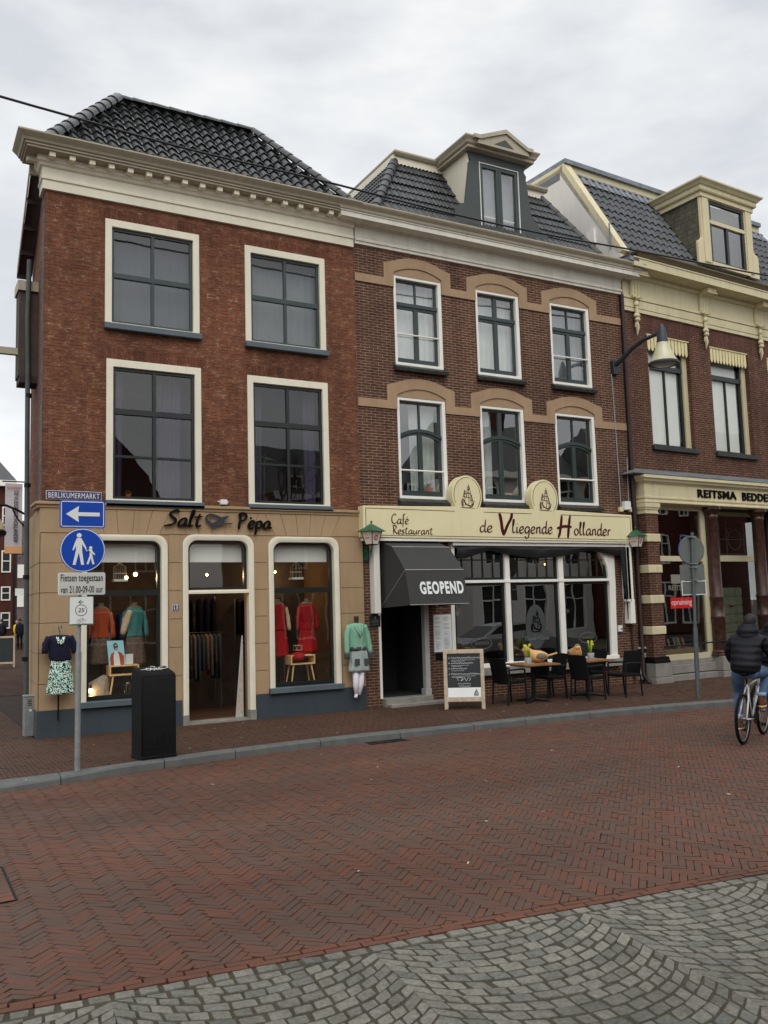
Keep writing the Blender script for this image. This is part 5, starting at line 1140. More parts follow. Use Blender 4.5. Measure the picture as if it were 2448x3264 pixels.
def ship(k, cx, z0, h, w, y):
    """three masted sailing ship drawn in outline, bow to the right"""
    L = h*.55
    def q(*P, ww=1): ribbon(k, [(cx+a*L, z0+b*h) for a, b in P], w*ww, y, .003, 0, k=4, taper=False)
    q((-.5, .22), (-.45, .06), (-.2, .02), (.2, .03), (.4, .08), (.52, .2), (.2, .1), (-.2, .2), (-.34, .36), (-.5, .3), ww=1.6)
    q((-.5, .3), (-.48, .1), ww=2.4); q((-.4, .3), (-.38, .08), ww=1.6); q((-.34, .34), (-.1, .16), (.3, .08), ww=2.2)
    for x, t in ((-.22, .74), (.12, .97), (.38, .55)): q((x, .1), (x, t), ww=1.1)
    for x, z, ww_, hh in ((.12, .42, .17, .17), (.12, .6, .14, .14), (.12, .75, .1, .11), (-.2, .44, .12, .14), (-.2, .58, .09, .1), (.34, .3, .09, .12)):
        q((x-ww_, z), (x-ww_*.8, z+hh), (x+ww_*.85, z+hh), (x+ww_, z), (x, z+.03), (x-ww_, z), ww=.9)
    q((.12, .96), (.5, .22), ww=.6); q((-.22, .74), (-.46, .34), ww=.6); q((.5, .2), (.62, .3)); q((.44, .1), (.5, .34), ww=.7)
    q((-.62, .03), (.62, .0), ww=.5)
chalk_board(3.92, 22.6, -.1, 'dark chalkboard sandwich sign standing in the alley', 1.15, .62)
chalk_board(9.49, -1.28, -R(34.9)+R(0), 'wooden framed chalkboard sandwich sign beside the cafe door', 1.03, .62, True)

# ================================================================== WALL AND SHOP SIGNS
ls = thing('shop_name_lettering', 'black handwritten Salt & Pepa lettering with grey bird above the corner shop door', 'shop sign', (5.1, -.1, 3.5))
script_mb('Salt', 4.15, 4.8, 3.46, .28, .047, -.085, .03, .35, .16).build('lettering', 'txtblack', ls)
k = script_mb('P`pa', 5.48, 6.13, 3.44, .28, .045, -.085, .03, .35, .06); k.build('lettering', 'txtblack', ls)
bd = MB(); ribbon(bd, [(5.02, 3.43), (4.98, 3.5), (4.9, 3.56), (4.88, 3.63), (4.95, 3.67), (5.06, 3.65), (5.16, 3.6), (5.2, 3.53)], .05, -.1, .02, .5, 1.2, taper=True)
bd.prism([(4.98, 3.44), (5.1, 3.47), (5.2, 3.5), (5.34, 3.51), (5.38, 3.535), (5.2, 3.53), (5.18, 3.56), (5.32, 3.66), (5.2, 3.65), (5.08, 3.57), (5.0, 3.53), (4.97, 3.5)], -.122, -.102); bd.build('bird_emblem', 'txtgrey', ls)
sb = thing('cafe_sign_board', 'long cream cafe sign board with two oval tops lettered de Vliegende Hollander', 'shop sign', (8.0, -.2, 3.3))
mb = MB(); Y0, Y1 = -.25, -.04
ov = lambda c, rx=.375, rz=.42: [(c+rx*math.cos(a), 4.2+rz*math.sin(a)) for a in [-.62+i*(math.pi+1.24)/24 for i in range(25)]]
top = [(7.97, 3.3), (7.97, 3.915)]+ov(10.43)[::-1]+ov(12.48)[::-1]+[(15.02, 3.895), (15.02, 3.27)]
mb.prism(top, Y0, Y1); board = mb.build('board', 'boardcream', sb, bevel=.006)
mb = MB(); mb.box(8.0, 15.0, -.23, -.02, 3.235, 3.29); mb.build('board_trim', 'white', sb)
ln = MB()
for P in ([(8.03, 3.35), (8.03, 3.87), (10.1, 3.86)], [(8.03, 3.345), (11.5, 3.335), (14.96, 3.32)], [(14.97, 3.32), (14.97, 3.85), (12.9, 3.855)], [(10.83, 3.86), (12.1, 3.857)]): 
    for a, b in zip(P, P[1:]): ribbon(ln, [a, b], .011, Y0, .003, 0, taper=False)
for c in (10.43, 12.48):
    o_ = [(c+.33*math.cos(a), 4.2+.375*math.sin(a)) for a in [-.8+i*(2.0)/14 for i in range(15)]]; ribbon(ln, o_, .011, Y0, .003, 0, k=2)
    o_ = [(c+.33*math.cos(a), 4.2+.375*math.sin(a)) for a in [1.3+i*(2.3)/14 for i in range(15)]]; ribbon(ln, o_, .011, Y0, .003, 0, k=2)
ln.build('line_border', 'brownl', sb)
for c in (10.43, 12.48): q = MB(); ship(q, c, 3.93, .52, .0095, Y0-.002); q.build('ship_emblem', 'maroon', sb)
script_mb("Caf'", 8.6, 9.0, 3.57, .2, .027, Y0, .004, .5, .0).build('lettering', 'brownl', sb)
script_mb("Restaurant", 8.62, 9.56, 3.37, .17, .025, Y0, .004, .5, .0).build('lettering', 'brownl', sb)
k = script_mb('de', 10.71, 11.05, 3.44, .27, .032, Y0, .006, .45, .0); script_mb('V', 11.22, 11.6, 3.38, .48, .075, Y0, .008, .3, .0, k); script_mb('liegende', 11.55, 12.66, 3.43, .29, .033, Y0-.003, .006, .45, 0, k)
script_mb('H', 12.8, 13.26, 3.34, .5, .068, Y0, .008, .25, .0, k); script_mb('ollander', 13.26, 14.36, 3.41, .29, .033, Y0-.003, .006, .45, 0, k); k.build('lettering', 'maroon', sb)
MB().box(8.21, 8.34, -.2, .0, 1.82, 3.25).build('side_board', 'white', sb, bevel=.006)
mb = MB(); mb.box(14.84, 15.0, -.2, .0, 1.95, 3.24); mb.prism([(14.86, 1.4), (15.02, 1.4), (15.02, 1.95), (14.9, 1.95)], -.2, 0); mb.build('side_board', 'white', sb, bevel=.006)
rt_ = thing('bedding_shop_lettering', 'bold black REITSMA BEDDEN letters on the cream shop frieze', 'shop sign', (15.3, 0, 0), PHI)
text_mb('REITSMA', 2.04, 3.55, 4.405, 4.61, -.28, .025, .03, sp=1.12).build('lettering', 'txtblack', rt_, world=False)
text_mb('BEDDEN', 3.79, 5.1, 4.4, 4.605, -.28, .025, .03, sp=1.12).build('lettering', 'txtblack', rt_, world=False)
sp = thing('clearance_sign', 'red opruiming sale sign in the bedding shop window', 'sign', (15.3, 0, 0), PHI)
MB().box(1.13, 1.92, -.02, -.005, 1.7, 1.96).build('panel', 'red', sp, world=False)
text_mb('opruiming', 1.16, 1.89, 1.74, 1.91, -.021, -.004, .002).build('lettering', 'signwhite', sp, world=False)
wv = thing('window_vinyl', 'faint grey moon emblem and shop name on the bedding shop glass', 'window lettering', (15.3, 0, 0), PHI)
m_ = MB(); m_.quad((1.24, .02, 2.3), (1.75, .02, 2.3), (1.75, .02, 2.52), (1.24, .02, 2.52)); m_.build('emblem_panel', 'signgrey2', wv, world=False)
text_mb('REITSMA', 1.13, 1.9, 2.14, 2.26, .02, .004, .002).build('lettering', 'signgrey2', wv, world=False)
sn = thing('street_name_plate', 'purple blue enamel plate reading BERLIKUMERMARKT on the corner of the brick wall', 'street sign', (2.62, -.05, 3.92))
MB().box(2.18, 3.07, -.06, -.03, 3.87, 4.02).build('plate', 'signgrey', sn, bevel=.004); MB().box(2.19, 3.06, -.068, -.061, 3.88, 4.01).build('enamel', 'navyplate', sn)
text_mb('BERLIKUMERMARKT', 2.215, 3.035, 3.898, 3.988, -.069, -.002, .002, sp=1.1).build('lettering', 'signwhite', sn)
hn = thing('house_number_plate', 'small blue and white plate with number 13 beside the shop door', 'house number', (4.33, -.06, 2.04))
MB().box(4.275, 4.39, -.07, -.06, 1.99, 2.09).build('plate', 'signwhite', hn); MB().box(4.28, 4.385, -.074, -.071, 1.995, 2.085).build('enamel', 'navyplate', hn); text_mb('13', 4.3, 4.365, 2.0, 2.08, -.075, .012, .002).build('lettering', 'signwhite', hn)
sbx = thing('sensor_box', 'small white plastic box on the brick above the shop string course', 'junction box', (5.22, 0, 3.9)); MB().box(5.16, 5.29, -.09, 0, 3.87, 3.96).build('housing', 'signwhite', sbx, bevel=.01); MB().tube([(5.12, -.03, 3.93), (5.33, -.03, 3.92)], .008).build('clip', 'white', sbx)

# ================================================================== CAFE FRONT THINGS
aw = thing('door_awning', 'charcoal canvas awning lettered GEOPEND over the cafe door', 'awning', (9.1, 0, 3.2))
pr = [(-.05, 3.24), (-.53, 3.09), (-1.0, 2.62), (-1.15, 1.96)]; x0, x1 = 8.44, 9.75
mb = MB()
for (a, b), (c, d) in zip(pr, pr[1:]): mb.add([(x0, a, b), (x1, a, b), (x1, c, d), (x0, c, d)], [(0, 1, 2, 3)])
for x in (x0, x1): mb.add([(x, -.02, 3.24)]+[(x, a, b) for a, b in pr]+[(x, -.02, 1.92)], [tuple(range(6))])
ac = mb.build('canvas', 'canvas', aw)
mb = MB()
for a, b in pr[1:3]: mb.tube([(x0, a-.004, b+.004), (x1, a-.004, b+.004)], .009, 6)
mb.tube([(x0-.004, -1.0, 2.62), (x0-.004, -.05, 1.95)], .005, 5); mb.tube([(x0, -1.155, 1.965), (x1, -1.155, 1.965)], .007, 6)
mb.build('seam', 'seam', aw)
tx = text_mb('GEOPEND', 8.7, 9.68, 0, .25, 0, .04, .004, sp=1.18); a, b = Vector((0, -1.15, 1.96)), Vector((0, -1.0, 2.62)); d = (b-a).normalized(); nn_ = Vector((0, -d.z, d.y))
tx.v = [tuple(Vector((x, 0, 0))+a+d*(z+.2)+nn_*(.006-y)) for x, y, z in tx.v]; tx.build('lettering', 'signwhite', ac)
rb = thing('rolled_awning', 'dark sagging awning cloth under the white box above the cafe window', 'awning', (12.4, -.1, 3.2))
mb = MB(); nx = 40; vs = []
for i in range(nx+1):
    x = 10.18+(14.86-10.18)*i/nx; t_ = (x-10.18)/4.68; sag = .0+(.16*math.sin(math.pi*min(1, max(0, (x-11.0)/2.75)))) if 11 < x < 13.75 else 0
    sag += .19*max(0, 1-abs(x-10.35)/.7)+.14*max(0, (x-13.9)/.9)
    for k in range(4): vs.append((x, -.14-.05*math.sin(k*1.3)-.01*math.sin(x*9+k), 3.17-(.1+sag)*k/3))
mb.add(vs, [(4*i+k, 4*i+4+k, 4*i+5+k, 4*i+1+k) for i in range(nx) for k in range(3)]); 
for j in range(5): mb.tube([(14.82-j*.03, -.12-.02*j, 3.1), (14.84-j*.015, -.13, 2.5), (14.86, -.12, 1.5+j*.2)], [.05, .03, .008], 6)
mb.build('cloth', 'canvasb', rb, smooth=True)
mb = MB(); mb.box(10.08, 14.93, -.18, -.03, 3.16, 3.225); mb.box(14.84, 14.93, -.2, -.03, 1.9, 3.16); mb.box(10.08, 10.16, -.1, -.03, 2.4, 3.16); mb.build('frame', 'white', rb, bevel=.004)
MB().tube([(14.8, -.1, 2.2), (14.72, -.06, 1.3)], .004, 5).build('cord', 'seam', rb)
def lantern(x, label, mn):
    t = thing('cafe_lantern', label, 'wall lantern', (x, -.3, 3.15)); y = -.3; q = R(20)
    def sq(r, z): return [(x+r*math.cos(q+math.pi/4+math.pi/2*k), y+r*math.sin(q+math.pi/4+math.pi/2*k), z) for k in range(4)]
    g_ = MB(); g_.add(sq(.12, 3.16)+sq(.2, 3.4), [(0, 1, 5, 4), (1, 2, 6, 5), (2, 3, 7, 6), (3, 0, 4, 7), (3, 2, 1, 0)]); g_.build('glass', 'opal', t)
    e = MB()
    for k in range(4): e.tube([sq(.12, 3.15)[k], sq(.203, 3.41)[k]], .009, 5); e.tube([sq(.12, 3.15)[k], sq(.12, 3.15)[(k+1) % 4]], .009, 5); e.tube([sq(.203, 3.405)[k], sq(.203, 3.405)[(k+1) % 4]], .009, 5)
    e.build('frame', 'iron', t)
    r_ = MB(); r_.add(sq(.29, 3.4)+sq(.05, 3.54)+[(x, y, 3.56)], [(0, 1, 5, 4), (1, 2, 6, 5), (2, 3, 7, 6), (3, 0, 4, 7), (4, 5, 8), (5, 6, 8), (6, 7, 8), (7, 4, 8), (3, 2, 1, 0)]); r_.ball((x, y, 3.59), (.022, .022, .03), 8, 5); r_.build('roof', 'lampgreen', t)
    b = MB(); b.tube([(x, y, 3.15), (x, y, 3.08), (x-.0, y+.1, 3.0), (x, -.03, 2.98)], .014, 6); b.tube([(x, y, 3.08), (x, y+.05, 2.94), (x, y+.18, 2.92), (x, -.03, 3.08)], .011, 6); b.box(x-.045, x+.045, -.05, 0, 2.86, 3.14); b.build('bracket', mn, t)
    # emblems on the two street faces
    for k, (mt, s_) in enumerate((('red', .055), ('red', .03))):
        a0, a1 = (sq(.12, 3.16), sq(.2, 3.4)); i0, i1 = ((1, 2) if k == 1 else (2, 3))
        c0 = (Vector(a0[i0])+Vector(a0[i1])+Vector(a1[i0])+Vector(a1[i1]))/4; ux_ = (Vector(a0[i1])-Vector(a0[i0])).normalized(); uz_ = ((Vector(a1[i0])+Vector(a1[i1]))/2-(Vector(a0[i0])+Vector(a0[i1]))/2).normalized(); nz = ux_.cross(uz_); c1 = c0+nz*.004
        if k == 0:
            m2 = MB(); m2.add([c1+ux_*math.cos(v*.4)*s_+uz_*math.sin(v*.4)*s_ for v in range(16)], [tuple(range(16))]); m2.build('emblem', 'red', t)
            tt = text_mb('GB', -.035, .035, -.025, .025, 0, .02, .002); tt.v = [tuple(c1+ux_*a+uz_*c_+nz*(.002-b_)) for a, b_, c_ in tt.v]; tt.build('emblem_lettering', 'signwhite', t)
        else:
            tt = MB(); [tt.box(-.06+.02*q_, -.046+.02*q_, -.002, 0, -.01, .008-.004*(q_ % 2)) for q_ in range(6)]; tt.v = [tuple(c1+ux_*a+uz_*c_+nz*(.002-b_)) for a, b_, c_ in tt.v]; tt.build('lettering', 'red', t)
            tt = MB(); tt.add([c1+ux_*a+uz_*(.04+b_) for a, b_ in ((-.01, 0), (.01, 0), (0, .025))], [(0, 1, 2)]); tt.build('small_emblem', 'red', t)
    return t
lantern(8.12, 'green roofed lantern with red round emblem at the left end of the cafe sign', 'lampgreen')
lantern(15.07, 'green roofed lantern on black bracket at the right end of the cafe sign', 'iron')
mn = thing('menu_board', 'tall white printed menu sheet beside the cafe door', 'menu', (9.85, 0, 1.4))
MB().box(9.64, 10.06, -.03, 0, 1.0, 1.75).build('sheet', 'paper', mn); k = MB(); rnd = random.Random(4)
for col_ in (9.665, 9.875):
    z = 1.7
    while z > 1.05:
        if rnd.random() < .85: k.quad((col_, -.0315, z), (col_+rnd.uniform(.08, .15), -.0315, z), (col_+rnd.uniform(.08, .15), -.0315, z+.006), (col_, -.0315, z+.006))
        z -= .017 if rnd.random() < .85 else .05
k.build('print', 'cond', mn); MB().box(9.68, 9.92, -.02, 0, .84, .97).build('small_plaque', 'txtblack', mn)
pq = thing('dark_plaque', 'small dark green plaque with crest on the brick pier left of the cafe door', 'plaque', (8.29, 0, 1.67)); MB().box(8.18, 8.41, -.03, 0, 1.56, 1.78).build('plate', 'plaqueg', pq, bevel=.004)
k = MB(); k.add([(8.295+.02*math.cos(v*.5), -.032, 1.74+.026*math.sin(v*.5)) for v in range(13)], [tuple(range(13))]); 
for z in (1.69, 1.67, 1.65, 1.61): k.quad((8.22, -.032, z), (8.37, -.032, z), (8.37, -.032, z+.004), (8.22, -.032, z+.004))
k.build('crest', 'cond', pq)
for c_, (xa, lab, wd) in enumerate(((10.86, 'frosted oval brewery lettering on the left cafe pane', .5), (13.78, 'frosted oval brewery lettering on the right cafe pane', .5))):
    v = thing('window_emblem', lab, 'window lettering', (xa, .05, 1.1)); k = MB(); ribbon(k, [(xa+.26*math.cos(a*.42), 1.12+.12*math.sin(a*.42)) for a in range(16)], .012, .06, .002, 0, k=2, taper=False); k.build('oval', 'vinyl', v); k = MB(); ribbon(k, [(xa-.18+.03*q_, 1.125+(.04 if q_ % 2 else -.04)) for q_ in range(13)], .012, .056, .002, .4, k=3, taper=False); k.build('lettering', 'vinyl', v)
v = thing('window_emblem', 'frosted oval with sailing ship on the middle cafe pane', 'window lettering', (12.32, .05, 1.4)); MB().add([(12.32+.28*math.cos(a*.26), .062, 1.42+.48*math.sin(a*.26)) for a in range(24)], [tuple(range(24))]).build('oval', 'vinyl2', v)
k = MB(); ship(k, 12.33, 1.3, .5, .012, .058); k.build('ship', 'txtblack', v); script_mb('Vliegende Hollander', 12.0, 12.68, 1.13, .1, .012, .056, .002).build('lettering', 'vinyl', v)
cd = thing('wall_conduit', 'pale grey conduit running down the brown brick wall from the street lamp', 'conduit', (14.9, 0, 4.2)); MB().tube([(14.87, -.02, 7.3), (14.9, -.02, 6), (14.93, -.02, 4.1)], .014, 6).build('conduit', 'cond', cd)
cd2 = thing('wall_conduit', 'short grey conduit beside the brown downpipe above the cable box', 'conduit', (15.18, 0, 4.2)); MB().tube([(15.2, -.03, 5.3), (15.17, -.03, 4.2)], .014, 6).build('conduit', 'cond', cd2)
bx2 = thing('cable_box', 'white cable box on the wall above the right end of the cafe sign', 'junction box', (15.05, 0, 4.1)); MB().box(14.97, 15.15, -.13, 0, 4.04, 4.24).build('housing', 'signwhite', bx2, bevel=.01); MB().box(14.85, 14.965, -.07, 0, 4.0, 4.11).build('side_box', 'ycream', bx2, bevel=.006); MB().box(15.155, 15.23, -.07, 0, 4.0, 4.11).build('side_box', 'ycream', bx2, bevel=.006)
sw = thing('wall_switch', 'small white switch box on brick right of the cafe window', 'switch', (14.67, 0, 1.3)); MB().box(14.62, 14.74, -.06, 0, 1.22, 1.36).build('housing', 'signwhite', sw, bevel=.006); MB().tube([(14.7, -.06, 1.28), (14.7, -.07, 1.28)], .02, 10).build('dial', 'iron', sw)
rp = thing('rain_pipe', 'dark brown rain pipe between the cafe and the bedding shop', 'pipe', (15.3, -.06, 0)); MB().tube([(15.3, -.07, 9.3), (15.3, -.07, 4), (15.28, -.07, .2), (15.35, -.2, .02)], .05, 10).build('pipe', 'bpipe', rp, smooth=True)
rp2 = thing('rain_pipe', 'thin dark pipe on the brick below the right cafe lantern', 'pipe', (15.05, -.04, 0)); MB().tube([(15.02, -.04, 2.9), (15.04, -.04, .1)], .022, 8).build('pipe', 'bpipe', rp2, smooth=True)
# street lamp on the wall
sl = thing('street_lamp', 'bell shaped street lamp on a dark arm from the brown brick facade', 'street lamp', (14.95, 0, 7.4))
MB().tube([(14.95, -.03, 7.5), (14.95, -.3, 7.58), (14.95, -.65, 7.76), (14.95, -1.0, 7.86), (14.95, -1.45, 7.88)], [.06, .055, .05, .05, .04], 8).build('arm', 'armm', sl, smooth=True)
MB().prism([(14.87, 7.28), (15.03, 7.28), (15.05, 7.62), (14.85, 7.62)], -.12, 0).build('wall_bracket', 'armm', sl, bevel=.01)
c = (14.95, -1.58)
MB().lathe([(.02, 8.08), (.045, 8.04), (.1, 7.85), (.125, 7.68), (.13, 7.63)], c, 20).build('cap', 'armm', sl, smooth=True)
MB().lathe([(.128, 7.64), (.19, 7.45), (.27, 7.27), (.31, 7.2)], c, 24, cap=False).build('shade', 'lampglass', sl, smooth=True)
MB().lathe([(.3, 7.2), (.34, 7.18), (.34, 7.14), (.29, 7.13), (.28, 7.16)], c, 24, cap=False).build('rim', 'armm', sl, smooth=True)
MB().lathe([(.29, 7.15), (.2, 7.12), (.02, 7.1)], c, 24).build('lens', 'lensm', sl, smooth=True)
MB().lathe([(.05, 7.6), (.07, 7.45), (.05, 7.35), (.02, 7.33)], c, 12).build('lamp', 'signwhite', sl, smooth=True)
wr = MB(); P = [(-3, 10.2), (1.2, 9.60), (4.02, 9.43), (6.26, 9.40), (9.1, 9.33), (11.55, 9.35), (13.9, 9.44), (18.17, 9.56), (24, 9.9)]
P = [(-3, 9.85), (1.2, 9.585), (1.97, 9.54), (4.02, 9.43), (6.26, 9.41), (9.1, 9.335), (11.55, 9.35), (13.9, 9.44), (18.17, 9.56), (24, 9.8)]
wr.tube([(x, -2, z) for x, z in crom(P, 6)], .019, 6); tag(wr.build('overhead_cable', 'cable'), 'thin black overhead cable strung across the street in front of the roofs', 'cable')

# ================================================================== POLES, SIGNS, BIN
def disc(cx, cz, r, y0, y1, n=28): return MB().prism([(cx+r*math.cos(2*math.pi*k/n), cz+r*math.sin(2*math.pi*k/n)) for k in range(n)], y0, y1)
p1 = thing('sign_post', 'galvanised post with blue arrow sign, blue pedestrian disc and two white plates', 'traffic sign', (2.1, -3.51, 0))
MB().tube([(2.1, -3.51, 0), (2.105, -3.51, 1.49)], .036, 14).build('lower_pole', 'metal', p1, smooth=True); MB().tube([(2.105, -3.51, 1.47), (2.13, -3.51, 3.42)], .027, 12).build('upper_pole', 'metal', p1, smooth=True)
yy = -3.56
def rsign(x0, x1, z0, z1, m1, m2, name, bd=.012, r=.03):
    def rr(x0, x1, z0, z1, r): return [(cx+r*math.cos(a), cz+r*math.sin(a)) for cx, cz, s_ in ((x1-r, z1-r, 0), (x0+r, z1-r, 1), (x0+r, z0+r, 2), (x1-r, z0+r, 3)) for a in [math.pi/2*(s_+k/4) for k in range(5)]]
    b = MB().prism(rr(x0, x1, z0, z1, r), yy-.012, yy+.012).build(name, m1, p1)
    MB().prism(rr(x0+bd, x1-bd, z0+bd, z1-bd, r*.8), yy-.0145, yy-.0125).build('face', m2, b); return b
arr = rsign(1.85, 2.415, 3.072, 3.432, 'blue', 'signwhite', 'arrow_sign', .014)
MB().prism([(1.875, 3.098), (2.39, 3.098), (2.39, 3.406), (1.875, 3.406)], yy-.0175, yy-.015).build('blue_field', 'blue', arr)
MB().prism([(1.925, 3.25), (2.085, 3.355), (2.075, 3.275), (2.345, 3.275), (2.345, 3.225), (2.075, 3.225), (2.085, 3.145)], yy-.021, yy-.018).build('arrow', 'signwhite', arr)
ds = disc(2.137, 2.785, .283, yy-.012, yy+.012).build('pedestrian_sign', 'blue', p1)
disc(2.137, 2.785, .277, yy-.0145, yy-.0125).build('white_ring', 'signwhite', ds); disc(2.137, 2.785, .266, yy-.0175, yy-.015).build('blue_field', 'blue', ds)
pf = MB(); y_ = yy-.018
def pp(P): pf.prism([(2.137+a, 2.785+b) for a, b in P], y_-.003, y_)
pf.join(disc(2.09, 2.995-.02, .03, y_-.003, y_, 14))
pp([(-.075, .155), (-.02, .155), (.03, .06), (.048, .02), (.035, .01), (-.01, .075), (-.01, .0), (.015, -.19), (-.02, -.19), (-.05, -.03), (-.09, -.19), (-.125, -.19), (-.085, .0), (-.085, .06), (-.115, -.005), (-.13, .0), (-.105, .08)])
pf.join(disc(2.235, 2.815, .021, y_-.0045, y_-.0012, 12))
pf.cur = 0; y_ -= .001
pp([(.075, .01), (.11, .01), (.125, -.02), (.155, -.055), (.145, -.065), (.115, -.04), (.12, -.08), (.145, -.18), (.12, -.185), (.1, -.1), (.07, -.185), (.045, -.18), (.085, -.07), (.08, -.03), (.05, .0), (.035, .02), (.028, .012), (.05, -.02)])
pf.build('walking_figures', 'signwhite', ds)
ts = rsign(1.84, 2.42, 2.21, 2.495, 'signwhite', 'signgrey', 'text_plate', .006, .02)
text_mb('Fietsen toegestaan', 1.87, 2.39, 2.355, 2.475, yy-.015, .01, .002, sp=1.06).build('lettering', 'txtblack', ts); text_mb('van 21.00-09-00 uur', 1.87, 2.39, 2.235, 2.325, yy-.015, .01, .002, sp=1.06).build('lettering', 'txtblack', ts)
cs = rsign(1.975, 2.275, 1.825, 2.19, 'txtgreen', 'signwhite', 'cycle_route_plate', .006, .015)
k = MB(); ribbon(k, [(2.15, 2.12), (2.09, 2.12)], .01, yy-.015, .002, 0, taper=False); ribbon(k, [(2.12, 2.145), (2.09, 2.12), (2.12, 2.095)], .01, yy-.016, .002, 0, k=1, taper=False); k.build('arrow', 'txtgreen', cs)
k = MB(); ribbon(k, [(2.122+.07*math.cos(a*.4), 2.015+.07*math.sin(a*.4)) for a in range(17)], .006, yy-.015, .002, 0, k=2, taper=False); k.build('ring', 'txtblack', cs); text_mb('25', 2.083, 2.162, 1.99, 2.042, yy-.015, .003, .002, .2).build('lettering', 'txtblack', cs)
k = MB()
for cx_ in (2.09, 2.155): ribbon(k, [(cx_+.024*math.cos(a*.5), 1.875+.024*math.sin(a*.5)) for a in range(14)], .003, yy-.015, .002, 0, k=2, taper=False)
ribbon(k, [(2.09, 1.875), (2.11, 1.91), (2.145, 1.91), (2.12, 1.875), (2.09, 1.875)], .003, yy-.016, .002, 0, k=1, taper=False); ribbon(k, [(2.155, 1.875), (2.14, 1.925)], .003, yy-.017, .002, 0, taper=False); k.build('bicycle_symbol', 'cond', cs); MB().box(1.99, 2.26, yy-.017, yy-.015, 1.833, 1.843).build('green_strip', 'txtgreen', cs)
p2 = thing('sign_post', 'weathered post seen from behind with round and two rectangular signs', 'traffic sign', (13.8, -2.98, 0), R(0))
MB().tube([(13.8, -2.98, 0), (13.84, -2.98, 1.37)], .045, 12).build('lower_pole', 'pole2', p2, smooth=True); MB().tube([(13.84, -2.98, 1.35), (13.93, -2.98, 3.24)], .032, 12).build('upper_pole', 'pole2', p2, smooth=True)
def back(mb, nm, m): mb.v = [tuple(Matrix.Translation((13.92, -2.9, 0)) @ Matrix.Rotation(R(-14), 4, 'Z') @ Vector((x-13.92, y+2.9, z))) for x, y, z in mb.v]; return mb.build(nm, m, p2)
b_ = back(disc(13.94, 2.89, .29, -2.935, -2.92), 'round_sign', 'signback'); k = MB(); k.tube([(13.94+.29*math.cos(a*.3), -2.92, 2.89+.29*math.sin(a*.3)) for a in range(22)], .008, 5); back(k, 'blue_rim', 'blue')
back(MB().box(13.65, 14.2, -2.935, -2.92, 2.3, 2.6), 'text_plate', 'signback'); back(MB().box(13.66, 14.21, -2.935, -2.92, 2.0, 2.28), 'text_plate', 'signback')
k = MB(); k.ring(rect(13.66, 14.21, 2.0, 2.28), rect(13.675, 14.195, 2.015, 2.265), -2.942, -2.936); back(k, 'plate_rim', 'signwhite')
k = MB()
for z in (2.55, 2.62, 2.3, 3.15): k.box(13.86, 13.99, -3.03, -2.93, z-.012, z+.012)
k.build('clamps', 'metal', p2)
bi = thing('litter_bin', 'tall black plastic street bin with white graffiti scrawl on its sloping top', 'bin', (3.18, -3.06, 0), R(7))
W0, D0 = .245, .2
prf = [(-D0, 0), (-D0, 1.09), (-D0+.035, 1.14), (D0-.03, 1.215), (D0, 1.19), (D0, 0)]
mb = MB().prismx(prf, -W0, W0); mb.build('body', 'bin', bi, world=False, bevel=.028, seg=3, smooth=True)
MB().box(-W0+.01, W0-.01, -D0-.003, -D0, .14, .145).build('seam_line', 'rubber', bi, world=False)
MB().box(-W0-.004, W0+.004, -D0-.006, D0+.004, 0, .05).build('foot', 'bin', bi, world=False, bevel=.01)
k = MB()
for P in ([(-.19, .0), (-.05, .02), (.1, .0), (.2, .015)], [(-.08, -.03), (-.12, .0), (-.08, .04), (-.05, .0), (-.08, -.03)], [(-.02, .04), (-.05, .01), (0, -.01), (-.03, -.04)], [(.06, .04), (.02, .0), (.06, -.03)], [(.02, .005), (.06, .01)], [(.08, -.04), (.09, .04), (.16, .05)], [(.085, 0), (.13, .01)], [(-.02, .07), (.02, .09), (.05, .07), (.02, .05)]): ribbon(k, P, .009, 0, .001, 0, k=4)
th = math.atan2(.075, 2*D0-.065); k.v = [(x, -.02+z*1.6*math.cos(th), 1.182+z*1.6*math.sin(th)-y+.004) for x, y, z in k.v]; k.build('graffiti', 'signwhite', bi, world=False)
k = MB(); ribbon(k, [(-.02, .28), (-.03, .22), (-.01, .2)], .03, -D0-.003, .001); ribbon(k, [(.06, .36), (.05, .26), (.06, .2)], .02, -D0-.003, .001); k.build('scuff', 'rubber', bi, world=False)

# ================================================================== TERRACE
def curved(P, w, th): pass
ch0 = thing('armchair', 'x', 'chair', (0, 0, 0), 0, 'black rattan terrace armchairs')
mb = MB(); mb.box(-.22, .24, -.24, .24, .4, .46); mb.build('seat', 'rattan', ch0, bevel=.012)
mb = MB(); vs = []
for i in range(9):
    z = .42+.46*i/8; bx_ = -.2-.09*(i/8)**1.3; top_ = .03*math.sin(math.pi*0)
    for k in range(7):
        y = -.235+.47*k/6; dxx = .035*(1-(abs(k-3)/3)**2)
        zz = z+(.012*math.cos((k-3)/3*1.4) if i == 8 else 0)
        vs.append((bx_-dxx+.02, y, zz))
n_ = len(vs); vs += [(x-.028, y, z) for x, y, z in vs]; fs = []
for i in range(8):
    for k in range(6): a = i*7+k; fs += [(a, a+1, a+8, a+7), (n_+a, n_+a+7, n_+a+8, n_+a+1)]
for k in range(6): fs += [(56+k, 57+k, n_+57+k, n_+56+k), (k, n_+k, n_+k+1, k+1)]
for i in range(8): fs += [(i*7, i*7+7, n_+i*7+7, n_+i*7), (i*7+6, n_+i*7+6, n_+i*7+13, i*7+13)]
mb.add(vs, fs); mb.build('backrest', 'rattan', ch0, smooth=True)
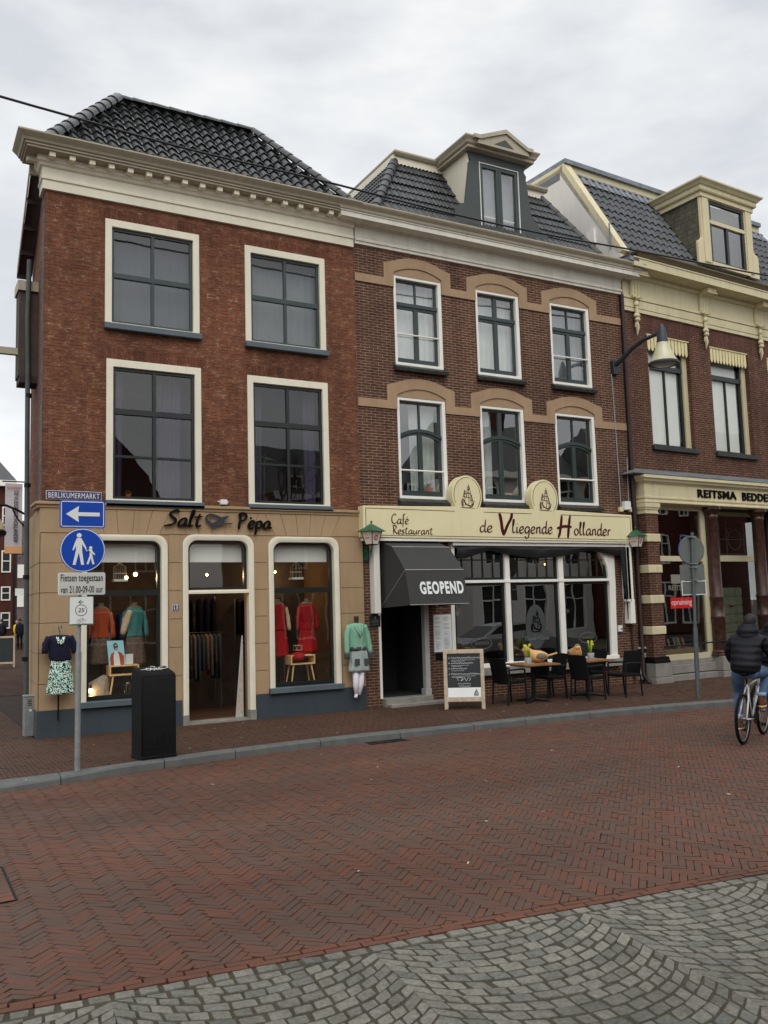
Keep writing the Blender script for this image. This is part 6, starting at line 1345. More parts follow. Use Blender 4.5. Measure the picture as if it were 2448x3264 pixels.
for sx_ in (-1, 1):
    for sy_ in (-1, 1):
        x0_ = .21 if sx_ > 0 else -.2; zt = .655 if sx_ > 0 else .44
        MB().tube([(x0_+sx_*.03, sy_*.235, 0), (x0_, sy_*.235, zt)], .0185, 8).build('leg', 'iron', ch0)
for sy_ in (-1, 1): MB().tube([(-.24, sy_*.235, .66), (.1, sy_*.245, .675), (.2, sy_*.24, .665), (.215, sy_*.235, .64)], [.016, .02, .02, .017], 8).build('armrest', 'iron', ch0)
chairs = [(10.55, -1.25, R(3), 'leftmost black rattan armchair, facing right towards the nearer table with the bird'),
          (11.78, -1.0, R(176), 'black rattan armchair on the right side of the nearer table, facing left'),
          (12.12, -1.72, R(6), 'black rattan armchair standing out nearest the road between the two tables'),
          (11.98, -.72, R(4), 'black rattan armchair between the two tables close to the cafe wall'),
          (13.12, -1.72, R(183), 'rightmost black rattan armchair, facing left at the far end of the terrace'),
          (13.05, -.78, R(178), 'black rattan armchair at the far table tucked close to the cafe window')]
for i, (x, y, rz, lab) in enumerate(chairs):
    if i == 0: ch0.location = (x, y, 0); ch0.rotation_euler = (0, 0, rz); ch0['label'] = lab; WM[ch0.name] = Matrix.Translation((x, y, 0)) @ Matrix.Rotation(rz, 4, 'Z')
    else: dup(ch0, (x, y, 0), rz, lab)
tb = thing('terrace_table', 'square wooden topped table on black pedestal, nearer the chalkboard', 'table', (0, 0, 0), 0, 'wooden terrace tables outside the cafe')
mb = MB()
for k in range(5): mb.box(-.4, .4, -.4+k*.16+.002, -.4+(k+1)*.16-.002, .715, .745)
mb.build('tabletop', 'tablewood', tb)
MB().box(-.32, .32, -.32, .32, .69, .714).build('underframe', 'iron', tb)
MB().tube([(0, 0, .03), (0, 0, .7)], .04, 12).build('pedestal', 'iron', tb)
mb = MB(); 
for a in range(4): c_, s_ = math.cos(a*math.pi/2+.78), math.sin(a*math.pi/2+.78); mb.tube([(0, 0, .05), (.3*c_, .3*s_, .025), (.36*c_, .36*s_, .01)], [.035, .025, .015], 6)
mb.build('foot', 'iron', tb)
tloc = [(11.18, -1.2), (12.58, -1.2)]
tb.location = (*tloc[0], 0); tb.rotation_euler = (0, 0, R(-6)); WM[tb.name] = Matrix.Translation((*tloc[0], 0)) @ Matrix.Rotation(R(-6), 4, 'Z')
dup(tb, (*tloc[1], 0), R(3), 'square wooden topped table on black pedestal, farther towards the right end')
def bird(x, y, z, rz, label, s_=1):
    t = thing('bird_ornament', label, 'ornament', (x, y, z), rz, 'painted wooden birds on the terrace tables')
    b = MB(); secs = []
    sp = [(-.2, .1, .012, .012), (-.17, .09, .04, .04), (-.11, .085, .075, .075), (-.03, .095, .1, .095), (.05, .11, .098, .098), (.11, .14, .075, .08), (.14, .18, .06, .062), (.15, .21, .05, .04), (.155, .235, .02, .012)]
    vs = []; n = 14
    for i, (cx_, cz_, rr, rh_) in enumerate(sp):
        tt = i/(len(sp)-1); a_ = tt*1.35
        for k in range(n):
            th = 2*math.pi*k/n; vs.append((cx_-rh_*math.sin(th)*math.sin(a_), rr*math.cos(th), cz_+rh_*math.sin(th)*math.cos(a_)))
    b.add([(p[0]*s_, p[1]*s_, p[2]*s_) for p in vs], [(i*n+k, i*n+(k+1) % n, (i+1)*n+(k+1) % n, (i+1)*n+k) for i in range(len(sp)-1) for k in range(n)]+[tuple(range(n-1, -1, -1)), tuple(range((len(sp)-1)*n, len(sp)*n))])
    bo = b.build('body', 'birdw', t, world=False, smooth=True)
    MB().ball((.155*s_, 0, .195*s_), (.06*s_, .05*s_, .05*s_), 12, 8).build('head', 'birdw', bo, world=False, smooth=True)
    MB().ball((.15*s_, 0, .225*s_), (.055*s_, .042*s_, .03*s_), 12, 6).build('crown_patch', 'birdg', bo, world=False, smooth=True)
    MB().add([(.2*s_, .014, .19*s_), (.2*s_, -.014, .19*s_), (.2*s_, 0, .21*s_), (.245*s_, 0, .192*s_)], [(0, 1, 3), (1, 2, 3), (2, 0, 3), (0, 2, 1)]).build('beak', 'birdg', t, world=False)
    for q in (-1, 1): MB().ball((-.04*s_, q*.085*s_, .1*s_), (.1*s_, .022*s_, .045*s_), 10, 6).build('wing', 'birdg', t, world=False, smooth=True)
    MB().add([(-.15*s_, .03, .1*s_), (-.15*s_, -.03, .1*s_), (-.33*s_, -.035, .14*s_), (-.33*s_, .035, .14*s_), (-.15*s_, .03, .08*s_), (-.15*s_, -.03, .08*s_), (-.33*s_, -.035, .125*s_), (-.33*s_, .035, .125*s_)], [(0, 1, 2, 3), (4, 7, 6, 5), (0, 3, 7, 4), (1, 5, 6, 2), (2, 6, 7, 3)]).build('tail', 'birdw', t, world=False)
    MB().box(-.02*s_, .12*s_, -.03, .03, 0, .015).build('feet', 'birdg', t, world=False)
bird(11.3, -1.18, .745, R(165), 'fat carved wooden bird with grey wing and upright tail on the nearer table', 1.35)
bird(12.42, -1.05, .745, R(-115), 'round carved wooden bird facing the street on the farther table', 1.3)
def daffodils(x, y, z, label, n, seed):
    t = thing('daffodil_pot', label, 'flower pot', (x, y, z), 0, 'potted daffodils on the terrace tables'); rnd = random.Random(seed)
    MB().lathe([(.05, 0), (.065, .03), (.075, .1), (.07, .12), (.06, .12), (.055, .1)], (0, 0), 16).build('pot', 'pot', t, world=False, smooth=True)
    MB().lathe([(.11, .0), (.12, .012), (.03, .014)], (0, 0), 18).build('saucer', 'pot', t, world=False)
    lf = MB(); fl = []
    for i in range(n*3):
        a = rnd.uniform(0, 6.3); r_ = rnd.uniform(.02, .09); h = rnd.uniform(.16, .27); dx, dy = math.cos(a), math.sin(a)
        w = .006; lf.add([(dx*.02-w*dy, dy*.02+w*dx, .1), (dx*.02+w*dy, dy*.02-w*dx, .1), (dx*r_*.6+w*dy, dy*r_*.6-w*dx, .1+h*.7), (dx*r_*.6-w*dy, dy*r_*.6+w*dx, .1+h*.7), (dx*r_, dy*r_, .1+h)], [(0, 1, 2, 3), (3, 2, 4)])
    lf.build('leaves', 'leaf', t, world=False)
    for i in range(n):
        a = rnd.uniform(0, 6.3); r_ = rnd.uniform(.02, .08); h = rnd.uniform(.3, .38); c_ = (math.cos(a)*r_, math.sin(a)*r_, h)
        f = MB(); f.tube([(0, 0, .1), c_], .003, 5)
        for k in range(6): b = k*math.pi/3; f.add([c_, (c_[0]+.03*math.cos(b-.3), c_[1]-.01, c_[2]+.03*math.sin(b-.3)), (c_[0]+.03*math.cos(b+.3), c_[1]-.01, c_[2]+.03*math.sin(b+.3))], [(0, 1, 2)])
        f.tube([c_, (c_[0], c_[1]-.025, c_[2])], [.008, .012], 8); f.build('flower', 'yellow', t, world=False)
daffodils(11.02, -1.28, .745, 'patterned pot of flowering daffodils left of the bird on the nearer table', 7, 2)
daffodils(12.78, -1.12, .745, 'patterned pot of flowering daffodils right of the bird on the farther table', 6, 5)

# ================================================================== CLOTHES OUTSIDE AND IN THE WINDOWS
def garment(par, name, m, secs, n=48):
    mb = MB(); S2 = []                                           # finer sections so the cloth can hang in folds
    for a, b in zip(secs, secs[1:]):
        for k in range(4): S2.append(tuple(a[q]+(b[q]-a[q])*k/4 for q in range(5)))
    S2.append(secs[-1]); mb.loft(S2, n); z0, z1 = min(v[2] for v in mb.v), max(v[2] for v in mb.v); vs = []; ph = random.uniform(0, 6)
    for i, (x, y, z) in enumerate(mb.v):
        cx_, cy_ = S2[i//n][0], S2[i//n][1]; th = 2*math.pi*(i % n)/n; w = (z1-z)/(z1-z0); f = 1+(.02+.07*w)*math.sin(7*th+ph+1.5*w)+.03*math.sin(13*th+ph*2)*w+.025*math.sin(22*z+3*th)
        vs.append((cx_+(x-cx_)*f, cy_+(y-cy_)*f, z))
    mb.v = vs; return mb.build(name, m, par, smooth='all')
def sleeve(par, pts, rr, m, name='sleeve'): return MB().tube([tuple(Vector(a).lerp(Vector(b), k/3)) for a, b in zip(pts, pts[1:]) for k in range(3)]+[pts[-1]], [(a+(b-a)*k/3)*(1+.08*math.sin(k*2.4+i*3)) for i, (a, b) in enumerate(zip(rr, rr[1:])) for k in range(3)]+[rr[-1]], 12).build(name, m, par, smooth='all')
g1 = thing('clothes_display', 'navy short sleeved top over leaf print skirt hanging on the tan wall by the alley', 'clothes display', (2.38, -.2, .2)); y = -.22
garment(g1, 'skirt', 'skirt', [(2.41, y, .7, .2, .09), (2.41, y, .85, .19, .09), (2.41, y, 1.05, .17, .09), (2.41, y, 1.25, .145, .085), (2.41, y, 1.3, .13, .08)])
garment(g1, 'top', 'navy', [(2.42, y-.005, 1.22, .07, .07), (2.41, y-.005, 1.24, .15, .1), (2.4, y-.005, 1.3, .165, .105), (2.39, y-.005, 1.42, .16, .105), (2.39, y, 1.54, .175, .1), (2.385, y, 1.6, .2, .08), (2.385, y, 1.635, .15, .06), (2.385, y, 1.645, .07, .045)])
sleeve(g1, [(2.24, y, 1.61), (2.18, y, 1.5), (2.16, y-.01, 1.36)], [.06, .06, .045], 'navy'); sleeve(g1, [(2.54, y, 1.61), (2.6, y, 1.5), (2.63, y-.01, 1.34)], [.06, .06, .045], 'navy')
k = MB(); k.lathe([(.085, -.01), (.075, .02), (.06, .035)], (0, 0), 16, cap=False); k.xf(Matrix.Translation((2.39, y-.035, 1.6)) @ Matrix.Scale(1.0, 4)); k.v = [(a, b, c-(.06 if b < y-.05 else 0)) for a, b, c in k.v]; k.tube([(2.34, y-.09, 1.62), (2.355, y-.115, 1.53), (2.39, y-.12, 1.5), (2.425, y-.115, 1.53), (2.44, y-.09, 1.62)], .022, 8); k.build('print_collar', 'skirt', g1, smooth='all')
MB().tube([(2.39, y, 1.63), (2.39, y, 1.7), (2.37, y, 1.78), (2.41, y, 1.8), (2.42, y, 1.74)], .01, 6).build('hanger', 'chrome', g1); MB().tube([(2.39, y+.05, .72), (2.39, y+.08, .28)], .014, 8).build('stand_rod', 'iron', g1)
g2 = thing('clothes_display', 'mint and grey long cardigan with pale trousers on the wall beside the cafe pier', 'clothes display', (7.78, -.22, .25)); y = -.22
garment(g2, 'coat_skirt', 'greyknit', [(7.82, y, .74, .215, .1), (7.82, y, .9, .2, .1), (7.815, y, 1.05, .19, .1), (7.8, y, 1.18, .175, .095)])
garment(g2, 'bodice', 'mint', [(7.8, y, 1.17, .178, .098), (7.79, y, 1.28, .16, .1), (7.785, y, 1.45, .17, .11), (7.78, y, 1.56, .19, .095), (7.78, y, 1.625, .17, .07), (7.78, y, 1.65, .07, .05)])
b_ = MB().loft([(7.8, y, 1.13, .184, .103), (7.795, y, 1.2, .176, .102)], 18); b_.build('dark_band', 'darkknit', g2, smooth='all')
MB().loft([(7.8, y, 1.205, .177, .102), (7.795, y, 1.215, .176, .102)], 18).build('mint_stripe', 'mint', g2, smooth='all')
for q, xs in ((-1, 7.6), (1, 7.96)):
    sleeve(g2, [(7.78+q*.15, y, 1.6), (7.78+q*.215, y-.01, 1.45), (7.785+q*.235, y-.03, 1.25), (7.79+q*.25, y-.05, 1.08)], [.06, .058, .052, .05], 'mint'); sleeve(g2, [(7.79+q*.25, y-.05, 1.09), (7.79+q*.255, y-.055, .99)], [.053, .052], 'darkknit', 'cuff')
k = MB()
for cx_ in (7.73, 7.93): k.box(cx_-.05, cx_+.05, y-.112, y-.095, .86, .98)
k.build('pockets', 'darkknit', g2); MB().tube([(7.84, y-.1, .76), (7.83, y-.104, 1.2), (7.81, y-.11, 1.5), (7.8, y-.06, 1.64)], .006, 5).build('zip', 'seam', g2)
MB().tube([(7.7, y-.09, 1.6), (7.74, y-.115, 1.5), (7.8, y-.12, 1.38)], [.02, .018, .006], 6).tube([(7.86, y-.09, 1.6), (7.84, y-.115, 1.5), (7.81, y-.12, 1.4)], [.02, .018, .006], 6).build('collar', 'mint', g2, smooth='all')
for q in (-1, 1): MB().tube([(7.8+q*.06, y, .76), (7.79+q*.055, y, .5), (7.745+q*.03+.02, y-.01, .3)], [.062, .055, .035], 12).build('trouser_leg', 'trousers', g2, smooth='all')
MB().tube([(7.74, y-.01, .33), (7.71, y-.03, .26), (7.68, y-.03, .27)], [.035, .03, .01], 8).build('tied_end', 'trousers', g2, smooth='all')
MB().lathe([(.045, 1.65), (.042, 1.68), (.05, 1.74), (.045, 1.78), (.04, 1.78)], (7.78, y), 10, cap=False).build('neck_cage', 'soffit', g2)
def win_mannequin(x, y, label, top, skirt, jacket=None, zt=2.05, zb=1.1, sk_z=1.55, w=.17, arms=None):
    t = thing('shop_mannequin', label, 'mannequin', (x, y, .55))
    garment(t, 'torso', 'mannequin', [(x, y, 1.5, .13, .09), (x, y, 1.7, .12, .09), (x, y, 1.95, .15, .09), (x, y, zt+.01, .12, .06), (x, y, zt+.05, .05, .05), (x, y, zt+.1, .045, .045)])
    garment(t, 'top', top, [(x, y, sk_z, w*.92, .11), (x, y, sk_z+.12, w*.8, .1), (x, y, 1.85, w*.95, .11), (x, y, 1.98, w, .095), (x, y, zt, w*.75, .07)])
    garment(t, 'skirt', skirt, [(x, y, zb, w*1.15, .12), (x, y, (zb+sk_z)/2, w*1.08, .11), (x, y, sk_z+.01, w*.9, .1)])
    for q in (-1, 1): sleeve(t, [(x+q*w*.85, y, zt-.07), (x+q*w*1.15, y-.01, zt-.25), (x+q*w*1.25, y-.04, zt-.5)], [.05, .045, .035], arms or top)
    MB().tube([(x, y, .55), (x, y, zb+.2)], .014, 8).build('stand', 'iron', t)
    return t
win_mannequin(3.2, .62, 'mannequin in orange jacket and dark print dress in the left shop window', 'orange', 'darkskirt')
win_mannequin(3.78, .62, 'mannequin in teal cardigan and dark print skirt in the left shop window', 'teal', 'darkskirt', zb=1.05)
MB_ = thing('hanging_blouse', 'beige blouse draped on the left shoulder of the teal mannequin', 'clothes', (3.62, .55, 1.8)); sleeve(MB_, [(3.7, .55, 2.0), (3.62, .53, 1.85), (3.55, .5, 1.6)], [.05, .07, .045], 'beige', 'sleeve')
win_mannequin(6.52, .62, 'mannequin in red sleeveless dress at the left of the right shop window', 'reddress', 'reddress', zb=1.05, arms='beige')
win_mannequin(7.12, .62, 'mannequin in long sleeved red dress in the right shop window', 'reddress', 'reddress', zb=1.1)
def stool(x, y, w, z0, z1, label):
    t = thing('display_stool', label, 'stool', (x, y, z0), 0, 'pine display stools in the shop windows')
    f = MB(); f.ring(rect(x-w/2, x+w/2, z1-.18, z1), rect(x-w/2+.025, x+w/2-.025, z1-.155, z1-.025), y-.15, y+.15); f.build('box_shelf', 'palewood', t, bevel=.004)
    for q in (-1, 1):
        for r_ in (-1, 1): MB().tube([(x+q*w*.36, y+r_*.1, z1-.18), (x+q*w*.47, y+r_*.13, z0)], [.018, .011], 8).build('leg', 'palewood', t)
    return t
stool(3.53, .4, .5, .58, 1.08, 'pine box stool holding the poster in the left shop window'); stool(6.87, .4, .5, .58, 1.08, 'pine box stool with red cloth in the right shop window')
po = thing('fashion_poster', 'poster of a smiling woman in sunglasses and orange cardigan leaning on the left stool', 'poster', (3.42, .35, 1.08))
MB().add([(3.28, .3, 1.08), (3.56, .3, 1.08), (3.53, .36, 1.5), (3.25, .36, 1.5)], [(0, 1, 2, 3)]).build('sheet', 'poster1', po)
def pl(P, m, nm, o_=.004): MB().add([(3.28+a*.28-.03*b, .3+.06*b-o_, 1.08+.42*b) for a, b in P], [tuple(range(len(P)))]).build(nm, m, po)
pl([(.1, 0), (.9, 0), (.95, .35), (.8, .5), (.6, .56), (.45, .56), (.2, .48), (.1, .3)], 'orange', 'cardigan'); pl([(.3, 0), (.68, 0), (.66, .4), (.58, .56), (.42, .56), (.32, .4)], 'paper', 'shirt', .006); pl([(.5+.14*math.cos(a*.5), .76+.15*math.sin(a*.5)) for a in range(13)], 'hairb', 'hair', .005); pl([(.52+.1*math.cos(a*.5), .73+.12*math.sin(a*.5)) for a in range(13)], 'skin', 'face', .008); pl([(.43, .76), (.62, .78), (.62, .72), (.43, .7)], 'hairb', 'sunglasses', .01)
MB_ = thing('white_card', 'white display card standing on the left stool', 'card', (3.63, .38, 1.08)); MB().box(3.57, 3.7, .36, .37, 1.085, 1.26).build('card', 'paper', MB_)
MB_ = thing('red_cloth', 'red cloth draped on the right stool', 'cloth', (6.85, .38, 1.09)); MB().loft([(6.78, .36, .98, .1, .16), (6.78, .34, 1.06, .16, .18), (6.8, .36, 1.1, .14, .12), (6.82, .38, 1.13, .05, .04)], 14).build('cloth', 'reddress', MB_, smooth='all')
MB_ = thing('wire_ornament', 'brass wire polyhedron on the red cloth', 'ornament', (6.82, .38, 1.13)); k = MB(); ico = [Vector((math.cos(a*1.2566+(b_*.63))*.09, math.sin(a*1.2566+b_*.63)*.09, 1.17+b_*.09)) for b_ in (0, 1) for a in range(5)]
for i in range(5): k.tube([ico[i]+Vector((6.82, .38, 0)), ico[(i+1) % 5]+Vector((6.82, .38, 0))], .005, 5); k.tube([ico[i]+Vector((6.82, .38, 0)), ico[5+i]+Vector((6.82, .38, 0))], .005, 5); k.tube([ico[5+i]+Vector((6.82, .38, 0)), ico[5+(i+1) % 5]+Vector((6.82, .38, 0))], .005, 5)
k.build('wires', 'oldwood', MB_)
for x, lab in ((3.5, 'white wire birdcage hanging in the left shop window'), (6.86, 'white wire birdcage hanging in the right shop window')):
    t = thing('birdcage', lab, 'birdcage', (x, .5, 2.5), 0, 'white birdcages hanging in the shop windows'); k = MB()
    for a in range(10): k.tube([(x+.11*math.cos(a*.63), .5+.08*math.sin(a*.63), 2.55), (x+.11*math.cos(a*.63), .5+.08*math.sin(a*.63), 2.78), (x, .5, 2.86)], .003, 4)
    k.lathe([(.12, 2.66), (.12, 2.67)], (x, .5), 12, cap=False); k.tube([(x, .5, 2.86), (x, .5, 3.4)], .003, 4); k.build('wire_cage', 'white', t); MB().box(x-.12, x+.12, .41, .59, 2.52, 2.56).build('tray', 'white', t)
wood_ = thing('driftwood', 'rough driftwood lump with a glowing bulb in the left shop window', 'driftwood', (3.15, .4, .56)); k = MB().loft([(3.12, .42, .56, .2, .1), (3.1, .42, .66, .22, .11), (3.14, .42, .78, .17, .09), (3.2, .42, .86, .1, .06), (3.22, .42, .9, .03, .03)], 11); rnd = random.Random(2); k.v = [(a+rnd.gauss(0, .012), b, c+rnd.gauss(0, .012)) for a, b, c in k.v]; k.build('wood', 'oldwood', wood_)
def bulb(x, y, z, r, label, e):
    t = thing('lamp', label, 'lamp', (x, y, z)); MB().ball((x, y, z), r, 10, 7).build('bulb', 'bulb', t, smooth=True)
    MB().tube([(x, y, z+r*.8), (x, y, z+r*2.2)], r*.5, 6).build('fitting', 'iron', t)
    ld = bpy.data.lights.new('lamp_light', 'POINT'); ld.energy = e; ld.color = (1, .68, .38); ld.shadow_soft_size = .05; lo = bpy.data.objects.new('lamp_light', ld); col.objects.link(lo); lo.location = Vector((x, y-r*1.6, z-r*1.6))-Vector(t.location); lo.parent = t
bulb(2.98, .3, .68, .042, 'glowing round bulb at the bottom left of the left shop window', 1.2)
bulb(3.95, 1.25, 2.68, .04, 'lit spot lamp high in the left shop window, right one of two', 9)
bulb(3.78, 1.25, 2.62, .035, 'lit spot lamp high in the left shop window, left one of two', 5)
bulb(5.3, 1.2, 2.66, .025, 'small lit spot lamp above the open shop door', 9)
bulb(7.1, 2.2, 2.75, .03, 'lit spot lamp deep behind the right shop window', 12)
bulb(11.75, .8, 2.85, .022, 'small lit ceiling spot behind the middle cafe pane', 4); bulb(13.25, .8, 2.82, .022, 'small lit ceiling spot behind the right cafe pane', 4)
MB_ = thing('glass_dome', 'clear glass dome under the left stool', 'glass dome', (3.62, .42, .56)); MB().lathe([(.08, .57), (.08, .74), (.06, .8), (.02, .83)], (3.62, .42), 16).build('dome', 'glassshop', MB_, smooth=True)
# clothes rails seen through the open door
rnd = random.Random(9)
for ri, (xr, yr, zr, n, lab) in enumerate(((5.15, 1.6, 1.55, 13, 'clothes rail packed with garments just inside the shop door'), (5.3, 2.4, 2.25, 8, 'upper rail of dark jackets further inside the shop'), (6.9, 2.6, 2.2, 9, 'rail of pale garments behind the red dresses'), (3.4, 2.4, 2.0, 9, 'rail of bright garments behind the left window mannequins'))):
    t = thing('clothes_rail', lab, 'clothes rail', (xr, yr, 0)); MB().tube([(xr-.55, yr, .05), (xr-.55, yr, zr), (xr+.55, yr, zr), (xr+.55, yr, .05)], .014, 6).build('rail', 'chrome', t)
    for i in range(n):
        x = xr-.5+1.0*i/(n-1); m_ = rnd.choice([['clothes', 'darkskirt', 'beige', 'darkknit'], ['navy', 'darkknit', 'plinth', 'clothes'], ['beige', 'navy', 'clothes', 'jacket'], ['orange', 'clothes', 'reddress', 'teal', 'blue']][ri]); L = rnd.uniform(.7, .95)
        k = MB().loft([(x, yr, zr-L, .035, .2), (x, yr, zr-.3, .03, .18), (x, yr, zr-.1, .03, .18), (x, yr, zr-.03, .015, .06)], 8); k.build('garment', m_, t, smooth='all')
pan = thing('door_leaf_edge', 'white framed shop door leaf seen edge-on at the right of the doorway', 'panel', (5.6, .15, .04)); f = MB(); f.ring([(5.47, .04), (5.62, .04), (5.62, 1.5), (5.6, 1.5)], [(5.5, .1), (5.6, .1), (5.61, 1.1), (5.59, 1.1)], .12, .14); f.build('frame', 'greypaint', pan); MB().prism([(5.5, .1), (5.6, .1), (5.61, 1.1), (5.59, 1.1)], .13, .135).build('wood_infill', 'oldwood', pan)  # stands for the shop door leaf and its frame, seen edge-on
# cafe and upper window details
for x, z, lab in ((13.45, 1.72, 'glass ball with dried flowers hanging behind the right cafe pane'), (10.45, 1.75, 'glass ball ornament hanging behind the left cafe pane beside the awning')):
    t = thing('hanging_ornament', lab, 'ornament', (x, .35, z)); k = MB(); k.lathe([(.13*math.sin(a*.35), z-.13*math.cos(a*.35)) for a in range(1, 9)], (x, .35), 14, cap=False); k.build('glass_ball', 'glassshop', t, smooth=True); MB().ball((x, .35, z), (.07, .05, .05), 8, 5).build('flowers', 'netc', t); MB().tube([(x, .35, z+.13), (x, .35, 3.0)], .003, 4).build('string', 'white', t)
def pot_plant(x, y, z, label, s_=1, tall=False, m='leaf2'):
    t = thing('pot_plant', label, 'plant', (x, y, z)); MB().lathe([(.06*s_, z), (.085*s_, z+.14*s_), (.07*s_, z+.14*s_)], (x, y), 12).build('pot', 'soffit' if tall else 'orange', t); k = MB(); rnd = random.Random(int(x*10)); H0 = z+.14*s_
    if tall: k.tube([(x, y, H0), (x+.02, y, H0+.75)], .012, 6); H0 += .72
    for i in range(46 if not tall else 26):
        a = rnd.uniform(0, 6.3); e = rnd.uniform(-.1, 1.3); L = (.28 if tall else .14)*s_*rnd.uniform(.6, 1.1); d = Vector((math.cos(a)*math.cos(e), math.sin(a)*math.cos(e)*.5, math.sin(e))); p = Vector((x, y, H0+.01)); q = p+d*L+Vector((0, 0, -.1*s_ if tall else 0)); w = Vector((-math.sin(a), 0, .5))*.012; k.add([p, p+d*L*.5+w, q, p+d*L*.5-w], [(0, 1, 2, 3)])
    k.build('leaves', m, t)
pot_plant(6.2, .45, 3.96, 'tall spiky pot plant in the lower right window of the corner house', 1.0, True); pot_plant(3.58, .22, 3.95, 'tiny cactus in a terracotta pot on the sill of the lower left window', .6)
pot_plant(9.78, .24, 4.2, 'bushy pot plant in the lower left window of the cafe house', 1.3)
MB_ = thing('small_box', 'small pink and white box on the middle window sill of the cafe house', 'box', (11.85, .26, 4.26)); MB().box(11.72, 11.95, .2, .3, 4.24, 4.36).build('box', 'pinkm', MB_, bevel=.006); MB().box(11.70, 11.97, .19, .31, 4.2, 4.245).build('base', 'bluegrey', MB_)
# bedding shop window contents
mt = thing('upright_mattress', 'pale green quilted mattress standing in the bedding shop window', 'mattress', (15.3, 0, 0), PHI); mb = MB(); 
for i in range(3):
    for j in range(6): mb.box(4.0+i*.3, 4.29+i*.3, .85, 1.05, .75+j*.24, .985+j*.24)
mb.xf(Matrix.Translation((.2, 0, 0))); mb.build('quilting', 'mattress', mt, world=False, bevel=.02, smooth=True, seg=2); MB().box(4.5, 4.68, .84, .848, 1.66, 1.7).build('red_label', 'red', mt, world=False)
for i, (x, m_) in enumerate(((.95, 'mattress'), (1.1, 'red'), (1.25, 'txtblack'), (1.45, 'txtblack'), (1.62, 'signgrey'), (1.78, 'red'))):
    t = thing('bedding_pack', ['pale folded duvet pack at the left end of the display row', 'red labelled pillow pack, second in the display row', 'dark bedding pack, third in the display row', 'dark bedding pack in the middle of the display row', 'pale grey pillow pack near the sign post', 'red bedding pack at the right end of the display row'][i], 'bedding pack', (15.3, 0, 0), PHI, 'bedding packs in a row in the shop window')
    k = MB().box(-.05, .05, -.12, .12, 0, .28); k.xf(Matrix.Translation((x, .3, .72)) @ Matrix.Rotation(R(-18), 4, 'Y')); k.build('pack', m_, t, world=False, bevel=.02, seg=2); k = MB().box(-.02, .03, -.125, -.121, .1, .26); k.xf(Matrix.Translation((x, .3, .72)) @ Matrix.Rotation(R(-18), 4, 'Y')); k.build('label_card', 'signwhite', t, world=False)
t = thing('display_shelf', 'low pale display shelf in the bedding shop window', 'shelf', (15.3, 0, 0), PHI); MB().box(.75, 2.3, .15, .6, .5, .72).build('shelf', 'palewood', t, world=False)
t = thing('iron_bedhead', 'white scrolled iron bedhead hanging in the bedding shop', 'bedhead', (15.3, 0, 0), PHI); k = MB()
for x in (4.35, 4.65, 5.4): k.tube([(x, .9, 3.05), (x, .9, 4.0)], .012, 6)
for z in (3.1, 3.5): k.tube([(4.35, .9, z), (5.4, .9, z)], .01, 6)
k.tube([(5.0+.28*math.cos(a*.3), .9, 3.5+.28*math.sin(a*.3)) for a in range(22)], .01, 6); k.tube([(4.85+.02*a*math.cos(a*.5), .9, 3.75+.02*a*math.sin(a*.5)) for a in range(12)], .008, 6); k.build('scrollwork', 'white', t, world=False)

# ================================================================== PEOPLE
def skin_body(name, J, E, m, par, sub=2):
    """J: list of (co, radius) ; E: edges ; one continuous skinned surface rooted at joint 0"""
    me = bpy.data.meshes.new(name); me.from_pydata([j[0] for j in J], E, []); o = bpy.data.objects.new(name, me); col.objects.link(o)
    o.modifiers.new('s', 'SKIN').use_smooth_shade = True; sl_ = me.skin_vertices[0].data
    for i, j in enumerate(J):
        r_ = j[1]; sl_[i].radius = r_ if isinstance(r_, tuple) else (r_, r_)
    sl_[0].use_root = True
    ss = o.modifiers.new('u', 'SUBSURF'); ss.levels = sub; ss.render_levels = sub; bpy.context.view_layer.update()
    me2 = bpy.data.meshes.new_from_object(o.evaluated_get(bpy.context.evaluated_depsgraph_get())); bpy.data.objects.remove(o); bpy.data.meshes.remove(me)
    me2.name = name; me2.materials.clear(); me2.materials.append(M[m]); me2.polygons.foreach_set('use_smooth', [True]*len(me2.polygons))
    q = bpy.data.objects.new(name, me2); col.objects.link(q); q.parent = par; WM[q.name] = WM[par.name].copy(); return q
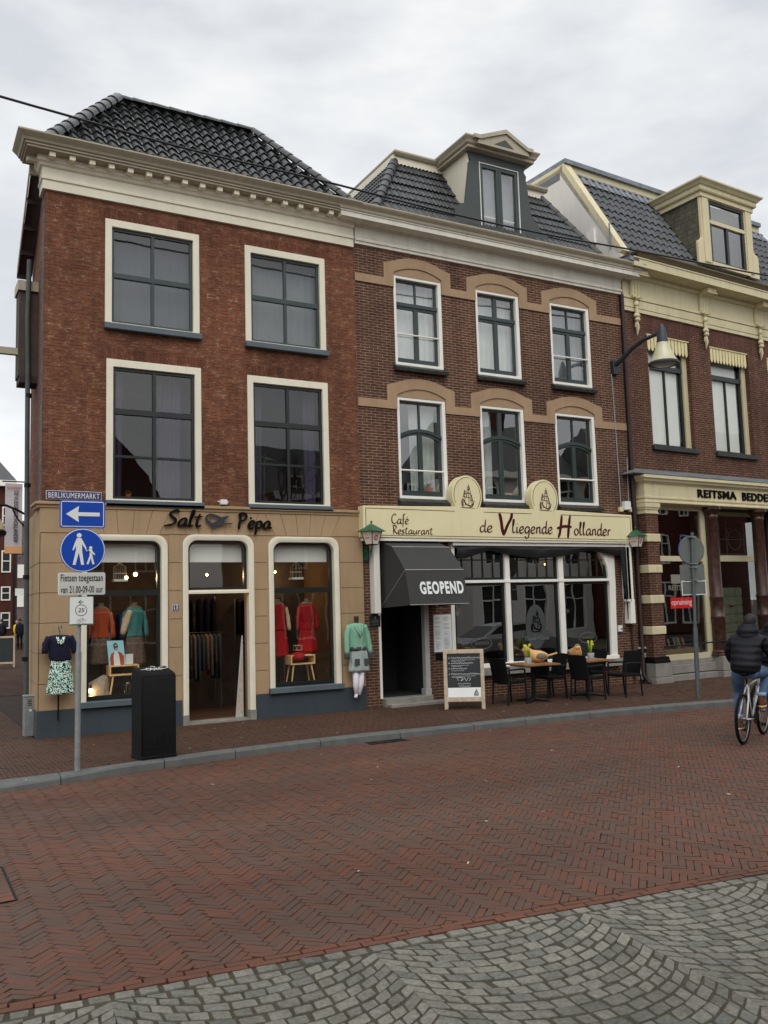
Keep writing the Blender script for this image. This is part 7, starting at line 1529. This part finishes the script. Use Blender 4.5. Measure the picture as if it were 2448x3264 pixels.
def bicycle(loc, rz, label, frame='wframe', phase=0):
    t = thing('bicycle', label, 'bicycle', loc, rz)
    def b(mb, nm, m, par=None, **k): return mb.build(nm, m, par or t, world=False, **k)
    r = .345
    for cx_ in (0, 1.06):
        w = MB(); n = 40; w.tube([(cx_+(r-.018)*math.cos(2*math.pi*i/n), 0, r+(r-.018)*math.sin(2*math.pi*i/n)) for i in range(n+1)], .024, 8, cap=False); wh = b(w, 'wheel', 'rubber', smooth='all')
        w = MB(); w.tube([(cx_+(r-.045)*math.cos(2*math.pi*i/n), 0, r+(r-.045)*math.sin(2*math.pi*i/n)) for i in range(n+1)], .011, 6, cap=False); w.tube([(cx_, -.04, r), (cx_, .04, r)], .022, 10); b(w, 'rim', 'chrome', wh, smooth='all')
        w = MB()
        for i in range(18): a = 2*math.pi*i/18; w.tube([(cx_+.02*math.cos(a+.3), .02*(-1)**i, r+.02*math.sin(a+.3)), (cx_+(r-.045)*math.cos(a), 0, r+(r-.045)*math.sin(a))], .0016, 4)
        b(w, 'spokes', 'chrome', wh)
    f = MB(); bb = (.45, 0, .3); st_ = (.26, 0, .82); hd = (.84, 0, .86); hb = (.88, 0, .72)
    f.tube([bb, st_], .015, 8); f.tube([bb, hb], .018, 8); f.tube([(.28, 0, .76), (.835, 0, .84)], .014, 8); f.tube([hb, hd], .022, 8)
    for q in (-1, 1): f.tube([(0, q*.05, r), (.43, q*.04, .3)], .011, 6); f.tube([(0, q*.05, r), (.1, q*.045, .5), (.27, q*.02, .76)], .011, 6); f.tube([(1.06, q*.05, r), (.93, q*.05, .62), (.88, q*.03, .72)], .012, 6)
    b(f, 'frame', frame, smooth='all')
    b(MB().tube([(0+.37*math.cos(a), 0, r+.37*math.sin(a)) for a in [R(v) for v in range(30, 200, 10)]], .006, 6).tube([(1.06+.37*math.cos(a), 0, r+.37*math.sin(a)) for a in [R(v) for v in range(40, 170, 10)]], .006, 6), 'mudguard', 'iron')
    s_ = MB().loft([(.22, 0, .93, .1, .05), (.2, 0, .955, .14, .08), (.18, 0, .975, .12, .075)], 14); s_.tube([(.24, 0, .93), (.26, 0, .8)], .013, 8); b(s_, 'saddle', 'rubber', smooth='all')
    h = MB().tube([(.82, 0, .86), (.8, 0, 1.0), (.84, 0, 1.02)], .014, 8).tube([(.66, .3, 1.02), (.8, .25, 1.04), (.84, 0, 1.02), (.8, -.25, 1.04), (.66, -.3, 1.02)], .012, 8); b(h, 'handlebar', 'iron', smooth='all')
    c_ = MB(); a = phase
    for q in (-1, 1): c_.tube([(.45, q*.06, .3), (.45+q*.17*math.sin(a), q*.08, .3+q*.17*math.cos(a))], .01, 6); x, z = .45+q*.17*math.sin(a), .3+q*.17*math.cos(a); c_.box(x-.045, x+.045, q*.1-.04, q*.1+.04, z-.012, z+.012)
    c_.tube([(.45, -.07, .3), (.45, .07, .3)], .02, 8); c_.lathe([(.08, 0), (.08, .004)], (0, 0), 20); i0 = len(c_.v)-40
    for i in range(i0, len(c_.v)): x, y, z = c_.v[i]; c_.v[i] = (.45+x, -.05+z, .3+y)
    b(c_, 'crankset', 'iron'); b(MB().box(-.05, -.035, -.02, .02, .62, .66), 'rear_light', 'red'); return t
def rider(loc, rz, label, hair, jack, look=0, lean=0, phase=0):
    t = thing('person', label, 'person', loc, rz); hx, hz = .2, 1.0
    fl, fr_ = (.45-.17*math.sin(phase), .3-.17*math.cos(phase)), (.45+.17*math.sin(phase), .3+.17*math.cos(phase))
    # phase 0: right pedal (-y in local is right) down handled by sign below
    L = dict(l=(1, (.45+.17*math.sin(phase), .3+.17*math.cos(phase))), r=(-1, (.45-.17*math.sin(phase), .3-.17*math.cos(phase))))
    J = [((hx, 0, hz), .15), ((hx+.06, 0, 1.15), .14), ((hx+.15, 0, 1.32), .155), ((hx+.2, 0, 1.44), .12), ((hx+.24, 0, 1.53), .055), ((hx+.26, 0, 1.6), .06)]
    E = [(0, 1), (1, 2), (2, 3), (3, 4), (4, 5)]
    for k_, (q, (px_, pz_)) in L.items():
        ax, az = px_-.06, pz_+.1; dx, dz = ax-hx, az-hz; D = math.hypot(dx, dz); kn = min(.44, .44); h = math.sqrt(max(.004, .45**2-(D/2)**2)); mx_, mz_ = (hx+ax)/2, (hz+az)/2; nx_, nz_ = -dz/D, dx/D
        if nx_ < 0: nx_, nz_ = -nx_, -nz_
        kx, kz = mx_+nx_*h, mz_+nz_*h; i = len(J)
        J += [((hx+.02, q*.1, hz-.03), .112), (((hx+kx)/2, q*.15, (hz+kz)/2), .096), ((kx, q*.175, kz), .076), (((kx+ax)/2-.02, q*.165, (kz+az)/2), .07), ((ax, q*.145, az), .055)]
        E += [(0, i), (i, i+1), (i+1, i+2), (i+2, i+3), (i+3, i+4)]
    body = skin_body('body', J, E, 'jeans', t)
    # head with face
    hc = Vector((hx+.36, lean, 1.655)); rot = Matrix.Translation(hc) @ Matrix.Rotation(look, 4, 'Z')
    hd = MB(); hd.loft([(0, 0, -.12, .04, .035), (.015, 0, -.1, .065, .052), (.01, 0, -.05, .083, .068), (.0, 0, 0, .092, .074), (-.008, 0, .05, .09, .072), (-.01, 0, .09, .07, .056), (-.01, 0, .115, .03, .025)], 18)
    hd.loft([(.095, 0, -.03, .02, .014), (.1, 0, -.02, .018, .012), (.088, 0, .02, .012, .008)], 8); hd.ball((0, .075, -.005), (.018, .01, .03), 8, 5); hd.ball((0, -.075, -.005), (.018, .01, .03), 8, 5); hd.tube([(-.03, 0, -.16), (-.01, 0, -.08)], .05, 12); hd.xf(rot); hh = hd.build('head', 'skin', body, world=False, smooth='all')
    e = MB(); e.ball((.083, .03, .01), (.01, .012, .007), 8, 5); e.ball((.083, -.03, .01), (.01, .012, .007), 8, 5); e.box(.078, .09, .018, .045, .026, .031); e.box(.078, .09, -.045, -.018, .026, .031); e.xf(rot); e.build('eyes', 'hair', hh, world=False)
    e = MB(); e.loft([(.088, 0, -.062, .008, .022), (.09, 0, -.056, .008, .024)], 8); e.xf(rot); e.build('mouth', 'pinkm', hh, world=False)
    hr = MB(); hr.loft([(-.03, 0, -.09, .07, .066), (-.03, 0, -.05, .08, .08), (-.025, 0, 0, .088, .087), (-.02, 0, .05, .095, .086), (-.012, 0, .09, .088, .078), (-.01, 0, .125, .06, .05), (-.01, 0, .14, .02, .02)], 20); rnd = random.Random(1)
    hr.v = [(x+rnd.gauss(0, .004), y+rnd.gauss(0, .004), z+rnd.gauss(0, .004)) for x, y, z in hr.v]; hr.xf(rot); hr.build('hair', hair, body, world=False, smooth='all')
    # jacket: torso and sleeves in one skin, then hands
    J = [((hx-.03, 0, hz-.08), (.225, .19)), ((hx+.02, 0, 1.08), (.225, .19)), ((hx+.12, 0, 1.26), (.235, .19)), ((hx+.2, 0, 1.41), (.225, .165)), ((hx+.25, 0, 1.51), .12), ((hx+.27, 0, 1.57), .1)]
    E = [(0, 1), (1, 2), (2, 3), (3, 4), (4, 5)]
    for q in (-1, 1):
        i = len(J); J += [((hx+.21, q*.19, 1.41), .1), ((hx+.27, q*.29, 1.25), .085), ((hx+.38, q*.29, 1.12), .07), ((.66-.06, q*.285, 1.06), .045)]; E += [(3, i), (i, i+1), (i+1, i+2), (i+2, i+3)]
    jk = skin_body('jacket', J, E, jack, body)
    for k in range(5):
        z = 1.02+k*.085; xx = hx+.02+(z-1.0)*.42; MB().loft([(xx, 0, z-.004, .178, .208), (xx, 0, z+.004, .178, .208)], 20, cap=False)
    k = MB(); k.loft([(hx+.2, 0, 1.47, .15, .15), (hx+.19, 0, 1.54, .145, .155), (hx+.22, 0, 1.61, .13, .13), (hx+.25, 0, 1.65, .11, .105)], 18, cap=False); k.build('hood', jack, body, world=False, smooth='all')
    for q in (-1, 1):
        hn_ = MB(); hn_.ball((.66, q*.29, 1.05), (.045, .03, .024), 10, 6)
        for f_ in range(4): hn_.tube([(.675-f_*.022, q*.3, 1.06), (.7-f_*.022, q*.315, 1.045), (.695-f_*.022, q*.312, 1.02), (.675-f_*.022, q*.3, 1.012)], [.01, .0095, .009, .007], 6)
        hn_.tube([(.63, q*.27, 1.05), (.66, q*.262, 1.03), (.685, q*.27, 1.02)], [.011, .01, .008], 6); hn_.build('hand', 'skin', body, world=False, smooth='all')
    for k_, (q, (px_, pz_)) in L.items():
        b = MB(); x, z = px_, pz_; b.loft([(x+.0, q*.14, z+.012, .125, .046), (x+.0, q*.14, z+.035, .13, .048)], 16); b.build('sole', 'palewood', body, world=False, smooth='all')
        b = MB(); b.loft([(x+.0, q*.14, z+.035, .12, .045), (x-.01, q*.14, z+.07, .105, .045), (x-.045, q*.14, z+.1, .065, .045), (x-.06, q*.14, z+.15, .055, .048), (x-.06, q*.14, z+.2, .055, .05)], 16); b.build('boot', 'boots', body, world=False, smooth='all')
        b = MB(); b.tube([(x-.055, q*.14, z+.17), (x-.05, q*.14, z+.22)], .066, 14); b.build('turn_up', 'paleden', body, world=False, smooth='all')
    return t
a1 = R(24); PH = math.pi+.35
for ob in (bicycle((10.44, -6.77, RZ), a1, 'white framed bicycle with black tyres ridden away at the right edge', 'wframe', PH),
    rider((10.44, -6.77, RZ), a1, 'dark haired person in black puffer jacket, blue jeans and brown boots cycling away', 'hair', 'jacket', R(-8), 0, PH)): ob.rotation_euler = (R(2), 0, a1)
bicycle((12.2, -5.75, RZ), R(4), 'dark bicycle mostly hidden beyond the first cyclist', 'iron', 1.2)
rider((12.2, -5.75, RZ), R(4), 'brown haired person in dark jacket cycling alongside and glancing back', 'hairb', 'jacket', R(140), 0, 1.2)
def walker(x, y, rz, label, top, leg='rubber', h=1.0):
    t = thing('person', label, 'person', (x, y, 0), rz)
    J = [((0, 0, .92*h), .13), ((0, 0, 1.12*h), .12), ((0, 0, 1.36*h), .15), ((0, 0, 1.5*h), .06), ((0, 0, 1.56*h), .055)]; E = [(0, 1), (1, 2), (2, 3), (3, 4)]
    for q in (-1, 1):
        i = len(J); J += [((0, q*.09, .85*h), .085), ((q*.08, q*.09, .48*h), .06), ((q*.12, q*.09, .08), .04), ((q*.12+.1, q*.09, .04), .035)]; E += [(0, i), (i, i+1), (i+1, i+2), (i+2, i+3)]
        i = len(J); J += [((0, q*.18, 1.38*h), .06), ((q*.05, q*.23, 1.12*h), .048), ((q*-.1+.06, q*.22, .88*h), .035)]; E += [(2, i), (i, i+1), (i+1, i+2)]
    b = skin_body('body', J, E, leg, t, 1)
    MB().loft([(0, 0, .78*h, .17, .2), (0, 0, 1.0*h, .15, .19), (0, 0, 1.3*h, .16, .22), (0, 0, 1.44*h, .12, .18), (0, 0, 1.5*h, .07, .08)], 14).build('coat', top, b, world=False, smooth='all')
    MB().ball((.01, 0, 1.65*h), (.09, .075, .115), 12, 8).build('head', 'skin', b, world=False, smooth='all'); MB().ball((-.015, 0, 1.68*h), (.095, .082, .1), 12, 8).build('hair', 'hair', b, world=False, smooth='all')
walker(5.75, 42, R(90), 'person in long black coat walking away up the alley, largest of the group', 'jacket', h=1.06)
walker(6.9, 45, R(-80), 'person in yellow jacket walking in the alley', 'yellowj', h=1.0)
walker(6.75, 42, R(85), 'person in dark blue jacket in the alley beside the downpipe', 'navy', h=1.06)
walker(5.2, 40, R(95), 'person in dark red coat at the very left edge of the alley', 'maroon', h=1.0)
# ================================================================== PARKED CAR (reflected in the cafe window)
cr_ = thing('parked_car', 'silver saloon car parked on the far side of the street right of the cyclists', 'car', (17.3, -7.3, RZ), R(8))
side = [(-2.3, .35), (-2.32, .62), (-2.25, .85), (-1.6, .97), (-.95, 1.38), (-.1, 1.44), (.5, 1.36), (1.1, .98), (2.0, .86), (2.28, .65), (2.3, .35)]
b = MB(); n = len(side); vs = []
for yv, ins in ((-.9, 0), (-.86, 1), (.86, 1), (.9, 0)):
    for x, z in side: f_ = (.22 if z > 1.0 else .0) if not ins else (.2 if z > 1.0 else 0); vs.append((x*(1-.02*ins), (abs(yv)-f_)*(1 if yv > 0 else -1), z))
b.prism([(x, z) for x, z in side if z < 1.0 or True][:4]+[(1.1, .98), (2.0, .86), (2.28, .65), (2.3, .35)], -.9, .9)
b.add([(-1.6, -.84, .97), (-.95, -.66, 1.38), (-.1, -.64, 1.44), (.5, -.66, 1.36), (1.1, -.84, .98), (-1.6, .84, .97), (-.95, .66, 1.38), (-.1, .64, 1.44), (.5, .66, 1.36), (1.1, .84, .98)], [(0, 1, 2, 3, 4), (5, 9, 8, 7, 6), (1, 6, 7, 2), (2, 7, 8, 3), (0, 5, 6, 1), (3, 8, 9, 4)])
b.build('body', 'carpaint', cr_, world=False, bevel=.04, seg=2, smooth=True)
w = MB()
for q in (-1, 1): w.add([(-1.35, q*.815, 1.02), (-.9, q*.69, 1.34), (-.1, q*.675, 1.39), (.42, q*.69, 1.32), (.85, q*.8, 1.04)], [(0, 1, 2, 3, 4)])
w.add([(-1.58, -.72, 1.0), (-1.58, .72, 1.0), (-1.02, .6, 1.36), (-1.02, -.6, 1.36)], [(0, 1, 2, 3)]); w.add([(1.08, -.72, 1.01), (1.08, .72, 1.01), (.55, .6, 1.35), (.55, -.6, 1.35)], [(0, 1, 2, 3)]); w.build('windows', 'cable', cr_, world=False)
for x in (-1.4, 1.4):
    for q in (-1, 1): wh = MB().tube([(x, q*.72, .31), (x, q*.92, .31)], .31, 24).build('wheel', 'rubber', cr_, world=False); MB().tube([(x, q*.91, .31), (x, q*.93, .31)], .2, 20).build('hubcap', 'chrome', wh, world=False)
for q in (-1, 1): MB().box(-2.33, -2.2, q*.75-.12, q*.75+.12, .62, .78).build('tail_light', 'red', cr_, world=False); MB().box(2.15, 2.3, q*.72-.15, q*.72+.15, .6, .74).build('headlight', 'signwhite', cr_, world=False)

# brick topped inspection cover at the left edge of the road
ic = thing('inspection_cover', 'brick filled rectangular inspection cover in the road at the left edge', 'manhole cover', (.55, -7.75, RZ))
f = MB(); x0, x1, y0, y1 = .2, .86, -8.25, -7.25
for a, b, c, d in ((x0, x1, y0, y0+.012), (x0, x1, y1-.012, y1), (x0, x0+.012, y0+.012, y1-.012), (x1-.012, x1, y0+.012, y1-.012)): f.box(a, b, c, d, RZ-.02, RZ+.009)
f.build('frame', 'iron', ic)
f = MB(); f.box(x0+.012, x1-.012, y0+.012, y1-.012, RZ-.02, RZ+.0035); f.build('joint_bed', 'asph', ic)
f = MB()
for i in range(9):
    for k in range(3): a = x0+.016+k*.21; b = y0+.018+i*.107; stone(f, [(a, b), (a+.206, b), (a+.206, b+.102), (a, b+.102)], RZ+.008, .003, .006)
f.build('brick_infill', 'klinker', ic, uv=False)
